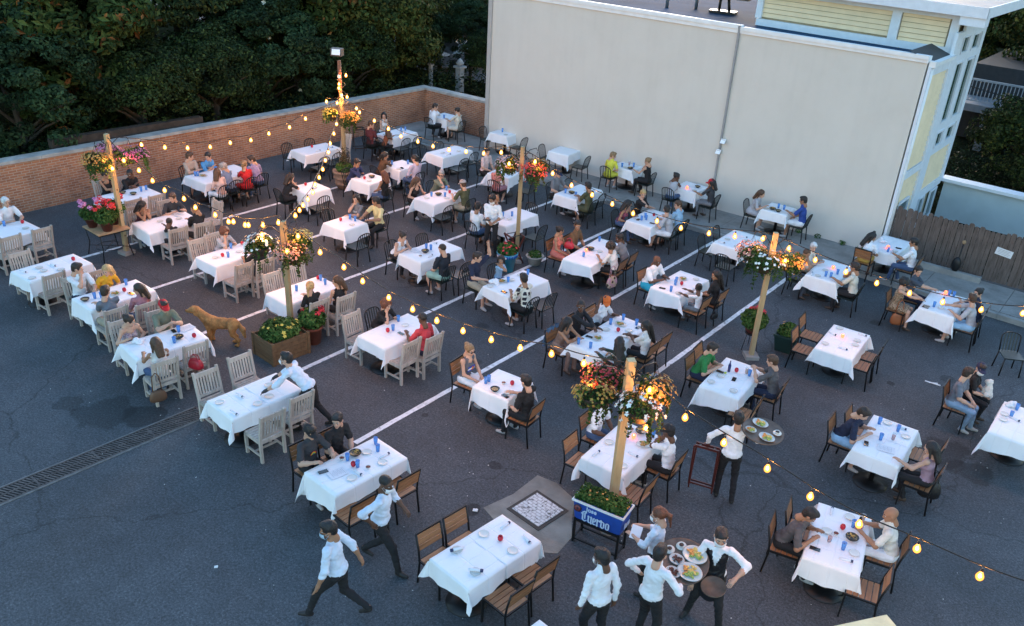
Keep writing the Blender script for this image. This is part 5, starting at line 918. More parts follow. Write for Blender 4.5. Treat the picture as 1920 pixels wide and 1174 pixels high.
def item_proto(kind):
    b = MB(); r = None
    if kind in ('plate', 'nplate'):
        if kind == 'plate': b.lathe([(.04, 0), (.05, .004), (.078, .013), (.080, .016), (.072, .013), (.05, .008), (.01, .007)], 20); return b.obj('side_plate', M_plate)
        r = link('plate_with_napkin', None); b.lathe([(.04, 0), (.05, .004), (.078, .013), (.080, .016), (.072, .013), (.05, .008), (.01, .007)], 20); b.obj('plate', M_plate, r)
        b = MB(); b.tube([(-.10, 0, .035), (.08, .02, .035)], .019, 8, .022); b.obj('napkin', M_nap, r); b = MB(); b.tube([(.06, .018, .035), (.10, .023, .035)], .0235, 8); b.obj('napkin_band', M_band, r); return r
    if kind == 'roll':
        r = link('rolled_napkin', None); b.tube([(-.11, 0, .018), (.09, 0, .018)], .016, 8, .019); b.obj('napkin', M_nap, r); b = MB(); b.tube([(.055, 0, .018), (.085, 0, .018)], .0205, 8); b.obj('napkin_band', M_band, r); return r
    if kind in ('tumbler', 'reddrink', 'amber'):
        r = link('tumbler' if kind == 'tumbler' else 'drink_glass', None); b.lathe([(.028, 0), (.038, .13), (.036, .13), (.027, .006)], 12); b.obj('glass', M_blue if kind == 'tumbler' else M_gl, r)
        b = MB(); b.lathe([(.026, .006), (.033, .09), (.001, .091)], 12); b.obj('drink', {'tumbler': mat('iced_water', (.35, .5, .75), .1, var=0, alpha=.7), 'reddrink': M_rd, 'amber': M_amber}[kind], r); return r
    if kind in ('candle', 'lit'):
        r = link('candle_holder', None); b.lathe([(.022, 0), (.038, .02), (.042, .05), (.036, .075), (.028, .085), (.024, .082), (.024, .03), (.001, .03)], 14); b.obj('glass', M_redlit if kind == 'lit' else M_red, r)
        b = MB(); b.ball((0, 0, .06), (.008, .008, .018), 6, 5); b.obj('flame', M_flame, r) if kind == 'lit' else None; return r
    if kind == 'chips':
        r = link('chip_bowl', None); b.lathe([(.05, 0), (.095, .04), (.10, .055), (.09, .05), (.01, .02)], 18); b.obj('bowl', M_bowlk, r); b = MB(); q = random.Random(3)
        for i in range(34):
            a, d = q.uniform(0, 6.28), q.uniform(0, .08); c = Vector((d * math.cos(a), d * math.sin(a), .05 + q.uniform(0, .035) * (1 - d * 8)))
            v = [c + Vector((q.uniform(-.03, .03), q.uniform(-.03, .03), q.uniform(-.012, .012))) for _ in range(3)]; b.add(v, [(0, 1, 2)])
        b.obj('chips', M_chip, r); return r
    if kind == 'bowl':
        r = link('black_bowl', None); b.lathe([(.045, 0), (.085, .045), (.09, .055), (.08, .05), (.01, .02)], 18); b.obj('bowl', M_bowlk, r); b = MB(); b.lathe([(.001, .046), (.05, .044), (.076, .036)], 14); b.obj('food', mat('stew', (.35, .24, .10), .6, var=.5, vs=30), r); return r
    if kind == 'food':
        r = link('food_platter', None); b.lathe([(.07, 0), (.13, .018), (.135, .022), (.12, .018), (.01, .01)], 22, sx=1, sy=.78); b.obj('platter', M_plate, r); b = MB(); q = random.Random(5)
        for i in range(16): a, d = q.uniform(0, 6.28), q.uniform(0, .07); b.ball((d * math.cos(a), d * math.sin(a) * .8, .024), (q.uniform(.015, .035), q.uniform(.012, .03), .014), 7, 5)
        b.obj('food', mat('food_mix', (.42, .22, .06), .7, var=.55, vs=45), r); b = MB()
        for i in range(7): a, d = q.uniform(0, 2.4), q.uniform(.03, .08); b.ball((d * math.cos(a), d * math.sin(a) * .8, .032), (.018, .016, .01), 6, 4)
        b.obj('greens', M_green, r); return r
    if kind == 'salsa':
        r = link('salsa_cup', None); b.lathe([(.026, 0), (.042, .035), (.04, .035), (.024, .006)], 14); b.obj('cup', M_plate, r); b = MB(); b.lathe([(.001, .03), (.037, .029)], 12); b.obj('salsa', M_salsa, r); return r
    if kind == 'phone': b.box((0, 0, .005), (.075, .15, .009)); return b.obj('phone', M_phone)
    if kind == 'paper': b.box((0, 0, .003), (.21, .29, .002)); b.m = 1; [b.box((-.01, .11 - .022 * i, .0045), (.15 - .03 * (i % 3), .004, .001)) for i in range(10)]; return b.obj('menu_sheet', [mat('menu_paper', (.68, .7, .74), .7, var=0), mat('menu_ink', (.35, .36, .4), .8, var=0)])
    if kind == 'lime': b.ball((0, 0, .02), (.03, .022, .02)); return b.obj('lime_wedge', mat('lime', (.45, .5, .04), .5))
    if kind == 'bottle': b.lathe([(.03, 0), (.031, .14), (.013, .19), (.012, .24), (.001, .24)], 12); return b.obj('beer_bottle', mat('blue_bottle', (.01, .02, .12), .1, spec=.9))
    if kind == 'napkins':
        q = random.Random(8)
        for i in range(6): b.ball((q.uniform(-.07, .07), q.uniform(-.06, .06), q.uniform(.03, .08)), (q.uniform(.05, .09), q.uniform(.04, .08), q.uniform(.03, .06)), 7, 5, Matrix.Rotation(q.uniform(0, 3), 4, 'Z') @ Matrix.Rotation(q.uniform(-.5, .5), 4, 'X'))
        me = b.mesh('heap', M_nap)
        for f in me.polygons: f.use_smooth = False
        return link('napkin_heap', me)
INM = dict(plate='small white side plate', nplate='white plate holding a rolled napkin', roll='rolled white napkin with dark band', tumbler='blue plastic tumbler', reddrink='glass of red drink', amber='glass of amber drink', candle='unlit red glass candle', lit='glowing red candle', chips='black bowl of tortilla chips', bowl='black bowl of food', food='oval platter of food', salsa='small cup of salsa', phone='black phone', paper='printed paper menu', lime='yellow lime wedge', bottle='dark blue beer bottle', napkins='heap of crumpled white napkins')
ICAT = dict(plate='plate', nplate='plate', roll='napkin', tumbler='tumbler', reddrink='drink', amber='drink', candle='candle', lit='candle', chips='bowl', bowl='bowl', food='platter', salsa='cup', phone='phone', paper='menu', lime='lime', bottle='bottle', napkins='napkin')
IP = {}; LIT = (28, 31, 32, 36, 37, 38, 39, 43, 20)
for (k, kd, x, y) in ITEMS:
    if kd == 'candle' and k in LIT: kd = 'lit'
    z = TABLES[k][5] + .749; rz = rnd.uniform(0, 6.28) if kd not in ('phone', 'paper', 'roll') else R(TABLES[k][2]) + rnd.choice((0, 1.57)) + rnd.uniform(-.3, .3)
    if kd not in IP: IP[kd] = o = item_proto(kd); o.location = (x, y, z); o.rotation_euler = (0, 0, rz)
    else: o = dup(IP[kd], (x, y, z), rz)
    at_table(o, INM[kd], k, ICAT[kd], {'tumbler': 'blue tumblers', 'plate': 'white side plates', 'candle': 'red candle holders', 'lit': 'red candle holders', 'roll': 'rolled napkins', 'phone': 'phones on tables'}.get(kd))
# ---------------------------------------------------------------- people
SKIN = {'L': (.52, .31, .22), 'M': (.33, .175, .105), 'D': (.11, .055, .035)}
HC = dict(white=(.6, .6, .6), grey=(.28, .27, .26), black=(.012, .010, .010), darkbrown=(.025, .015, .010), brown=(.07, .035, .018), auburn=(.12, .04, .018), blonde=(.45, .30, .13), darkblonde=(.22, .14, .07), strawberry=(.35, .15, .06))
CC_ = dict(white=(.72, .74, .78), offwhite=(.66, .64, .62), cream=(.60, .56, .48), whitev=(.7, .72, .76), vest=(.62, .60, .55), black=(.010, .010, .012), blackj=(.013, .013, .016), blackn=(.014, .018, .028), navy=(.012, .018, .045), royal=(.02, .06, .28), skyblue=(.08, .30, .60), paleblue=(.28, .45, .62), waiterblue=(.60, .68, .80), bluegrey=(.15, .20, .30), slate=(.13, .15, .19), slatedark=(.05, .065, .09),
 charcoal=(.035, .036, .042), greydark=(.085, .08, .085), greymid=(.16, .165, .18), greymidt=(.10, .105, .125), greylight=(.38, .38, .41), beige=(.42, .34, .28), khaki=(.34, .30, .22), gold=(.45, .28, .06), lemon=(.62, .58, .06), yellow=(.68, .34, .02), paleyellow=(.62, .52, .26), sage=(.16, .18, .13), olive=(.07, .075, .035), green=(.02, .17, .045), darkgreen=(.02, .035, .025), mint=(.25, .42, .36), turquoise=(.02, .35, .50),
 red=(.50, .015, .02), coral=(.50, .045, .06), coralp=(.55, .16, .12), rust=(.22, .07, .03), maroon=(.10, .02, .025), pink=(.38, .17, .20), blush=(.62, .45, .42), salmon=(.55, .20, .18), mauve=(.34, .22, .27), lilac=(.50, .42, .52), lavender=(.27, .22, .36), brown=(.09, .045, .02), brownt=(.13, .075, .035), taupe=(.20, .13, .105), nude=(.42, .26, .18), denim=(.05, .09, .18), lightdenim=(.20, .30, .42), suit=(.02, .03, .09))
def cmat(c):
    if c == 'floral': return pattern_mat('cloth_floral', 'dots', [(.35, .12, .18), (.2, .2, .3), (.5, .4, .4)], 40)
    if c == 'floral2': return pattern_mat('cloth_floral_red', 'dots', [(.5, .04, .06), (.25, .08, .12), (.06, .03, .06)], 30)
    if c == 'leopard': return pattern_mat('cloth_leopard', 'dots', [(.01, .01, .01), (.20, .13, .08), (.32, .23, .15)], 38)
    if c == 'pattern': return pattern_mat('cloth_camp', 'dots', [(.12, .1, .1), (.36, .28, .24), (.42, .34, .29)], 26)
    if c == 'patternbw': return pattern_mat('cloth_block', 'block', [(.02, .02, .03), (.66, .64, .55)], 9)
    return mat('cloth_' + c, CC_[c], .85, var=.12, vs=9, bump=.8, bs=11)
def sk(s): return mat('skin_' + s, SKIN[s], .55, var=.06, vs=8, spec=.35)
def hm(h): return mat('hair_' + h, HC[h], .5, var=.35, vs=25, bump=.6, bs=70)
M_lip = {s: mat('lips_' + s, tuple(a * b for a, b in zip(SKIN[s], (.95, .55, .55))), .4, var=0) for s in SKIN}
M_eye = mat('eye_white', (.55, .55, .55), .3, var=0); M_iris = mat('iris', (.015, .01, .008), .2, var=0)
def _grid(lo, hi, h):
    n = np.ceil((hi - lo) / h).astype(int) + 1; ax = [lo[i] + h * np.arange(n[i]) for i in range(3)]; return ax, n
def _eval(prims, ax, n, h, k=.03, ngroup=5):
    """prims: (group, kind, a, b, r1, r2); smooth union inside each group"""
    D = [None] * ngroup
    for g, kind, a, b, r1, r2 in prims:
        a = np.asarray(a, float); b = np.asarray(b, float)
        if kind == 'c': rm = max(r1, r2); lo = np.minimum(a, b) - rm - .05; hi = np.maximum(a, b) + rm + .05
        else: rm = np.max(np.abs(b)) if kind == 'e' else 0; lo = a - rm - .05; hi = a + rm + .05
        sl = []
        for i in range(3):
            i0 = max(int((lo[i] - ax[i][0]) / h), 0); i1 = min(int((hi[i] - ax[i][0]) / h) + 2, n[i]); sl.append(slice(i0, i1))
        if any(s.stop <= s.start for s in sl): continue
        X = ax[0][sl[0]][:, None, None]; Y = ax[1][sl[1]][None, :, None]; Z = ax[2][sl[2]][None, None, :]
        if kind == 'c':
            d = b - a; L2 = d @ d + 1e-9; t = np.clip(((X - a[0]) * d[0] + (Y - a[1]) * d[1] + (Z - a[2]) * d[2]) / L2, 0, 1)
            v = np.sqrt((X - a[0] - t * d[0]) ** 2 + (Y - a[1] - t * d[1]) ** 2 + (Z - a[2] - t * d[2]) ** 2) - (r1 + (r2 - r1) * t)
        else:
            M = r1 if r1 is not None else np.eye(3); x, y, z = X - a[0], Y - a[1], Z - a[2]
            q = [M[0, i] * x + M[1, i] * y + M[2, i] * z for i in range(3)]
            k0 = np.sqrt(sum((q[i] / b[i]) ** 2 for i in range(3))); k1 = np.sqrt(sum((q[i] / b[i] ** 2) ** 2 for i in range(3))) + 1e-6; v = k0 * (k0 - 1) / k1
        if D[g] is None: D[g] = np.full(tuple(n), .2)
        o = D[g][tuple(sl)]; hh = np.maximum(k - np.abs(o - v), 0) / k; D[g][tuple(sl)] = np.minimum(o, v) - hh * hh * k * .25
    return [d if d is not None else np.full(tuple(n), .2) for d in D]
def surfnet(D, ax, h):
    n = D.shape; S = D < 0; c = np.zeros(tuple(x - 1 for x in n), int)
    for dx in (0, 1):
        for dy in (0, 1):
            for dz in (0, 1): c += S[dx:n[0] - 1 + dx, dy:n[1] - 1 + dy, dz:n[2] - 1 + dz]
    act = (c > 0) & (c < 8); idx = np.full(act.shape, -1); I = np.argwhere(act); idx[act] = np.arange(len(I)); P = np.zeros((len(I), 3)); cnt = np.zeros(len(I))
    cor = [(a, b, d) for a in (0, 1) for b in (0, 1) for d in (0, 1)]
    for p in cor:
        for ax_ in range(3):
            if p[ax_] == 1: continue
            q = list(p); q[ax_] = 1; v0 = D[I[:, 0] + p[0], I[:, 1] + p[1], I[:, 2] + p[2]]; v1 = D[I[:, 0] + q[0], I[:, 1] + q[1], I[:, 2] + q[2]]
            m = (v0 < 0) != (v1 < 0); t = np.where(m, v0 / (v0 - v1 + 1e-12), 0); e = np.array(p, float)[None].repeat(len(I), 0); e[:, ax_] += t
            P[m] += e[m]; cnt[m] += 1
    P = I + P / cnt[:, None]; V = np.array([a[0] for a in ax]) + P * h; F = []
    for a in range(3):
        b, c2 = (a + 1) % 3, (a + 2) % 3; s0 = [slice(None)] * 3; s1 = [slice(None)] * 3; s0[a] = slice(0, -1); s1[a] = slice(1, None)
        E = S[tuple(s0)] != S[tuple(s1)]; J = np.argwhere(E); J = J[(J[:, b] > 0) & (J[:, c2] > 0) & (J[:, b] < n[b] - 1) & (J[:, c2] < n[c2] - 1)]
        fl = S[tuple(s0)][J[:, 0], J[:, 1], J[:, 2]]; q = []
        for ob, oc in ((-1, -1), (0, -1), (0, 0), (-1, 0)):
            K = J.copy(); K[:, b] += ob; K[:, c2] += oc; q.append(idx[K[:, 0], K[:, 1], K[:, 2]])
        q = np.stack(q, 1); q[~fl] = q[~fl][:, ::-1]; F.append(q)
    return V, np.concatenate(F)
def polish(V, F, it=1):
    for _ in range(it):
        A = np.zeros_like(V); c = np.zeros(len(V))
        for i in range(4): np.add.at(A, F[:, i], V[F[:, (i + 1) % 4]]); np.add.at(c, F[:, i], 1)
        V = V * .5 + .5 * A / c[:, None]
    return V
def head_template():
    h = .010; P = [(0, 'e', (0, -.012, .03), (.076, .095, .088), None, 0), (0, 'e', (0, .022, -.045), (.056, .068, .074), None, 0), (0, 'c', (0, .088, .012), (0, .106, -.024), .009, .014), (0, 'c', (-.045, .072, .032), (.045, .072, .032), .014, .014),
        (0, 'e', (.080, -.008, -.008), (.012, .022, .032), None, 0), (0, 'e', (-.080, -.008, -.008), (.012, .022, .032), None, 0), (0, 'e', (0, .078, -.058), (.026, .016, .010), None, 0), (0, 'e', (0, .070, -.098), (.024, .022, .02), None, 0), (0, 'c', (0, -.02, -.05), (0, -.045, -.165), .052, .056)]
    lo, hi = np.array((-.12, -.14, -.2)), np.array((.12, .15, .15)); ax, n = _grid(lo, hi, h); D = _eval(P, ax, n, h, .022, 1)[0]
    X, Y, Z = np.meshgrid(*ax, indexing='ij')
    for s in (-1, 1): D = np.maximum(D, -(np.sqrt((X - s * .031) ** 2 + (Y - .098) ** 2 + (Z - .012) ** 2) - .020))
    V, F = surfnet(D, ax, h); V = polish(V, F); c = V[F].mean(1); mi = ((np.abs(c[:, 0]) < .024) & (np.abs(c[:, 2] + .058) < .009) & (c[:, 1] > .075)).astype(int); return V, F, mi
HV, HF, HM = head_template()
HAIR = {}
def hair_mesh(style, col):
    if (style, col) in HAIR: return HAIR[(style, col)]
    h = .012; P = []; E = P.append; lo, hi = [-.15, -.2, -.14], [.15, .14, .2]; amp = .004
    cap = lambda r: E((0, 'e', (0, -.018, .038), r, None, 0))
    if style == 'buzz': cap((.079, .098, .086)); amp = .001
    elif style == 'short': cap((.086, .104, .096)); E((0, 'e', (0, -.052, -.035), (.066, .055, .055), None, 0)); E((0, 'e', (0, .045, .098), (.06, .05, .03), None, 0)); amp = .006
    elif style == 'bald': return None
    else: cap((.088, .106, .097)); amp = .006
    if style in ('long', 'longb', 'longbun', 'longc'):
        dn = {'long': -.22, 'longb': -.42, 'longbun': -.30, 'longc': -.24}[style]; w = .085 if style != 'longc' else .11; lo[2] = dn - .08
        E((0, 'c', (.03, -.085, .0), (.035, -.13, dn), .062, .04)); E((0, 'c', (-.03, -.085, .0), (-.035, -.13, dn), .062, .04))
        for s in (-1, 1): E((0, 'c', (s * .072, -.01, .03), (s * (w + .01), -.03, dn * .65), .027, .017))
        if style == 'longc': amp = .016
    if style == 'longbun': E((0, 'e', (0, -.03, .145), (.035, .035, .035), None, 0))
    if style == 'pony': E((0, 'c', (0, -.11, .05), (0, -.155, .0), .03, .032)); E((0, 'c', (0, -.155, .0), (.01, -.15, -.20), .032, .012)); lo[2] = -.26
    if style == 'bun': E((0, 'e', (0, -.115, .08), (.038, .036, .036), None, 0))
    if style == 'curly': E((0, 'e', (0, -.03, .02), (.125, .12, .12), None, 0)); amp = .018; lo[2] = -.16; lo[0] = -.17; hi[0] = .17
    ax, n = _grid(np.array(lo), np.array(hi), h); D = _eval(P, ax, n, h, .03, 1)[0]; X, Y, Z = np.meshgrid(*ax, indexing='ij')
    f = 55.; D = D + amp * np.sin(X * f + 1.3 * np.sin(Z * 40)) * np.sin(Y * f * .9 + 2) * np.sin(Z * f * .6 + X * 30)
    face = np.sqrt((X / .072) ** 2 + ((Y - .118) / .104) ** 2 + ((Z + .026) / .108) ** 2) - 1
    D = np.maximum(D, -face * .07); V, F = surfnet(D, ax, h); V = polish(V, F)
    HAIR[(style, col)] = me = np_mesh('hair', V, F, [hm(col)]); return me
def cap_mesh(col):
    key = ('cap', col)
    if key in HAIR: return HAIR[key]
    b = MB(); n = 16; vs = []; m = mat('cap_' + col, dict(red=(.45, .01, .02), orange=(.62, .13, .02), navy=(.012, .02, .06), grey=(.3, .3, .31), black=(.012, .012, .014))[col], .8)
    for i in range(7):
        t = math.pi / 2 * i / 6
        for k in range(n): a = 6.2832 * k / n; vs.append((.092 * math.cos(a) * math.cos(t), -.015 + .112 * math.sin(a) * math.cos(t), .035 + .10 * math.sin(t)))
    b.add(vs, [(i * n + k, i * n + (k + 1) % n, (i + 1) * n + (k + 1) % n, (i + 1) * n + k) for i in range(6) for k in range(n)] + [tuple(range(n - 1, -1, -1))], True)
    vs = []
    for j in range(5):
        for k in range(9): a = math.pi * (.12 + .76 * k / 8); r = j / 4; vs.append((.09 * math.cos(a) * (1 - .08 * r), -.015 + .11 * math.sin(a) + .085 * r * math.sin(a) ** .6, .045 - .02 * r - .018 * abs(math.cos(a))))
    q = [(j * 9 + k, j * 9 + k + 1, j * 9 + k + 10, j * 9 + k + 9) for j in range(4) for k in range(8)]
    b.add(vs, q, True); b.add([(x, y, z - .006) for x, y, z in vs], [f[::-1] for f in q], True); HAIR[key] = me = b.mesh('cap', m); return me
def mask_mesh(col='mask_white'):
    if col in HAIR: return HAIR[col]
    b = MB(); vs = []
    for j in range(7):
        for k in range(9):
            a = (k / 8 - .5) * 2.3; z = -.015 - .095 * j / 6; w = 1 - .25 * (j / 6) ** 2; rr = .074 + .026 * math.sin(math.pi * (j + 1) / 8); vs.append((rr * .92 * w * math.sin(a), .022 + (rr + .012) * math.cos(a) * w, z))
    b.add(vs, [(j * 9 + k, (j + 1) * 9 + k, (j + 1) * 9 + k + 1, j * 9 + k + 1) for j in range(6) for k in range(8)], True)
    for s in (-1, 1): b.tube([(s * .065, .06, -.03), (s * .084, .0, -.005)], .002, 4); b.tube([(s * .06, .05, -.09), (s * .084, .0, -.02)], .002, 4)
    HAIR[col] = me = b.mesh('face_mask', mat(col, (.74, .75, .77) if col == 'mask_white' else (.35, .5, .62), .8)); return me
def ik(S, Wt, l1, l2, pole):
    d = Wt - S; L = d.length
    if L > (l1 + l2) * .985: d = d * ((l1 + l2) * .985 / L); L = d.length; Wt = S + d
    if L < abs(l1 - l2) + .02: L = abs(l1 - l2) + .02
    a = (l1 * l1 - l2 * l2 + L * L) / (2 * L); hh = math.sqrt(max(l1 * l1 - a * a, 0)); u = d.normalized(); p = pole - u * pole.dot(u); p.normalize(); return S + u * a + p * hh, Wt
def fingers(b, Wr, d, nrm, side, s, curl=.5, sg=1, spread=.0):
    base = Wr + d * .075 * s
    for i, (off, l) in enumerate(((-.030, .066), (-.010, .074), (.010, .070), (.029, .055))):
        p0 = base + side * off * s * sg * -1; p1 = p0 + (d + nrm * -curl * .4 + side * (-off * spread * 12 * sg)).normalized() * l * .5 * s; p2 = p1 + (d - nrm * curl * 1.1).normalized() * l * .5 * s
        b.tube([p0 - d * .02, p0, p1, p2], .0098 * s, 5, .0072 * s)
    t0 = Wr + d * .02 * s + side * .022 * s * sg; t1 = t0 + (d * .7 + side * .8 * sg - nrm * .2).normalized() * .035 * s; b.tube([t0, t1, t1 + (d - nrm * .2 + side * .1 * sg).normalized() * .028 * s], .0115 * s, 5, .009 * s)
def person(x, y, z0, face, skin, hair, hcol, shirt, sleeve, bottom, bcol, pose, extra, label=None, d=.35, lean=8, look=0, pitch=None, J=None, vox=None, seed=0, group=None):
    V3 = Vector; rr = random.Random(seed); ex = extra.split(',') if extra else []; fem = 'fem' in ex; child = 'child' in ex; big = 'big' in ex
    s = .70 if child else (.93 if fem else 1.0); gw = 1.16 if big else 1.0; dist = math.hypot(x, y); vox = vox or (.0145 if dist < 14 else .0175 if dist < 21 else .021)
    stand = J is not None; la = R(lean); t = V3((0, math.sin(la), math.cos(la)))
    if stand: H = V3((0, 0, .93 * s)) + V3(J.get('hip', (0, 0, 0)))
    else: H = V3((0, -.10, .46 + .095 * gw))
    TL = .47 * s; C = H + t * TL; tw = R(J.get('twist', 0) if stand else rr.uniform(-8, 8)); ct, st_ = math.cos(tw), math.sin(tw); sw = .175 * s * (gw if not fem else .93)
    xd = V3((ct, st_, 0)); Sh = {1: C + xd * sw - t * .01, -1: C - xd * sw - t * .01}
    lk = R(look); pt = R(pitch if pitch is not None else -(12 + lean * .3)); HR = (Matrix.Rotation(lk, 3, 'Z') @ Matrix.Rotation(pt, 3, 'X'))
    Hd = C + t * .075 * s + V3((0, .020, .124)) * (s if not child else .85); hs = .96 if fem else 1.0
    if child: hs = .88
    hs *= 1.04
    pr = []; A = lambda g, k, a, b_, r1=None, r2=0: pr.append((g, k, tuple(a), tuple(b_), r1, r2))
    # torso frame for ellipsoids: columns are local axes
    fx = xd; fz = t; fy = fz.cross(fx).normalized(); fx = fy.cross(fz); TM = np.array([[fx[i], fy[i], fz[i]] for i in range(3)])
    Tp = lambda a, f: H + fx * a[0] + fy * a[1] + fz * a[2]
    ss = s * gw; g_sh = 1; top = 1 if sleeve != '0' else 0
    A(1, 'e', Tp((0, .0, .03 * s), 0), ((.168 if stand and not fem else .154) * ss, (.134 if stand else .122) * ss, .10 * s), TM); A(1, 'e', Tp((0, .005 if not big else .03, .15 * s), 0), ((.150 if stand else .138) * ss * (.9 if fem else 1), .105 * ss * (1.15 if big else 1), .17 * s), TM)
    A(1, 'e', Tp((0, .0, .32 * s), 0), (.152 * ss * (.94 if fem else 1), .108 * ss, .16 * s), TM)
    if fem and not child:
        for q in (-1, 1): A(1, 'e', Tp((q * .07, .075, .30 * s), 0), (.06, .055, .055), TM)
    A(top, 'c', Sh[1] - xd * .025 - t * .012, Sh[-1] + xd * .025 - t * .012, .056 * ss, .056 * ss); A(top, 'c', C - t * .05, C + t * .02, .075 * ss, .05 * ss)
    if sleeve in 'n0': A(0, 'c', C - t * .02 + fy * .035, C + t * .03 + fy * .02, .07 * s, .05 * s); A(0, 'e', Sh[1], (.052 * s,) * 3, None); A(0, 'e', Sh[-1], (.052 * s,) * 3, None)
    N0 = C + t * .02 * s; A(0, 'c', N0, Hd + HR @ V3((0, -.03, -.06)) * hs, .054 * s, .050 * s)
    if sleeve in 'sl' and top: A(1, 'c', C - t * .01, N0 + t * (.06 if stand else .042), .076 * s, (.064 if stand else .060) * s)
    # arms
    l1, l2 = .285 * s, .255 * s; tz = .775; ey = d; arms = {}; G = {}; solo = rr.random()
    for q in (-1, 1):
        S = Sh[q]; pole = V3((q * .6, -.3, -.8)); bx_ = rr.uniform(.09, .16); py = min(max(ey + rr.uniform(.03, .10), S.y + .20), S.y + .40)
        w = V3((q * bx_, py, tz + .04)); curl = .5
        p = pose
        if not stand and p == 'tab' and (py < ey + .005 or (solo < .2 and q > 0) or (.2 < solo < .38 and q < 0)): w = V3((q * .10, H.y + .30, .64))
        elif not stand and p == 'tab' and .38 < solo < .62: w.x = -q * .03; w.y = py - .02; w.z += .03 * (q > 0)
        if stand: w = V3(J['hand'][0 if q < 0 else 1]); pole = V3(J.get('pole', ((-.5, -.7, -.5), (.5, -.7, -.5)))[0 if q < 0 else 1])
        elif p == 'chin' and q == 1 or p == 'chin2': w = Hd + HR @ V3((q * .035, .085, -.115)) * hs; pole = V3((q * .5, .5, -1)); curl = 1.2
        elif p == 'lap' or p == 'dog': w = V3((q * .09, H.y + .33, .62)); pole = V3((q * .7, -.6, -.4)); w.x = q * (.05 if p == 'dog' else .1); w.z = .66 if p == 'dog' else .63
        elif p == 'cross': w = V3((-q * .06, ey + .10, tz + (.05 if q > 0 else .10))); pole = V3((q, .0, -.4))
        elif p in ('wave', 'wave2') and q == (-1 if p == 'wave' else 1): w = S + V3((q * .16, .06, .42 if p == 'wave' else .30)) * s; pole = V3((q, .1, -.6)); curl = .05
        elif p == 'phone': w = V3((q * .05, C.y + .33, C.z - .08)); curl = 1.2; pole = V3((q * .7, -.2, -.7))
        elif p == 'reach' and q == 1: w = V3((.02, S.y + .55, tz + .10)); pole = V3((.6, -.2, -.6))
        elif p == 'menu': w = V3((q * .17, ey + .05, tz + .10)); curl = 1.0
        El, w = ik(S, w, l1, l2, pole); arms[q] = (S, El, w, curl); sr = .048 if fem else .055; ar = (.040 if fem else .046) * s * (1.1 if big else 1)
        dU, dF = (El - S), (w - El)
        if sleeve == 's':
            A(1, 'c', S, S + dU * .72, sr * ss, (sr + .006) * ss); A(0, 'c', S + dU * .5, El, ar, ar * .88)
        elif sleeve == 'l': A(1, 'c', S, El, sr * ss, sr * .9 * s); A(1, 'c', El, El + dF * .93, sr * .88 * s, .037 * s)
        elif sleeve == 'r': A(1, 'c', S, El, sr * ss, sr * .95 * s); A(1, 'c', El, El + dF * .3, sr * .95 * s, .05 * s)
        else: A(0, 'c', S, El, ar, ar * .85)
        if sleeve != 'l': A(0, 'c', El, El + dF * .45, ar * .9, ar * .88); A(0, 'c', El + dF * .4, w, ar * .86, .026 * s)
        dn = dF.normalized(); nrm = V3((0, 0, 1)) if abs(dn.z) < .75 else V3((0, -1, 0)); sd = dn.cross(nrm).normalized(); nrm = sd.cross(dn)
        pm = w + dn * .045 * s
        gl = 4 if 'gloves' in ex else 0
        for o_ in (-.017, 0, .017): A(gl, 'c', w + dn * .01 + sd * o_ * .7 * s, w + dn * .08 * s + sd * o_ * s, .019 * s, .016 * s)
        if gl: A(4, 'c', w - dn * .05, w + dn * .02, .033, .027)
        G[q] = (w, dn, nrm, sd, curl)
    # legs
    th_, sh_ = .425 * s, .41 * s; bt = 2
    A(2, 'e', H + V3((0, 0, -.015)), (.158 * ss, .120 * ss, .105 * s), TM)
    for q in (-1, 1):
        hj = H + V3((q * .088 * ss, .0, -.02))
        if stand: an = V3(J['foot'][0 if q < 0 else 1]) + V3((0, 0, .085)); kn, an = ik(hj, an, th_ * 1.02, sh_ * 1.03, V3((q * .1, 1, 0))); fd = V3(J.get('toe', ((0, 1, 0), (0, 1, 0)))[0 if q < 0 else 1]).normalized()
        else:
            kn = hj + V3((q * rr.uniform(.0, .07), th_ * .98, -.03 * s)); ay_ = rr.uniform(-.12, .12); az = max(.085, kn.z - sh_ * .99); an = V3((kn.x + q * rr.uniform(-.03, .03), kn.y + ay_ - .04, az)); fd = V3((q * .15, 1, 0)).normalized()
        dT, dS = kn - hj, an - kn; r0, r1 = .088 * ss, .060 * ss
        if bottom == 'pants': A(2, 'c', hj, kn, r0, r1 * 1.04); A(2, 'c', kn, an + V3((0, 0, -.01)), r1 * 1.0, .047 * s); A(0, 'c', an, an + V3((0, 0, -.04)), .035 * s, .033 * s)
        else:
            f_ = .86 if bottom == 'shorts' else .80
            A(2, 'c', hj, hj + dT * f_, r0 * 1.08, r1 * 1.35); A(0, 'c', hj + dT * .6, kn, r1 * 1.05, r1 * .86); A(0, 'c', kn, kn + dS * .35, r1 * .84, .054 * s); A(0, 'c', kn + dS * .3, an, .054 * s, .034 * s)
        hb = an + V3((0, 0, -.045)) - fd * .03; A(3, 'c', hb, an + V3((0, 0, -.058)) + fd * .135 * s, .036, .030); A(3, 'c', an + V3((0, 0, -.03)), an + V3((0, 0, -.05)) + fd * .05, .040, .034)
    if bottom == 'skirt': A(2, 'c', H + V3((0, .04, -.03)), H + V3((0, th_ * .8, -.05)), .12 * ss, .10 * ss)
    if 'apron' in ex: A(4, 'e', H + fy * .02 + V3((0, 0, -.20)), (.185, .150, .30), None)
    pts = [np.array(p[2]) for p in pr] + [np.array(p[3]) for p in pr if p[1] == 'c']; lo = np.min(pts, 0) - .17; hi = np.max(pts, 0) + .17
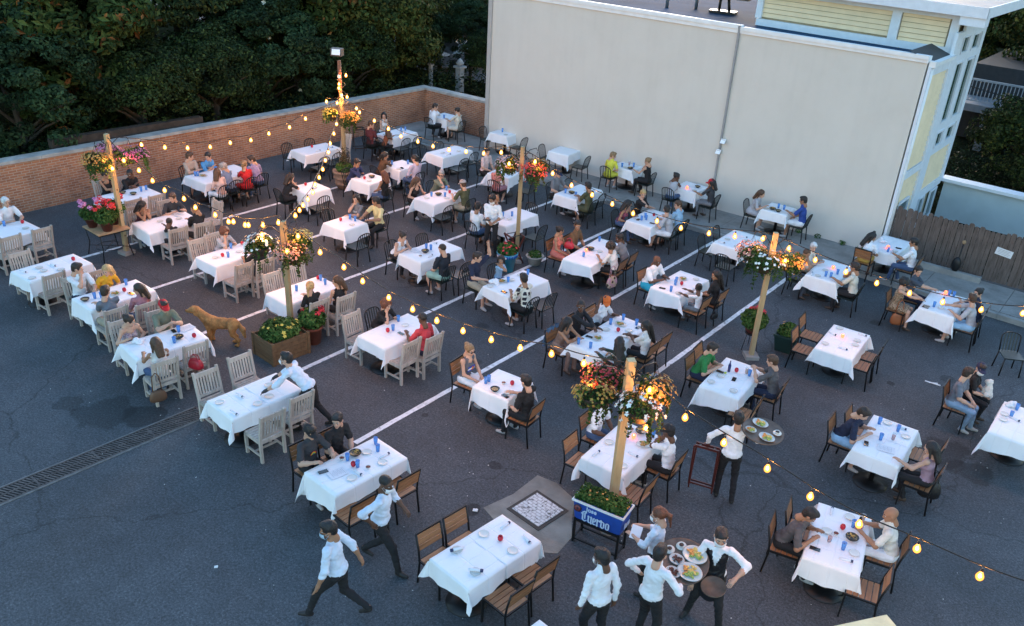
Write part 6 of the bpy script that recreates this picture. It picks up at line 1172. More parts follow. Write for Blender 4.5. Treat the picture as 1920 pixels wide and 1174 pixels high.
    hx, n = _grid(lo, hi, vox); D = _eval(pr, hx, n, vox, .028); X, Y, Z = np.meshgrid(*hx, indexing='ij'); ph = rr.uniform(0, 6)
    fold = .0060 * np.sin(X * 34 + 9 * np.sin(Z * 9 + ph)) * np.sin(Z * 27 + Y * 20 + ph) + .0035 * np.sin(X * 70 + 5 * np.sin(Z * 20 + ph * 2))
    for g in (1, 2): D[g] = D[g] + fold
    U = D[0]
    for g in (1, 2, 3, 4): hh = np.maximum(.008 - np.abs(U - D[g]), 0) / .008; U = np.minimum(U, D[g]) - hh * hh * .002
    V, F = surfnet(U, hx, vox); V = polish(V, F); c = V[F].mean(1); ii = np.round((c - np.array([a[0] for a in hx])) / vox).astype(int); ii = np.clip(ii, 0, n - 1)
    G4 = np.stack([D[g][ii[:, 0], ii[:, 1], ii[:, 2]] for g in range(5)], 1); mi = G4.argmin(1)
    if 'apron' in ex:
        q_ = c - np.array(H); lx, lf, lz = q_ @ np.array(fx), q_ @ np.array(fy), q_ @ np.array(fz); mi[(mi == 1) & (lf > -.02) & (np.abs(lx) < .15) & (lz < .44) & (np.abs(lx) > (lz - .20) * .30)] = 4
    # head, drawn into the same mesh
    hv = np.array([list(Hd + HR @ (Vector(v) * hs)) for v in HV]); off = len(V); V = np.concatenate([V, hv]); F = np.concatenate([F, HF + off]); mi = np.concatenate([mi, np.where(HM == 1, 5, 0)])
    b = MB(); T = lambda v: Hd + HR @ (Vector(v) * hs)
    def quads(fn, m):
        nonlocal V, F, mi
        bb = MB(); fn(bb); o = len(V); V = np.concatenate([V, np.array(bb.v)]); f = np.array([(q_[0], q_[1], q_[2], q_[-1]) for q_ in bb.f if len(q_) == 4]); F = np.concatenate([F, f + o]); mi = np.concatenate([mi, np.full(len(f), m)])
    for q in (-1, 1):
        w, dn, nrm, sd, cu = G[q]; quads(lambda bb: fingers(bb, w, dn, nrm, sd, s, cu, -q if True else q, 1.0 if pose.startswith('wave') and cu < .1 else 0.), 4 if 'gloves' in ex else 0)
        quads(lambda bb: bb.ball(T((q * .031, .0745, .012)), .0135 * hs, 8, 6), 6); quads(lambda bb: bb.ball(T((q * .031, .0845, .011)), .0078 * hs, 6, 5), 7)
        quads(lambda bb: bb.bar(T((q * .016, .089, .034)), T((q * .048, .078, .037)), .008, .008), 7)
    mats = [sk(skin), cmat(shirt), cmat(bcol), None, mat('glove_black', (.01, .01, .014), .5), M_lip[skin], M_eye, M_iris]
    if stand: mats[3] = mat('shoe_dark', (.015, .014, .014), .6)
    elif rr.random() < .5: mats[3] = mat('shoe_brown', (.05, .032, .022), .6)
    else: mats[3] = mat('shoe_pale', (.35, .34, .34), .6)
    o = link('person', np_mesh('person', V, F, mats, mi), None, (x, y, z0), R(face - 90)); tag(o, label, 'person', group)
    M4 = Matrix.Translation(Hd) @ HR.to_4x4() @ Matrix.Scale(hs, 4)
    def child_of(name, me):
        c_ = link(name, me, o); c_.matrix_local = M4; return c_
    hme = hair_mesh(hair, hcol)
    if hme: child_of('hair', hme)
    for e in ex:
        if e.startswith('cap:'): child_of('cap', cap_mesh(e[4:]))
        if e in ('mask', 'bluemask'): child_of('face_mask', mask_mesh('mask_white' if e == 'mask' else 'mask_blue'))
        if e == 'glasses':
            bb = MB(); [bb.box((q * .032, .101, .012), (.044, .004, .03)) for q in (-1, 1)]; bb.box((0, .102, .016), (.02, .004, .005)); [bb.bar((q * .056, .099, .016), (q * .083, .0, .012), .004) for q in (-1, 1)]
            child_of('glasses', bb.mesh('glasses', mat('dark_lens', (.015, .012, .012), .1)))
        if e.startswith('print:'):
            bb = MB(); kd = e[6:]; fc = 1 if not (label and 'behind' in label and False) else 1
            bm_c = Tp((0, 0, .30 * s), 0); nrm = fy
            yo = .108 * ss + (.022 if fem else .004)
            if kd == 'bar':
                for i, w_ in enumerate((.14, .10)): bb.box((0, yo, .03 - .03 * i), (w_, .008, .018))
                ms = [mat('print_pale', (.55, .56, .58), .8)]
            elif kd == 'rainbow':
                ms = [mat('pr_%d' % i, c_, .7, var=0) for i, c_ in enumerate([(.5, .03, .03), (.6, .25, .02), (.6, .5, .03), (.05, .35, .08), (.04, .12, .45)])]
                for i in range(5):
                    bb.m = i; r_ = .062 - .012 * i; vs = []
                    for k in range(9): a = math.pi * k / 8; vs += [(r_ * math.cos(a), yo + .002, r_ * math.sin(a) - .03), ((r_ - .011) * math.cos(a), yo + .002, (r_ - .011) * math.sin(a) - .03)]
                    bb.add(vs + [(a_, b__ - .01, c__) for a_, b__, c__ in vs], [(2 * k, 2 * k + 1, 2 * k + 3, 2 * k + 2) for k in range(8)])
            else:
                ms = [mat('pr_blue', (.02, .06, .35), .7, var=0), M_white, mat('pr_red', (.5, .03, .03), .7, var=0), mat('pr_gold', (.6, .4, .03), .7, var=0)]
                for i, m_ in enumerate((0, 1, 0)): bb.m = m_; bb.box((0, yo, .02 - .035 * i), (.19, .01, .035))
                bb.m = 2; vs = []
                for k in range(11): a = .6 + (6.283 - 1.2) * k / 10; vs += [(.045 * math.cos(a) - .03, yo + .007, .045 * math.sin(a) - .015), (.024 * math.cos(a) - .03, yo + .007, .024 * math.sin(a) - .015)]
                bb.add(vs, [(2 * k, 2 * k + 2, 2 * k + 3, 2 * k + 1) for k in range(10)]); bb.m = 3; bb.box((-.03, yo + .004, -.015), (.034, .008, .034))
            c_ = link('shirt_print', bb.mesh('shirt_print', *ms), o); c_.matrix_local = Matrix.Translation(bm_c) @ Matrix(((fx.x, fy.x, fz.x), (fx.y, fy.y, fz.y), (fx.z, fy.z, fz.z))).to_4x4()
        if e == 'apron' and False: pass
    return o, dict(Hd=Hd, C=C, H=H, arms=arms)
heads = {}
for p in PEOPLE: heads.setdefault(p[0], []).append(p)
PEO = []
for i, (k, x, y, f, d, lean, skin, hair, hcol, shirt, sl, bot, bcol, pose, extra, label) in enumerate(PEOPLE):
    best = None; look = 0
    for q in heads[k]:
        if q[1] == x and q[2] == y: continue
        dd = math.hypot(q[1] - x, q[2] - y) + (0 if abs(((q[3] - f + 180) % 360) - 180) > 60 else .4)
        if best is None or dd < best[0]: best = (dd, q)
    if best: a = math.degrees(math.atan2(best[1][2] - y, best[1][1] - x)) - f; a = (a + 180) % 360 - 180; look = max(-55, min(55, a * .8))
    if pose in ('phone', 'menu') or 'leanf' in extra: look = 0
    if 'wav' in label: look = 25
    pitch = None
    if 'leanf' in extra: lean = 34; pitch = -38
    if pose == 'cross' : pitch = -10
    o, info = person(x, y, TABLES[k][5], f, skin, hair, hcol, shirt, sl, bot, bcol, pose, extra, label, d, min(lean, 32), look, pitch, seed=i * 13 + 5, group='seated diners')
    PEO.append((o, info, k, label)); chair(CT.get(k, 'b') if not (k == 12 and hair == 'curly') else 'b', x, y, TABLES[k][5], f, k)
# ---------------------------------------------------------------- waiters, standing and walking
def waiter(x, y, face, label, J, skin='M', hair='short', hcol='black', shirt='waiterblue', sleeve='r', extra='', lean=4, look=0, pitch=-12, seed=0, **k):
    return person(x, y, 0, face, skin, hair, hcol, shirt, sleeve, 'pants', 'black', 'stand', extra, label, .4, lean, look, pitch, J, .0145, seed, **k)
waiter(-6.93, 5.45, 208, 'masked waiter striding left at the bottom, pale shirt, seen from behind', dict(foot=((-.10, .42, .02), (.10, -.36, .10)), toe=((-.1, 1, 0), (.1, 1, -.5)), hand=((-.30, .16, .82), (.28, -.22, .86)), hip=(0, 0, -.05)), extra='bluemask', lean=8, look=20, seed=301)
waiter(-7.25, 6.50, 22, 'masked bald waiter striding right beside the rainbow-tee table', dict(foot=((-.10, -.32, .10), (.10, .32, 0)), toe=((0, 1, -.5), (.1, 1, 0)), hand=((-.26, .26, .95), (.24, -.02, 1.0)), hip=(0, 0, -.04), pole=((-.7, -.8, -.2), (.8, -.8, -.1))), skin='D', hair='buzz', extra='mask', lean=9, look=-15, seed=302)
waiter(-10.86, 8.06, 212, 'masked waiter in pale blue shirt and black gloves leaning to lay the table', dict(foot=((-.12, .12, 0), (.14, -.42, .03)), toe=((0, 1, 0), (.1, 1, -.2)), hip=(0, -.08, -.05), hand=((-.26, .62, .86), (.24, .62, .86)), pole=((-.5, -.5, -.2), (.5, -.5, -.2))), skin='L', extra='mask,gloves', lean=42, pitch=0, look=0, seed=303)
W4 = waiter(-4.14, 11.42, 118, 'waiter seen from behind carrying a food tray and folded tray stand', dict(foot=((-.12, .05, 0), (.13, -.12, .03)), hand=((-.40, .16, .98), (.30, .26, 1.38)), pole=((-1, -.2, -.4), (.8, -.2, -.9))), shirt='white', sleeve='l', seed=304)
waiter(-3.92, 8.64, 188, 'auburn ponytailed masked server holding papers between the tray and planter', dict(foot=((-.1, .06, 0), (.1, -.06, 0)), hand=((-.12, .34, 1.06), (.16, .34, 1.04))), skin='L', hair='pony', hcol='auburn', extra='fem,mask', look=8, seed=305)
waiter(-3.98, 7.28, 160, 'black-haired masked server at the bottom edge, looking left', dict(foot=((-.1, .10, 0), (.1, -.12, 0)), hand=((-.24, .10, .78), (.22, -.06, .80))), skin='D', extra='mask', shirt='white', sleeve='l', look=20, seed=306)
waiter(-3.52, 7.80, 82, 'server in pale shirt at the bottom edge with back to camera', dict(foot=((-.13, .0, 0), (.13, -.05, 0)), hand=((-.32, .12, 1.02), (.24, .30, 1.08)), pole=((-1, -.5, -.4), (1, -.3, -.6))), skin='L', shirt='white', sleeve='l', look=10, seed=307)
W8 = waiter(-3.08, 8.74, 286, 'masked waiter in black apron vest facing camera with loaded tray', dict(foot=((-.22, .10, 0), (.26, -.04, 0)), toe=((-.4, 1, 0), (.4, 1, 0)), hand=((-.30, .26, 1.14), (.24, .30, .94)), pole=((-1, -.3, -.3), (1, -.3, -.5))), skin='L', shirt='white', sleeve='r', extra='mask,apron', look=12, pitch=-20, seed=308)
waiter(-13.80, 16.62, -62, 'masked waiter in white shirt taking an order by the blue flower pot', dict(foot=((-.13, .05, 0), (.13, -.02, 0)), hand=((-.16, .30, 1.08), (.0, .34, 1.06))), shirt='white', skin='M', extra='mask', look=-20, pitch=-30, seed=309)
def to_world(W_, v): return W_[0].matrix_basis @ Vector(v)
# trays
M_tray = mat('tray_brown', (.12, .085, .065), .5, var=.3, vs=8)
def tray(loc, r, rx, ry, lab, dishes):
    t = thing('serving_tray', lab, 'tray', loc); t.rotation_euler = (rx, ry, 0)
    b = MB(); b.lathe([(r * .9, -.01), (r, .0), (r, .022), (r * .95, .008), (.01, .006)], 32); b.obj('tray', M_tray, t)
    for (nm, lab2, x, y, sc) in dishes:
        q = thing(nm, lab2, 'dish', (x, y, .03)); M = Matrix.Translation(loc) @ Matrix.Rotation(ry, 4, 'Y') @ Matrix.Rotation(rx, 4, 'X') @ Matrix.Translation((x, y, .01)); q.matrix_world = M
        if nm == 'dish_platter':
            b = MB(); b.lathe([(.06 * sc, 0), (.13 * sc, .02), (.135 * sc, .024), (.12 * sc, .018), (.01, .012)], 26, sy=.8); b.obj('plate', M_plate, q)
            cols = {'y': [(.70, .46, .12), (.65, .26, .06), (.30, .38, .08)], 'm': [(.06, .02, .012), (.14, .04, .02), (.10, .03, .02)]}[lab2.split('|')[1]]; q['label'] = lab2.split('|')[0]; rr = random.Random(int(x * 1000))
            for ci, cc in enumerate(cols):
                b = MB()
                for i in range(14):
                    a, d = rr.uniform(ci * 2.1, ci * 2.1 + 2.4), rr.uniform(.01, .085) * sc; b.ball((d * math.cos(a), d * math.sin(a) * .8, .026 + rr.uniform(0, .01)), (rr.uniform(.012, .026) * sc, rr.uniform(.010, .02) * sc, .011), 7, 5, Matrix.Rotation(a, 4, 'Z'))
                b.obj('food', mat('dish_%s%d' % (lab2.split('|')[1], ci), cc, .5, var=.35, vs=60), q)
        else:
            b = MB(); b.lathe([(.03, 0), (.07, .012), (.072, .015), (.03, .01)], 18); b.obj('saucer', M_plate, q); b = MB(); b.lathe([(.025, .01), (.042, .05), (.039, .05), (.02, .03)], 16); b.obj('cup', M_plate, q)
            b = MB(); b.lathe([(.001, .044), (.037, .043)], 14); b.obj('beans', mat('black_beans', (.05, .025, .02), .4, var=.3, vs=60), q); q['label'] = lab2
    return t
tray((-3.40, 8.33, 1.20), .37, R(14), R(2), 'large round brown tray loaded with plates of food', [('dish_platter', 'oval plate of rice and salad at top right of the loaded tray|y', .10, .18, 1.3), ('dish_platter', 'oval plate of rice and greens at right of the loaded tray|y', .18, -.09, 1.3), ('dish_platter', 'white plate of dark grilled meat at centre of loaded tray|m', -.06, -.02, .8), ('dish_platter', 'white plate of dark grilled meat at bottom of loaded tray|m', .0, -.22, .8), ('bean_cup', 'white cup of black beans at top left of loaded tray', -.12, .20, 1), ('bean_cup', 'white cup of black beans at far left of loaded tray', -.22, .06, 1)])
tray((-2.93, 8.42, .98), .17, R(10), R(0), 'small empty brown tray held low by the aproned waiter', [])
tray((-3.78, 11.62, 1.45), .34, R(4), R(4), 'round tray of plates on the shoulder of the back-turned waiter', [('dish_platter', 'oval plate of yellow food at top left of shoulder tray|y', -.12, .14, 1), ('dish_platter', 'oval plate of salad at bottom right of shoulder tray|y', .12, -.12, 1), ('dish_platter', 'small oval dish at lower left of shoulder tray|y', -.16, -.12, .7), ('bean_cup', 'white cup at right of shoulder tray', .2, .1, 1)])
M_maho = mat('mahogany', (.07, .014, .010), .4, var=.3, vs=9)
def tray_stand(loc, rz, lab, fold=.16, m=M_maho, h=.78, tilt=0.):
    t = thing('folding_tray_stand', lab, 'tray stand', loc, rz); t.rotation_euler = (tilt, 0, rz)
    for s in (-1, 1):
        b = MB()
        for x in (-.2, .2): b.bar((x + s * .012, -s * fold, 0), (x + s * .012, s * fold * .9, h), .024, .04, (0, 1, 0))
        b.bar((-.2, s * fold * .9, h), (.2, s * fold * .9, h), .03, .04); b.bar((-.2, -s * fold * .8, .1), (.2, -s * fold * .8, .1), .022, .03); b.obj('leg_frame', m, t)
    b = MB(); b.box((-.12, 0, h + .01), (.04, fold * 1.9, .006)); b.box((.12, 0, h + .01), (.04, fold * 1.9, .006)); b.obj('strap', M_black, t); return t
tray_stand((-23.4, 20.5, 0), R(60), 'dark folding tray stand leaning by brick wall behind tall pole', .18, mat('dark_wood', (.03, .018, .012), .5))
tray_stand((-13.05, 17.0 - .35, 0), R(-20), 'dark red folding tray stand beside the blue flower pot', .20)
tray_stand((-4.52, 11.28, .10), R(15), 'dark red folded tray stand carried by back-turned waiter', .05, h=.86)
b = MB(); b.box((0, 0, 0), (.15, .2, .004)); o = b.obj('order_papers', M_nap, None, (-4.22, 8.52, 1.10), .4); o.rotation_euler = (R(35), R(10), .4); tag(o, 'white order papers in the hand of auburn server', 'papers')
b = MB(); b.box((0, 0, 0), (.12, .2, .012)); o = b.obj('order_pad', M_black, None, (-13.72, 16.3, 1.10), -1); tag(o, 'dark order pad in the hands of waiter near blue pot', 'notepad')

# ---------------------------------------------------------------- posts, hanging baskets, light strings
M_post = wood_mat('pine_post', (.28, .20, .10), (.44, .34, .19), 2, 10, .7)
POSTS = {1: (-20.27, 9.91, 3.08, 'pale wooden post behind the geranium stand, topmost left'), 2: (-21.25, 17.96, 2.62, 'pale wooden post below the tall floodlight pole'), 3: (-13.65, 9.89, 2.74, 'pale wooden post rising from the wooden planter box'),
         4: (-13.01, 16.75, 3.14, 'pale wooden post behind the blue flower pot'), 5: (-5.97, 16.38, 2.97, 'pale wooden post with white and orange baskets at right'), 6: (-5.16, 9.45, 3.14, 'thick wooden post behind the blue trough planter')}
BAS = {1: [(-.55, .25, .30, 'p'), (.12, .45, .42, 'm'), (.05, -.35, .38, 'o')], 2: [(-.42, -.1, .30, 'y'), (.35, .0, .34, 'o')], 3: [(-.42, -.28, .36, 'w'), (-.12, .42, .34, 'y'), (.32, -.1, .34, 'a')],
       4: [(-.42, .0, .36, 'k'), (.38, -.05, .38, 'r'), (.1, .5, .30, 'g')], 5: [(-.48, .05, .33, 'a'), (.02, -.36, .42, 'w'), (.34, .12, .34, 'o')], 6: [(-.50, .12, .34, 'r'), (-.34, -.34, .31, 'g'), (.36, -.20, .38, 'v'), (.24, .38, .31, 'o')]}
FL = dict(p=[(.55, .12, .25), (.6, .3, .35)], m=[(.35, .05, .2), (.55, .2, .3)], o=[(.55, .22, .04), (.5, .32, .06)], y=[(.6, .45, .06), (.45, .4, .08)], w=[(.75, .74, .7), (.7, .7, .62)], a=[(.55, .22, .18), (.5, .32, .22)], k=[(.55, .35, .38), (.6, .5, .48)], r=[(.42, .02, .03), (.5, .06, .04)], g=[(.35, .25, .03), (.3, .12, .03)], v=[(.75, .72, .66), (.4, .1, .04)])
FNAME = dict(p='pink', m='magenta', o='orange', y='yellow', w='white', a='salmon pink', k='pale pink', r='deep red', g='yellow-green', v='large white')
M_bleaf = leaf_mat('basket_leaf', (.02, .05, .012), (.045, .10, .022), (.09, .14, .04)); M_bleaf2 = leaf_mat('basket_leaf_dark', (.02, .025, .015), (.05, .04, .02), (.09, .06, .03))
def blooms(rng, n, c, R3, size, cols, name, parent, up=.35):
    if name == 'flowers' and n <= 80:
        for i in range(n): blooms(rng, 1, c, R3, size, cols, 'flower', parent, up)
        return
    me_v, me_f, mi = [], [], []
    cl_ = [v / np.linalg.norm(v) for v in rng.normal(size=(9, 3))]
    for i in range(n):
        d = rng.normal(size=3); d /= np.linalg.norm(d)
        if n > 100 and rng.random() < .72: d = cl_[rng.integers(9)] + rng.normal(size=3) * .28; d /= np.linalg.norm(d)
        d[2] = abs(d[2]) if rng.random() < .7 else d[2]; q = Vector(np.array(c) + d * np.array(R3) * rng.uniform(.72, 1.15)); nr = Vector(d + np.array((0, 0, up))).normalized(); a = nr.orthogonal().normalized(); bb = nr.cross(a); s = size * rng.uniform(.7, 1.25); o = len(me_v)
        me_v.append(q + nr * s * .1)
        for k in range(10): an = 6.2832 * k / 10; r_ = s * (.5 if k % 2 == 0 else .32); me_v.append(q + (a * math.cos(an) + bb * math.sin(an)) * r_ + nr * s * .16)
        for k in range(10): me_f.append((o, o + 1 + k, o + 1 + (k + 1) % 10)); mi.append(int(rng.random() < .35))
    o_ = link(name, np_mesh(name, np.array([list(v) for v in me_v]), np.array(me_f), cols, np.array(mi), False), parent)
    if n > 80: o_['kind'] = 'stuff'
    return o_
def fmats(key): return [mat('flower_%s0' % key, FL[key][0], .6, var=.1, vs=20), mat('flower_%s1' % key, FL[key][1], .6, var=.1, vs=20)]
ordn = ['left', 'front', 'right', 'rear']
for k, (x, y, h, lab) in POSTS.items():
    t = thing('wooden_post', lab, 'post', (x, y, 0), R(8 * k)); w = .096 if k != 6 else .12
    b = MB(); b.box((0, 0, h / 2), (w, w, h)); b.m = 1; [b.box((w / 2, .01 * (i % 2), .5 + .6 * i), (.004, .03, .04)) for i in range(4)]; b.obj('post', [M_post, mat('knot', (.12, .06, .02), .8)], t)
    b = MB(); b.box((0, 0, .04), (.30, .30, .08)); b.obj('base', M_conc, t)
    zb = h - .30
    for (dx, dy, r, key) in BAS[k]:
        a = math.atan2(dy, dx) - R(8 * k); L = math.hypot(dx, dy); ca, sa = math.cos(a), math.sin(a)
        b = MB(); b.tube([(0, 0, zb - .02), (ca * L * .5, sa * L * .5, zb + .18), (ca * L * .9, sa * L * .9, zb + .20), (ca * L, sa * L, zb + .12)], .009, 6); b.obj('hook_arm', M_black, t)
        bz = zb - .30; s = thing('hanging_basket', None, 'hanging basket', (x + dx, y + dy, bz), 0, 'hanging flower baskets'); s['label'] = 'hanging basket of %s flowers on the %s' % (FNAME[key], lab.replace('pale wooden post', 'post').replace('thick wooden post', 'post'))
        b = MB(); b.lathe([(.03, -.20), (.13, -.16), (.19, -.04), (.20, 0), (.18, 0), (.01, -.03)], 16); b.obj('bowl', mat('basket_brown', (.05, .03, .02), .9), s)
        b = MB(); [b.tube([(.17 * math.cos(q), .17 * math.sin(q), 0), (0, 0, .40)], .004, 4) for q in (0, 2.1, 4.2)]; b.obj('hanger', M_black, s)
        rng = np.random.default_rng(int(k * 100 + r * 1000 + ord(key))); PP_, NN_ = [], []
        for q in range(9):
            an = rng.uniform(0, 6.28); dd = rng.uniform(.1, .75) * r; rr_ = r * rng.uniform(.28, .55); u_, w_ = weathered_ball(rng, 130, (math.cos(an) * dd, math.sin(an) * dd, rng.uniform(-.3, .35) * r), (rr_, rr_, rr_ * .75), .4); PP_.append(u_); NN_.append(w_)
        for q in range(8):
            an = rng.uniform(0, 6.28); ll = rng.uniform(.5, 1.15) * r; tt_ = rng.uniform(0, 1, 42)[:, None]; PP_.append(np.array([math.cos(an), math.sin(an), 0]) * (r * .7 + .18 * r * tt_) + np.array([0, 0, -1.]) * (ll * tt_ ** 1.3) + rng.normal(size=(42, 3)) * .018); NN_.append(np.tile([math.cos(an), math.sin(an), .4], (42, 1)))
        P, N = np.concatenate(PP_), np.concatenate(NN_)
        link('foliage', leaves('foliage', P, N, .055, [M_bleaf, M_bleaf2], (rng.random(len(P)) < (.35 if key in 'ragv' else .12)).astype(int), rng, .6), s)
        blooms(rng, {'v': 52, 'w': 66}.get(key, 230), (0, 0, .03), (r * .97, r * .97, r * .64), .085 if key == 'v' else (.072 if key in 'w' else .052), fmats(key), 'flowers', s)
# bulbs
M_bulb = mat('bulb_filament', (1, .7, .35), .5, var=0, emit=(1.0, .62, .25), es=14)
mg = bpy.data.materials.new('bulb_glass'); mg.use_nodes = True; tt = mg.node_tree; tt.nodes.clear()
om = tt.nodes.new('ShaderNodeOutputMaterial'); mx_ = tt.nodes.new('ShaderNodeMixShader'); tr_ = tt.nodes.new('ShaderNodeBsdfTransparent'); em = tt.nodes.new('ShaderNodeEmission'); lw = tt.nodes.new('ShaderNodeLayerWeight')
em.inputs[0].default_value = (1.0, .36, .06, 1); em.inputs[1].default_value = .5; lw.inputs[0].default_value = .35; tr_.inputs[0].default_value = (1, .82, .6, 1)
mr = tt.nodes.new('ShaderNodeMapRange'); mr.inputs[3].default_value = .75; mr.inputs[4].default_value = .25; tt.links.new(lw.outputs['Facing'], mr.inputs[0]); ms_ = tt.nodes.new('ShaderNodeMapRange'); ms_.inputs[3].default_value = .42; ms_.inputs[4].default_value = .06; tt.links.new(lw.outputs['Facing'], ms_.inputs[0]); tt.links.new(ms_.outputs[0], em.inputs[1]); tt.links.new(mr.outputs[0], mx_.inputs[0]); tt.links.new(tr_.outputs[0], mx_.inputs[1]); tt.links.new(em.outputs[0], mx_.inputs[2]); tt.links.new(mx_.outputs[0], om.inputs[0])
lampd = bpy.data.lights.new('bulb_light', 'POINT'); lampd.energy = 4.6; lampd.color = (1, .45, .14); lampd.shadow_soft_size = .035
BM = {}
def bulb(parent, p):
    if not BM:
        b = MB(); b.tube([(0, 0, .10), (0, 0, .045)], .016, 8); BM['s'] = b.mesh('socket', M_black)
        b = MB(); b.lathe([(.012, .045), (.02, .03), (.036, -.005), (.034, -.03), (.018, -.05), (.001, -.055)], 12); BM['g'] = b.mesh('bulb_glass', mg); BM['g'].transform(Matrix.Scale(1.3, 4))
        b = MB(); b.ball((0, 0, -.008), (.017, .017, .026), 8, 6); BM['f'] = b.mesh('filament', M_bulb)
    s = link('bulb', BM['g'], parent, p); link('socket', BM['s'], s); link('filament', BM['f'], s)
    l = bpy.data.objects.new('bulb_light', lampd); COL.objects.link(l); l.parent = s; l.location = (0, 0, -.012)
top = {k: Vector((v[0], v[1], v[2] - .06)) for k, v in POSTS.items()}
ENDS = {'A': (1, 2), 'B': (1, 3), 'C': (2, 3), 'D': (3, 6), 'E': (2, 4), 'F': (4, 5), 'G': (5, None), 'H': (6, None)}
SLAB = dict(A='string of warm bulbs along the brick wall between leftmost and tall posts', B='string of warm bulbs sagging from leftmost post to planter-box post', C='densely lit bulb string from tall pole down to planter-box post', D='string of warm bulbs across the middle from planter-box post to front post', E='string of warm bulbs from tall pole to the blue-pot post', F='string of warm bulbs from blue-pot post to the right-hand post', G='string of warm bulbs running off right from the right-hand post', H='string of warm bulbs running from front post to lower right edge')
M_cable = mat('black_cable', (.008, .008, .008), .6, var=0)
for k, pts in BULBS.items():
    a, e = ENDS[k]; P = [Vector(p) for p in pts]; A0 = top[a]; s = thing('light_string', SLAB[k], 'string lights', tuple(A0), 0, 'warm bulb light strings')
    if e: E0 = top[e]
    else: E0 = P[-1] + (P[-1] - P[-3]) * 1.6 + Vector((0, 0, .9)); 
    ext = [P[-1] + (P[-1] - P[-2]) * i + Vector((0, 0, .09 * i * i)) for i in (1, 2, 3)] if not e else []
    C_ = [A0] + [p + Vector((0, 0, .14)) for p in P + ext] + [E0]; C_ = [c - A0 for c in C_]
    # ends may bring bulbs out of order in height near posts: smooth gently
    q = []
    for i in range(len(C_) - 1):
        for j in range(4):
            t = j / 4; p0, p1, p2, p3 = C_[max(i - 1, 0)], C_[i], C_[i + 1], C_[min(i + 2, len(C_) - 1)]
            q.append(.5 * ((2 * p1) + (p2 - p0) * t + (2 * p0 - 5 * p1 + 4 * p2 - p3) * t * t + (3 * p1 - p0 - 3 * p2 + p3) * t ** 3))
    q.append(C_[-1]); b = MB(); b.tube(q, .0095, 5); b.obj('cable', M_cable, s)
    for p in P + ext: bulb(s, p - A0)
    if not e:
        pass
# wrap of bulbs round the tall post and the top of the planter-box post
s = thing('light_string', 'string of warm bulbs wound round the tall pole top', 'string lights', (-21.25, 17.96, 0), 0, 'warm bulb light strings'); q = []
for i in range(40): a = i * .75; q.append((.13 * math.cos(a), .13 * math.sin(a), 2.15 + i * .034))
b = MB(); b.tube(q, .009, 5); b.obj('cable', M_cable, s)
for i, zz in enumerate([2.12, 2.42, 2.60, 2.78, 3.0, 3.2, 3.42]): a = i * 2.3; bulb(s, (.17 * math.cos(a), .17 * math.sin(a), zz - .1))
for (dx, dy) in ((-.62, -.1), (.62, .05)): bulb(s, (dx, dy, 2.42)); b = MB(); b.tube([(0, 0, 2.6), (dx, dy, 2.52)], .007, 4); b.obj('cable', M_cable, s)
for k, offs in {1: [(.16, -.24, 2.55), (.42, -.2, 2.38)], 3: [(-.30, -.3, 2.45), (.42, -.26, 2.30)], 4: [(-.30, -.14, 2.66), (.38, .1, 2.6)], 5: [(.36, -.14, 2.5)], 6: [(-.46, -.30, 2.62), (.56, -.34, 2.40)]}.items():
    s = thing('light_string', 'short run of warm bulbs round the ' + POSTS[k][3].replace('pale wooden post', 'post').replace('thick wooden post', 'post'), 'string lights', (POSTS[k][0], POSTS[k][1], 0), 0, 'warm bulb light strings')
    b = MB(); pv = (0, 0, POSTS[k][2] - .1)
    for p in offs: b.tube([pv, (p[0] * .6, p[1] * .6, p[2] + .2), (p[0], p[1], p[2] + .1)], .008, 4)
    b.obj('cable', M_cable, s); [bulb(s, p) for p in offs]
# tall round pole with floodlight beside post 2
t = thing('floodlight_pole', 'tall reddish pole with square floodlight box above brick wall', 'lamp post', (-21.42, 18.10, 0)); b = MB(); b.tube([(0, 0, 0), (-.05, 0, 3.72)], .055, 10); b.obj('pole', mat('red_wood', (.26, .10, .05), .7, var=.2), t)
b = MB(); b.box((-.06, -.05, 3.98), (.34, .26, .22), rz=.5); b.obj('lamp_box', mat('lamp_box', (.035, .035, .04), .5), t); b = MB(); b.box((.03, -.17, 4.0), (.26, .04, .17), rz=.5, rx=R(-18)); b.obj('lamp_glass', mat('lamp_lens', (.85, .87, .9), .2, var=0), t)
b = MB(); b.box((-.01, -.06, 3.25), (.08, .05, .1)); b.box((.07, -.05, 2.65), (.07, .05, .14)); b.obj('junction_box', M_white, t)

# ---------------------------------------------------------------- planters and pots
def pot(name, lab, loc, prof, m, fr, fz, nl, key, nb, leafsz=.07, fs=.05, cat='potted plant', extra=None, rz=0., box=None):
    t = thing(name, lab, cat, loc, rz); b = MB()
    if box:
        w, d_, h = box
        for i in range(5): zz = h * (i + .5) / 5; [b.box((0, s * d_ / 2, zz), (w, .022, h / 5 - .006)) for s in (-1, 1)]; [b.box((s * w / 2, 0, zz), (.022, d_, h / 5 - .006)) for s in (-1, 1)]
        for sx in (-1, 1):
            for sy in (-1, 1): b.box((sx * w / 2, sy * d_ / 2, h / 2), (.06, .06, h + .02))
        b.box((0, 0, h * .45), (w - .03, d_ - .03, h * .8))
    else: b.lathe(prof, 24)
    b.obj('pot', m, t); rng = np.random.default_rng(abs(hash(lab)) % 1000 if False else len(lab) * 7 + nl)
    P, N = weathered_ball(rng, nl, (0, 0, fz), fr, .4); link('foliage', leaves('foliage', P, N, leafsz, [M_bleaf], None, rng, .6), t)
    if nb: blooms(rng, nb, (0, 0, fz + .03), tuple(v * .97 for v in fr), fs, fmats(key), 'flowers', t, 1.)
    return t
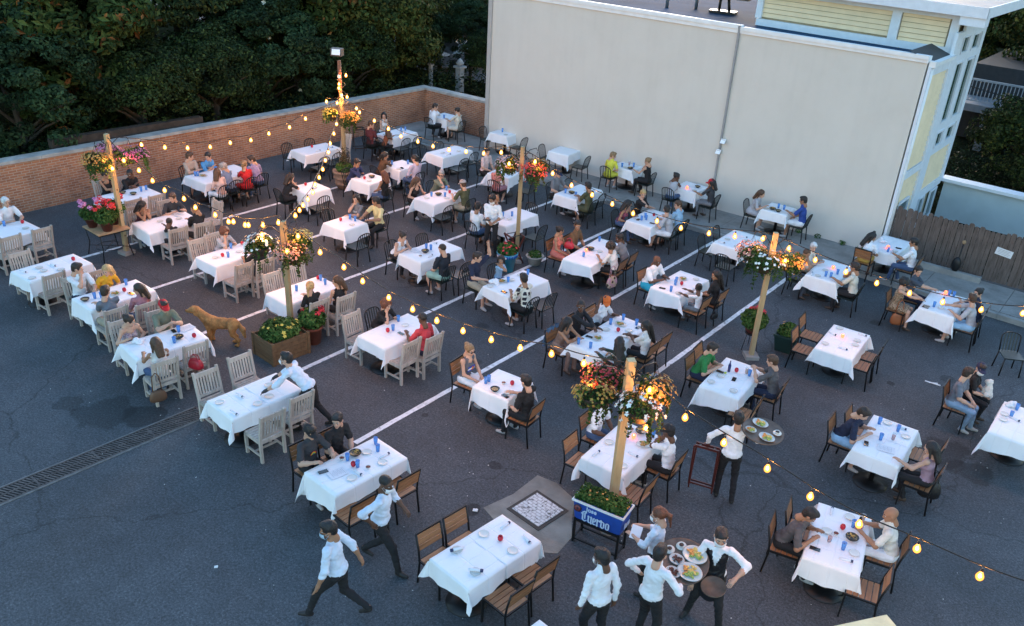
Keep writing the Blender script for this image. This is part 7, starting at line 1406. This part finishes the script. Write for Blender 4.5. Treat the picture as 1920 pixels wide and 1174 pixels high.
terr = mat('terracotta', (.20, .055, .03), .8, var=.2); dkter = mat('dark_terracotta', (.09, .02, .015), .6, var=.2)
FL['R'] = [(.55, .02, .03), (.6, .04, .06)]; FL['P'] = [(.65, .2, .45), (.7, .35, .55)]
P1 = [(.10, 0), (.155, .2), (.17, .2), (.17, .25), (.15, .25), (.14, .22), (.01, .22)]
# flower stand at left
st_t = thing('plant_stand', 'black iron stand with stone top holding geraniums', 'plant stand', (-20.45, 9.60, 0), R(-2))
b = MB(); b.box((0, 0, .735), (.84, .80, .03)); b.obj('stone_top', mat('tan_stone', (.40, .26, .14), .7, var=.25, vs=6), st_t)
for sx in (-1, 1):
    for sy in (-1, 1): b = MB(); b.tube([(sx * .38, sy * .36, .72), (sx * .34, sy * .32, .35), (sx * .40, sy * .38, 0)], .014, 6); b.obj('leg', M_black, st_t)
b = MB(); b.box((0, 0, .70), (.80, .76, .035)); pts = [(.34 * math.cos(a), .32 * math.sin(a), .24) for a in [i * .7854 for i in range(9)]]; b.tube(pts, .009, 5); b.tube([(-.35, -.33, .25), (.35, .33, .25)], .009, 5); b.tube([(.35, -.33, .25), (-.35, .33, .25)], .009, 5); b.obj('iron_frame', M_black, st_t)
def ger(lab, loc, key, r, h): return pot('potted_geranium', lab, loc, P1, dkter, (r, r, r * .8), .25 + r * .5, 900, key, 0, .085)
for (lab, loc, key, n_, r) in [('pink geranium in dark pot at left of the iron stand', (-20.68, 9.38, .75), 'P', 9, .24), ('bright red geranium in dark pot at right of the iron stand', (-20.2, 9.5, .75), 'R', 9, .26), ('tall crimson geranium at the back of the iron stand', (-20.52, 9.85, .75), 'R', 9, .30)]:
    t = ger(lab, loc, key, r, 0); rng = np.random.default_rng(len(lab)); 
    for i in range(n_):
        a = rng.uniform(0, 6.28); c = (r * .8 * math.cos(a), r * .8 * math.sin(a), .42 + r * .7 + rng.uniform(-.1, .14)); blooms(rng, 26, c, (.055, .055, .045), .045, fmats(key), 'flower_head', t)
pot('planter_box', 'square wooden planter box with yellow flowers at planter-box post', (-13.38, 9.42, 0), None, wood_mat('planter_wood', (.10, .055, .025), (.22, .13, .06), 0, 12, .8), (.36, .42, .22), .56, 1500, 'y', 16, .09, .09, 'planter', rz=R(-4), box=(.70, .84, .50))
t = pot('potted_geranium', 'terracotta pot of crimson geraniums behind the planter box', (-13.30, 10.18, 0), [(.15, 0), (.19, .34), (.21, .34), (.21, .40), (.18, .40), (.01, .36)], terr, (.28, .28, .22), .58, 1000, 'R', 0, .09)
rng = np.random.default_rng(6)
for i in range(9): a = rng.uniform(0, 6.28); blooms(rng, 24, (.2 * math.cos(a), .2 * math.sin(a), .74 + rng.uniform(-.08, .08)), (.055, .055, .04), .045, fmats('R'), 'flower_head', t)
BP = [(.17, 0), (.235, .40), (.27, .40), (.285, .52), (.25, .52), (.24, .47), (.01, .47)]
t = pot('flower_pot', 'large turquoise pot with white label band and red flowers', (-12.81, 16.10, 0), BP, mat('turquoise_glaze', (.03, .26, .36), .35, var=.15), (.27, .27, .16), .60, 1000, 'R', 40, .08, .07)
b = MB(); b.lathe([(.268, .405), (.281, .50), (.283, .50), (.270, .405)], 28); b.obj('rim_band', mat('cobalt_glaze', (.01, .06, .30), .35), t)
b = MB(); vs = []
for i in range(9): a = R(-125 + 70 * i / 8); vs += [(.2745 * math.cos(a), .2745 * math.sin(a), .425), (.284 * math.cos(a), .284 * math.sin(a), .475)]
b.add(vs, [(2 * i, 2 * i + 2, 2 * i + 3, 2 * i + 1) for i in range(8)]); b.obj('label_band', M_white, t)
pot('flower_pot', 'white bowl planter behind the dark red tray stand', (-12.55, 16.95, 0), [(.14, 0), (.22, .22), (.25, .25), (.22, .25), (.01, .22)], mat('stone_white', (.4, .38, .33), .7, var=.15), (.18, .18, .12), .28, 350, 'k', 0, .07)
t = pot('barrel_planter', 'ribbed clay barrel planter below the tall pole', (-20.55, 17.35, 0), [(.22, 0), (.30, .16), (.31, .17), (.31, .19), (.30, .20), (.33, .34), (.345, .35), (.345, .37), (.33, .38), (.34, .5), (.37, .52), (.37, .58), (.32, .58), (.01, .52)], mat('barrel_clay', (.24, .16, .11), .8, var=.2), (.26, .26, .16), .68, 600, 'k', 0, .09)
rng = np.random.default_rng(61); P = rng.normal(size=(260, 3)) * np.array((.09, .09, .2)) + np.array((0, 0, .9)); link('grass_plume', leaves('plume', P, np.tile([1., 0, .2], (260, 1)), .16, [M_bleaf2], None, rng, .15), t)['kind'] = 'stuff'
t = thing('plant_stand', 'thin black wire stand beside the right-hand post', 'plant stand', (-6.18, 16.72, 0)); b = MB()
for i in range(3): a = i * 2.094; b.tube([(.12 * math.cos(a), .12 * math.sin(a), .42), (.2 * math.cos(a), .2 * math.sin(a), 0)], .008, 5)
b.lathe([(.15, .40), (.16, .42), (.15, .44), (.14, .42)], 16); b.obj('wire_frame', M_black, t)
t = pot('potted_geranium', 'round dark red pot of pink geranium on the wire stand', (-6.18, 16.72, .40), [(.08, 0), (.16, .08), (.17, .18), (.19, .21), (.16, .21), (.01, .18)], dkter, (.30, .30, .24), .36, 1100, 'R', 0, .085)
for i in range(4): blooms(rng, 26, (-.1 + .08 * i, .05 * (i % 2), .58 + .05 * (i % 3)), (.055, .055, .045), .045, fmats('R'), 'flower_head', t)
t = thing('square_planter', 'dark green square plastic planter with small orange flowers', 'planter', (-5.55, 17.30, 0), R(8)); b = MB()
b.add([(x * w, y * w, z) for (w, z) in ((.19, 0), (.25, .38), (.27, .38), (.27, .43), (.23, .43), (.22, .36)) for (x, y) in ((-1, -1), (1, -1), (1, 1), (-1, 1))], [(i * 4 + k, i * 4 + (k + 1) % 4, i * 4 + 4 + (k + 1) % 4, i * 4 + 4 + k) for i in range(5) for k in range(4)] + [(20, 21, 22, 23), (3, 2, 1, 0)])
b.obj('pot', mat('green_plastic', (.012, .035, .03), .45), t); P, N = weathered_ball(rng, 700, (0, 0, .48), (.24, .24, .16), .5); link('foliage', leaves('foliage', P, N, .09, [M_bleaf], None, rng), t); blooms(rng, 6, (0, 0, .55), (.22, .22, .14), .07, fmats('o'), 'flowers', t, 1)
# blue trough planter with lettering
t = thing('trough_planter', 'blue lettered trough planter on black stand in the foreground', 'planter', (-5.10, 9.05, 0), R(8)); tw_, td = .82, .36
b = MB(); vs = [(x * (tw_ / 2 - s), y * (td / 2 - s), z) for (s, z) in ((.03, .46), (0, .80), (-.012, .80), (-.012, .83), (.03, .83), (.03, .76)) for (x, y) in ((-1, -1), (1, -1), (1, 1), (-1, 1))]
b.add(vs, [(i * 4 + k, i * 4 + (k + 1) % 4, i * 4 + 4 + (k + 1) % 4, i * 4 + 4 + k) for i in range(5) for k in range(4)] + [(20, 21, 22, 23), (3, 2, 1, 0)])
b.obj('trough', mat('cobalt_panel', (.02, .075, .36), .4, var=.12), t)
b = MB(); [b.box(c, d_) for c, d_ in (((0, -td / 2 - .012, .825), (tw_ + .05, .02, .035)), ((0, td / 2 + .012, .825), (tw_ + .05, .02, .035)), ((-tw_ / 2 - .012, 0, .825), (.02, td + .0, .035)), ((tw_ / 2 + .012, 0, .825), (.02, td + .0, .035)))]; b.obj('white_rim', M_white, t)
for sx in (-1, 1):
    for sy in (-1, 1): b = MB(); b.box((sx * .37, sy * .15, .24), (.035, .035, .48)); b.obj('leg', M_black, t)
b = MB(); [b.box((0, s * .15, .07), (.74, .026, .026)) for s in (-1, 1)]; [b.box((s * .37, 0, .07), (.026, .3, .026)) for s in (-1, 1)]; [b.box((0, s * .165, .45), (.74, .03, .035)) for s in (-1, 1)]; b.obj('stand_frame', M_black, t)
P = np.stack([rng.uniform(-.40, .40, 2600), rng.uniform(-.17, .17, 2600), rng.uniform(.79, .95, 2600)], 1); link('foliage', leaves('foliage', P, np.tile([0, 0, 1.], (2600, 1)), .055, [M_bleaf], None, rng, .6), t)
fo = blooms(rng, 34, (0, 0, .88), (.38, .16, .07), .045, fmats('o'), 'flowers', t, 1)
def text(s_, size, loc, rx, rz, parent, m, name='lettering', ext=.004, sx=1., off=.0):
    c = bpy.data.curves.new('txt', 'FONT'); c.body = s_; c.size = size; c.extrude = ext; c.align_x = 'CENTER'; c.align_y = 'CENTER'; c.offset = off
    o = bpy.data.objects.new('txt', c); COL.objects.link(o); dg = bpy.context.evaluated_depsgraph_get(); me = bpy.data.meshes.new_from_object(o.evaluated_get(dg)); bpy.data.objects.remove(o)
    me.materials.clear(); me.materials.append(m); q = link(name, me, parent, loc); q.rotation_euler = (rx, 0, rz); q.scale = (sx, 1, 1); return q
M_let = mat('lettering_pale', (.55, .66, .82), .6, var=0)
def blackletter(word, x0, z0, h, y, parent, mirror=None):
    """upright broken strokes in the manner of a gothic hand: each letter drawn with straight stems and diamond feet"""
    b = MB(); w = h * .13; x = x0
    def stem(x, za, zb): b.box((x, y, (za + zb) / 2), (w, .006, zb - za))
    def dia(x, z, s=1.): b.add([(x - w * s, y - .0035, z), (x, y - .0035, z - w * s), (x + w * s, y - .0035, z), (x, y - .0035, z + w * s)], [(0, 1, 2, 3)])
    def diag(xa, za, xb, zb, t=.8): b.bar((xa, y - .001, za), (xb, y - .001, zb), w * t, .006, (0, 1, 0))
    X = .66 * h
    for ch in word:
        if ch == 'C': stem(x, z0 + .1 * h, z0 + h * .92); diag(x, z0 + .1 * h, x + w * 1.9, z0); diag(x + w * 1.9, z0, x + w * 3.0, z0 + .16 * h, .6); diag(x, z0 + .92 * h, x + w * 1.4, z0 + 1.05 * h); diag(x + w * 1.4, z0 + 1.05 * h, x + w * 2.9, z0 + .92 * h); stem(x + w * 1.6, z0 + .25 * h, z0 + .9 * h); dia(x - w * .8, z0 + h * .75, .7); x += w * 4.3
        elif ch == 'u': stem(x, z0 + .08 * h, z0 + X); dia(x, z0 + X); diag(x, z0 + .08 * h, x + w * 1.1, z0); stem(x + w * 2, z0 + .06 * h, z0 + X); dia(x + w * 2, z0 + X); dia(x + w * 2.2, z0 + .04 * h); x += w * 3.5
        elif ch == 'e': stem(x, z0 + .08 * h, z0 + X * .9); diag(x, z0 + .08 * h, x + w * 1.2, z0); diag(x + w * 1.2, z0, x + w * 1.9, z0 + .12 * h, .6); diag(x, z0 + X * .9, x + w, z0 + X * 1.05); stem(x + w * 1.6, z0 + X * .58, z0 + X * .95); diag(x + w * 1.7, z0 + X * .58, x + w * .2, z0 + X * .4, .5); x += w * 3.1
        elif ch == 'r': stem(x, z0 + .05 * h, z0 + X); dia(x, z0 + X); dia(x, z0 + .05 * h); diag(x + w * .4, z0 + X * .85, x + w * 1.5, z0 + X * 1.02, .7); dia(x + w * 1.7, z0 + X * .9, .9); x += w * 2.9
        elif ch == 'v': stem(x, z0 + .08 * h, z0 + X * 1.1); dia(x - w * .2, z0 + X * 1.1); diag(x, z0 + .08 * h, x + w * 1.1, z0 - .02 * h); stem(x + w * 2, z0 + .12 * h, z0 + X * .9); diag(x + w * 1.1, z0 - .02 * h, x + w * 2, z0 + .12 * h); diag(x + w * .6, z0 + X, x + w * 2, z0 + X * .9); x += w * 3.5
        elif ch == 'o': stem(x, z0 + .1 * h, z0 + X * .9); stem(x + w * 2, z0 + .1 * h, z0 + X * .9); diag(x, z0 + .1 * h, x + w, z0); diag(x + w, z0, x + w * 2, z0 + .1 * h); diag(x, z0 + X * .9, x + w, z0 + X * 1.03); diag(x + w, z0 + X * 1.03, x + w * 2, z0 + X * .9); x += w * 3.3
    return b.obj('lettering', M_let, parent)
blackletter('Cuervo', -.235, .505, .175, -td / 2 - .006, t)
text('Jose', .105, (-.10, -td / 2 - .006, .735), R(90), 0, t, M_let, off=.002)
l2 = blackletter('Cuervo', -.23, 0, .175, 0, t); l2.location = (tw_ / 2 + .006, .02, .55); l2.rotation_euler = (0, 0, R(90)); l2.scale = (.42, 1, .6)
b = MB(); b.tube([(0, -.001, 0), (0, -.012, 0)], .065, 20); b.m = 1; b.tube([(0, -.012, 0), (0, -.014, 0)], .05, 20); b.m = 0; b.ball((0, -.014, 0), (.02, .004, .028), 8, 6); q = b.obj('round_emblem', [mat('emblem_dark', (.04, .02, .03), .6, var=0), mat('emblem_red', (.22, .05, .05), .6, var=0)], t); q.location = (-.33, -td / 2 - .004, .70)

# ---------------------------------------------------------------- bags, jacket, dogs
def bag(name, lab, loc, w, h, d_, m, rz=0., strap=.3, cat='bag'):
    t = thing(name, lab, cat, loc, rz); b = MB(); n = 16; prof = [(0.75, 0), (1.0, .12), (1.04, .4), (.9, .75), (.66, .97), (.6, 1.0)]
    vs = []
    for (s, z) in prof:
        for k in range(n): a = 6.2832 * k / n; c_, s_ = math.cos(a), math.sin(a); vs.append((w / 2 * s * abs(c_) ** .6 * (1 if c_ > 0 else -1), d_ / 2 * s * abs(s_) ** .7 * (1 if s_ > 0 else -1) * (1 + .06 * math.sin(5 * a + z * 9)), z * h))
    b.add(vs, [(i * n + k, i * n + (k + 1) % n, (i + 1) * n + (k + 1) % n, (i + 1) * n + k) for i in range(5) for k in range(n)] + [tuple(range(n - 1, -1, -1)), tuple(5 * n + k for k in range(n))], True); b.obj('body', m, t)
    b = MB(); [b.tube([(-w * .27, s * d_ * .22, h * .95), (-w * .2, s * d_ * .15, h + strap * .8), (0, s * d_ * .1, h + strap), (w * .2, s * d_ * .15, h + strap * .8), (w * .27, s * d_ * .22, h * .95)], .008, 5) for s in (-1, 1)]; b.obj('strap', m, t); return t
bag('handbag', 'large black leather handbag hanging at the mauve blouse', (-1.42, 13.72, .16), .36, .34, .2, mat('black_leather', (.012, .011, .012), .35, bump=.4), .3, .2)
bag('handbag', 'tan orange leather bag hanging behind leopard dress', (-3.98, 20.22, .14), .30, .30, .14, mat('tan_leather', (.28, .09, .03), .5, bump=.2), .4, .35)
bag('tote_bag', 'striped woven tote hanging behind curly-haired woman in white', (-10.02, 16.82, .22), .34, .28, .12, pattern_mat('tote_stripe', 'dots', [(.05, .03, .03), (.5, .42, .25), (.45, .25, .3)], 9), R(80), .3)
bag('handbag', 'small black bag hanging under chair by waist-length hair', (-7.30, 17.10, .22), .24, .15, .1, M_black, R(80), .35)
bag('handbag', 'brown leather purse hanging from teak chair back at left', (-13.30, 6.62, .16), .30, .22, .10, mat('brown_leather', (.14, .07, .04), .5, bump=.2), R(75), .38)
bag('shoulder_bag', 'bright red bag on the empty teak chair near dog', (-13.38, 7.48, .46), .3, .2, .16, mat('red_leather', (.42, .015, .03), .4), .3, .1)
bag('shoulder_bag', 'red patent bag beside the coral dress', (-11.55, 17.05, .74), .26, .17, .14, mat('red_leather', (.42, .015, .03), .4), .3, .1)
bag('handbag', 'brown leather bag on chair back of lemon yellow dress', (-14.98, 24.05, .45), .26, .34, .12, mat('tan_leather', (.28, .09, .03), .5), R(90), .1)
b = MB(); vs = []
for i in range(9):
    for j in range(9): u, v = i / 8 - .5, j / 8 - .5; vs.append((u * .44, -abs(v) * .10 - .03 + .02 * math.sin(u * 20 + j), .92 - abs(v) * .85 + .015 * math.sin(u * 14)))
b.add(vs, [(i * 9 + j, i * 9 + 9 + j, i * 9 + 10 + j, i * 9 + 1 + j) for i in range(8) for j in range(8)], True)
for p in PEOPLE:
    if 'taupe strap' in p[-1]: tag(b.obj('denim_jacket', mat('jacket_denim', (.10, .19, .33), .8, var=.25, vs=20), None, (p[1] - .24 * math.cos(R(p[3])), p[2] - .24 * math.sin(R(p[3])), 0), R(p[3] - 90)), 'light denim jacket draped over chair back behind taupe top', 'jacket')
def sdf_animal(name, lab, loc, rz, prims, mats, parts_mi, vox=.014, scale=1.):
    pts = [np.array(p[2]) for p in prims] + [np.array(p[3]) for p in prims if p[1] == 'c']; lo = np.min(pts, 0) - .3; hi = np.max(pts, 0) + .3; ax, n = _grid(lo, hi, vox); D = _eval(prims, ax, n, vox, .05, 3); X, Y, Z = np.meshgrid(*ax, indexing='ij')
    D[0] = D[0] + .008 * np.sin(X * 75 + Z * 30) * np.sin(Z * 60 + Y * 45 + X * 20); U = np.minimum(np.minimum(D[0], D[1]), D[2]); V, F = surfnet(U, ax, vox); V = polish(V, F); c = V[F].mean(1); ii = np.clip(np.round((c - np.array([a[0] for a in ax])) / vox).astype(int), 0, n - 1); G = np.stack([D[g][ii[:, 0], ii[:, 1], ii[:, 2]] for g in range(3)], 1)
    o = link(name, np_mesh(name, V * scale, F, mats, G.argmin(1)), None, loc, rz); return tag(o, lab, 'dog')
E3 = lambda g, c, r: (g, 'e', c, r, None, 0)
# large reddish-gold dog standing: head toward +x
gd = []
c = lambda g, a, b_, r1, r2: gd.append((g, 'c', a, b_, r1, r2))
gd += [E3(0, (.20, 0, .50), (.19, .135, .18)), E3(0, (-.05, 0, .52), (.26, .115, .14)), E3(0, (-.28, 0, .53), (.15, .125, .145)), E3(0, (.58, 0, .80), (.105, .09, .09)), E3(0, (.65, .0, .78), (.07, .06, .05))]
c(0, (.28, 0, .56), (.50, 0, .76), .13, .09); c(0, (.64, 0, .77), (.76, 0, .745), .05, .04); gd += [E3(0, (.54, .095, .76), (.035, .018, .075)), E3(0, (.54, -.095, .76), (.035, .018, .075))]
c(2, (.795, 0, .757), (.802, 0, .755), .016, .014)
for s in (-1, 1):
    c(0, (.26, s * .085, .42), (.25, s * .09, .24), .060, .042); c(0, (.25, s * .09, .24), (.27, s * .09, .05), .038, .030); c(0, (.27, s * .09, .03), (.32, s * .09, .025), .033, .026)
    dx = -.06 * s; c(0, (-.30, s * .085, .46), (-.24 + dx, s * .09, .30), .088, .055); c(0, (-.24 + dx, s * .09, .30), (-.37 + dx, s * .09, .17), .050, .032); c(0, (-.37 + dx, s * .09, .17), (-.33 + dx, s * .09, .04), .030, .027); c(0, (-.33 + dx, s * .09, .03), (-.27 + dx, s * .09, .024), .030, .025)
c(0, (-.40, 0, .56), (-.52, .02, .42), .042, .050); c(0, (-.52, .02, .42), (-.55, .03, .24), .055, .028)
sdf_animal('dog', 'large golden-red long-haired dog standing behind the red-capped man', (-14.60, 8.84, 0), R(212), gd, [mat('dog_fur_gold', (.40, .19, .06), .85, var=.4, vs=9, bump=.8, bs=60), mat('dog_fur_pale', (.35, .2, .1), .8), mat('dog_nose', (.01, .008, .008), .4)], None, .013, .92)
wd = [E3(0, (0, 0, .16), (.085, .08, .14)), E3(0, (.03, 0, .33), (.062, .058, .058)), E3(0, (.085, 0, .315), (.035, .028, .025)), E3(0, (.02, .055, .34), (.025, .014, .035)), E3(0, (.02, -.055, .34), (.025, .014, .035)), E3(2, (.122, 0, .322), (.010, .010, .008)), E3(2, (.078, .025, .345), (.008, .008, .008)), E3(2, (.078, -.025, .345), (.008, .008, .008)), E3(0, (-.10, 0, .08), (.035, .03, .06))]
for s in (-1, 1): wd += [(0, 'c', (.05, s * .04, .16), (.08, s * .045, .02), .028, .022), (0, 'c', (-.03, s * .06, .08), (.05, s * .07, .02), .045, .024)]
for p in PEOPLE:
    if 'small white dog' in p[-1] and p[0] == 40: sdf_animal('dog', 'small fluffy white dog sitting on the lap of capped woman', (p[1] + .24 * math.cos(R(p[3])), p[2] + .24 * math.sin(R(p[3])), .62), R(p[3] + 150), wd, [mat('dog_fur_white', (.62, .60, .56), .9, var=.1, bump=.9, bs=50), M_white, mat('dog_nose', (.01, .008, .008), .4)], None, .010)
# cream canvas corner of a closed parasol at the bottom edge
t = thing('parasol', 'cream canvas parasol corner at the bottom edge, lower right', 'parasol', (-.62, 6.90, 0)); b = MB(); b.tube([(0, 0, 0), (0, 0, 2.45)], .025, 10); b.obj('pole', M_black, t)
b = MB(); vs = [(0, 0, 2.5)] + [(1.2 * math.cos(i * 1.5708 + R(100)), 1.2 * math.sin(i * 1.5708 + R(100)), 2.2) for i in range(4)]; vs += [(x, y, z - .02) for x, y, z in vs]
b.add(vs, [(0, i + 1, (i + 1) % 4 + 1) for i in range(4)] + [(5, (i + 1) % 4 + 6, i + 6) for i in range(4)] + [(i + 1, i + 6, (i + 1) % 4 + 6, (i + 1) % 4 + 1) for i in range(4)]); cnp = b.obj('canopy', mat('cream_canvas', (.62, .58, .36), .8), t)

# ---------------------------------------------------------------- labels: complete them in order from the left of the picture
bpy.context.view_layer.update()
Minv = cam.matrix_world.inverted()
def scr(o): v = Minv @ o.matrix_world.translation; return v.x / -v.z, v.y / -v.z
ORD = ['leftmost', 'second from left', 'third from left', 'fourth from left', 'fifth from left', 'sixth from left', 'seventh from left', 'eighth from left', 'ninth from left']
grp = {}
for o, noun, k in LAB:
    if k is None: o['label'] = noun
    else: grp.setdefault((noun, k), []).append(o)
for (noun, k), L_ in grp.items():
    L_.sort(key=lambda o: scr(o)[0])
    for i, o in enumerate(L_):
        if len(L_) == 1: s = '%s at the %s' % (noun, TP[k])
        elif len(L_) == 2: s = '%s, %s, %s' % (noun, ('left one', 'right one')[i], TP[k])
        else: s = '%s, %s, %s' % (noun, ORD[i], TP[k])
        o['label'] = s
for o in bpy.data.objects:
    if o.parent is None and 'label' in o.keys():
        n_ = len(o['label'].split())
        if n_ > 16 or n_ < 4: print('LABEL', n_, o['label'])
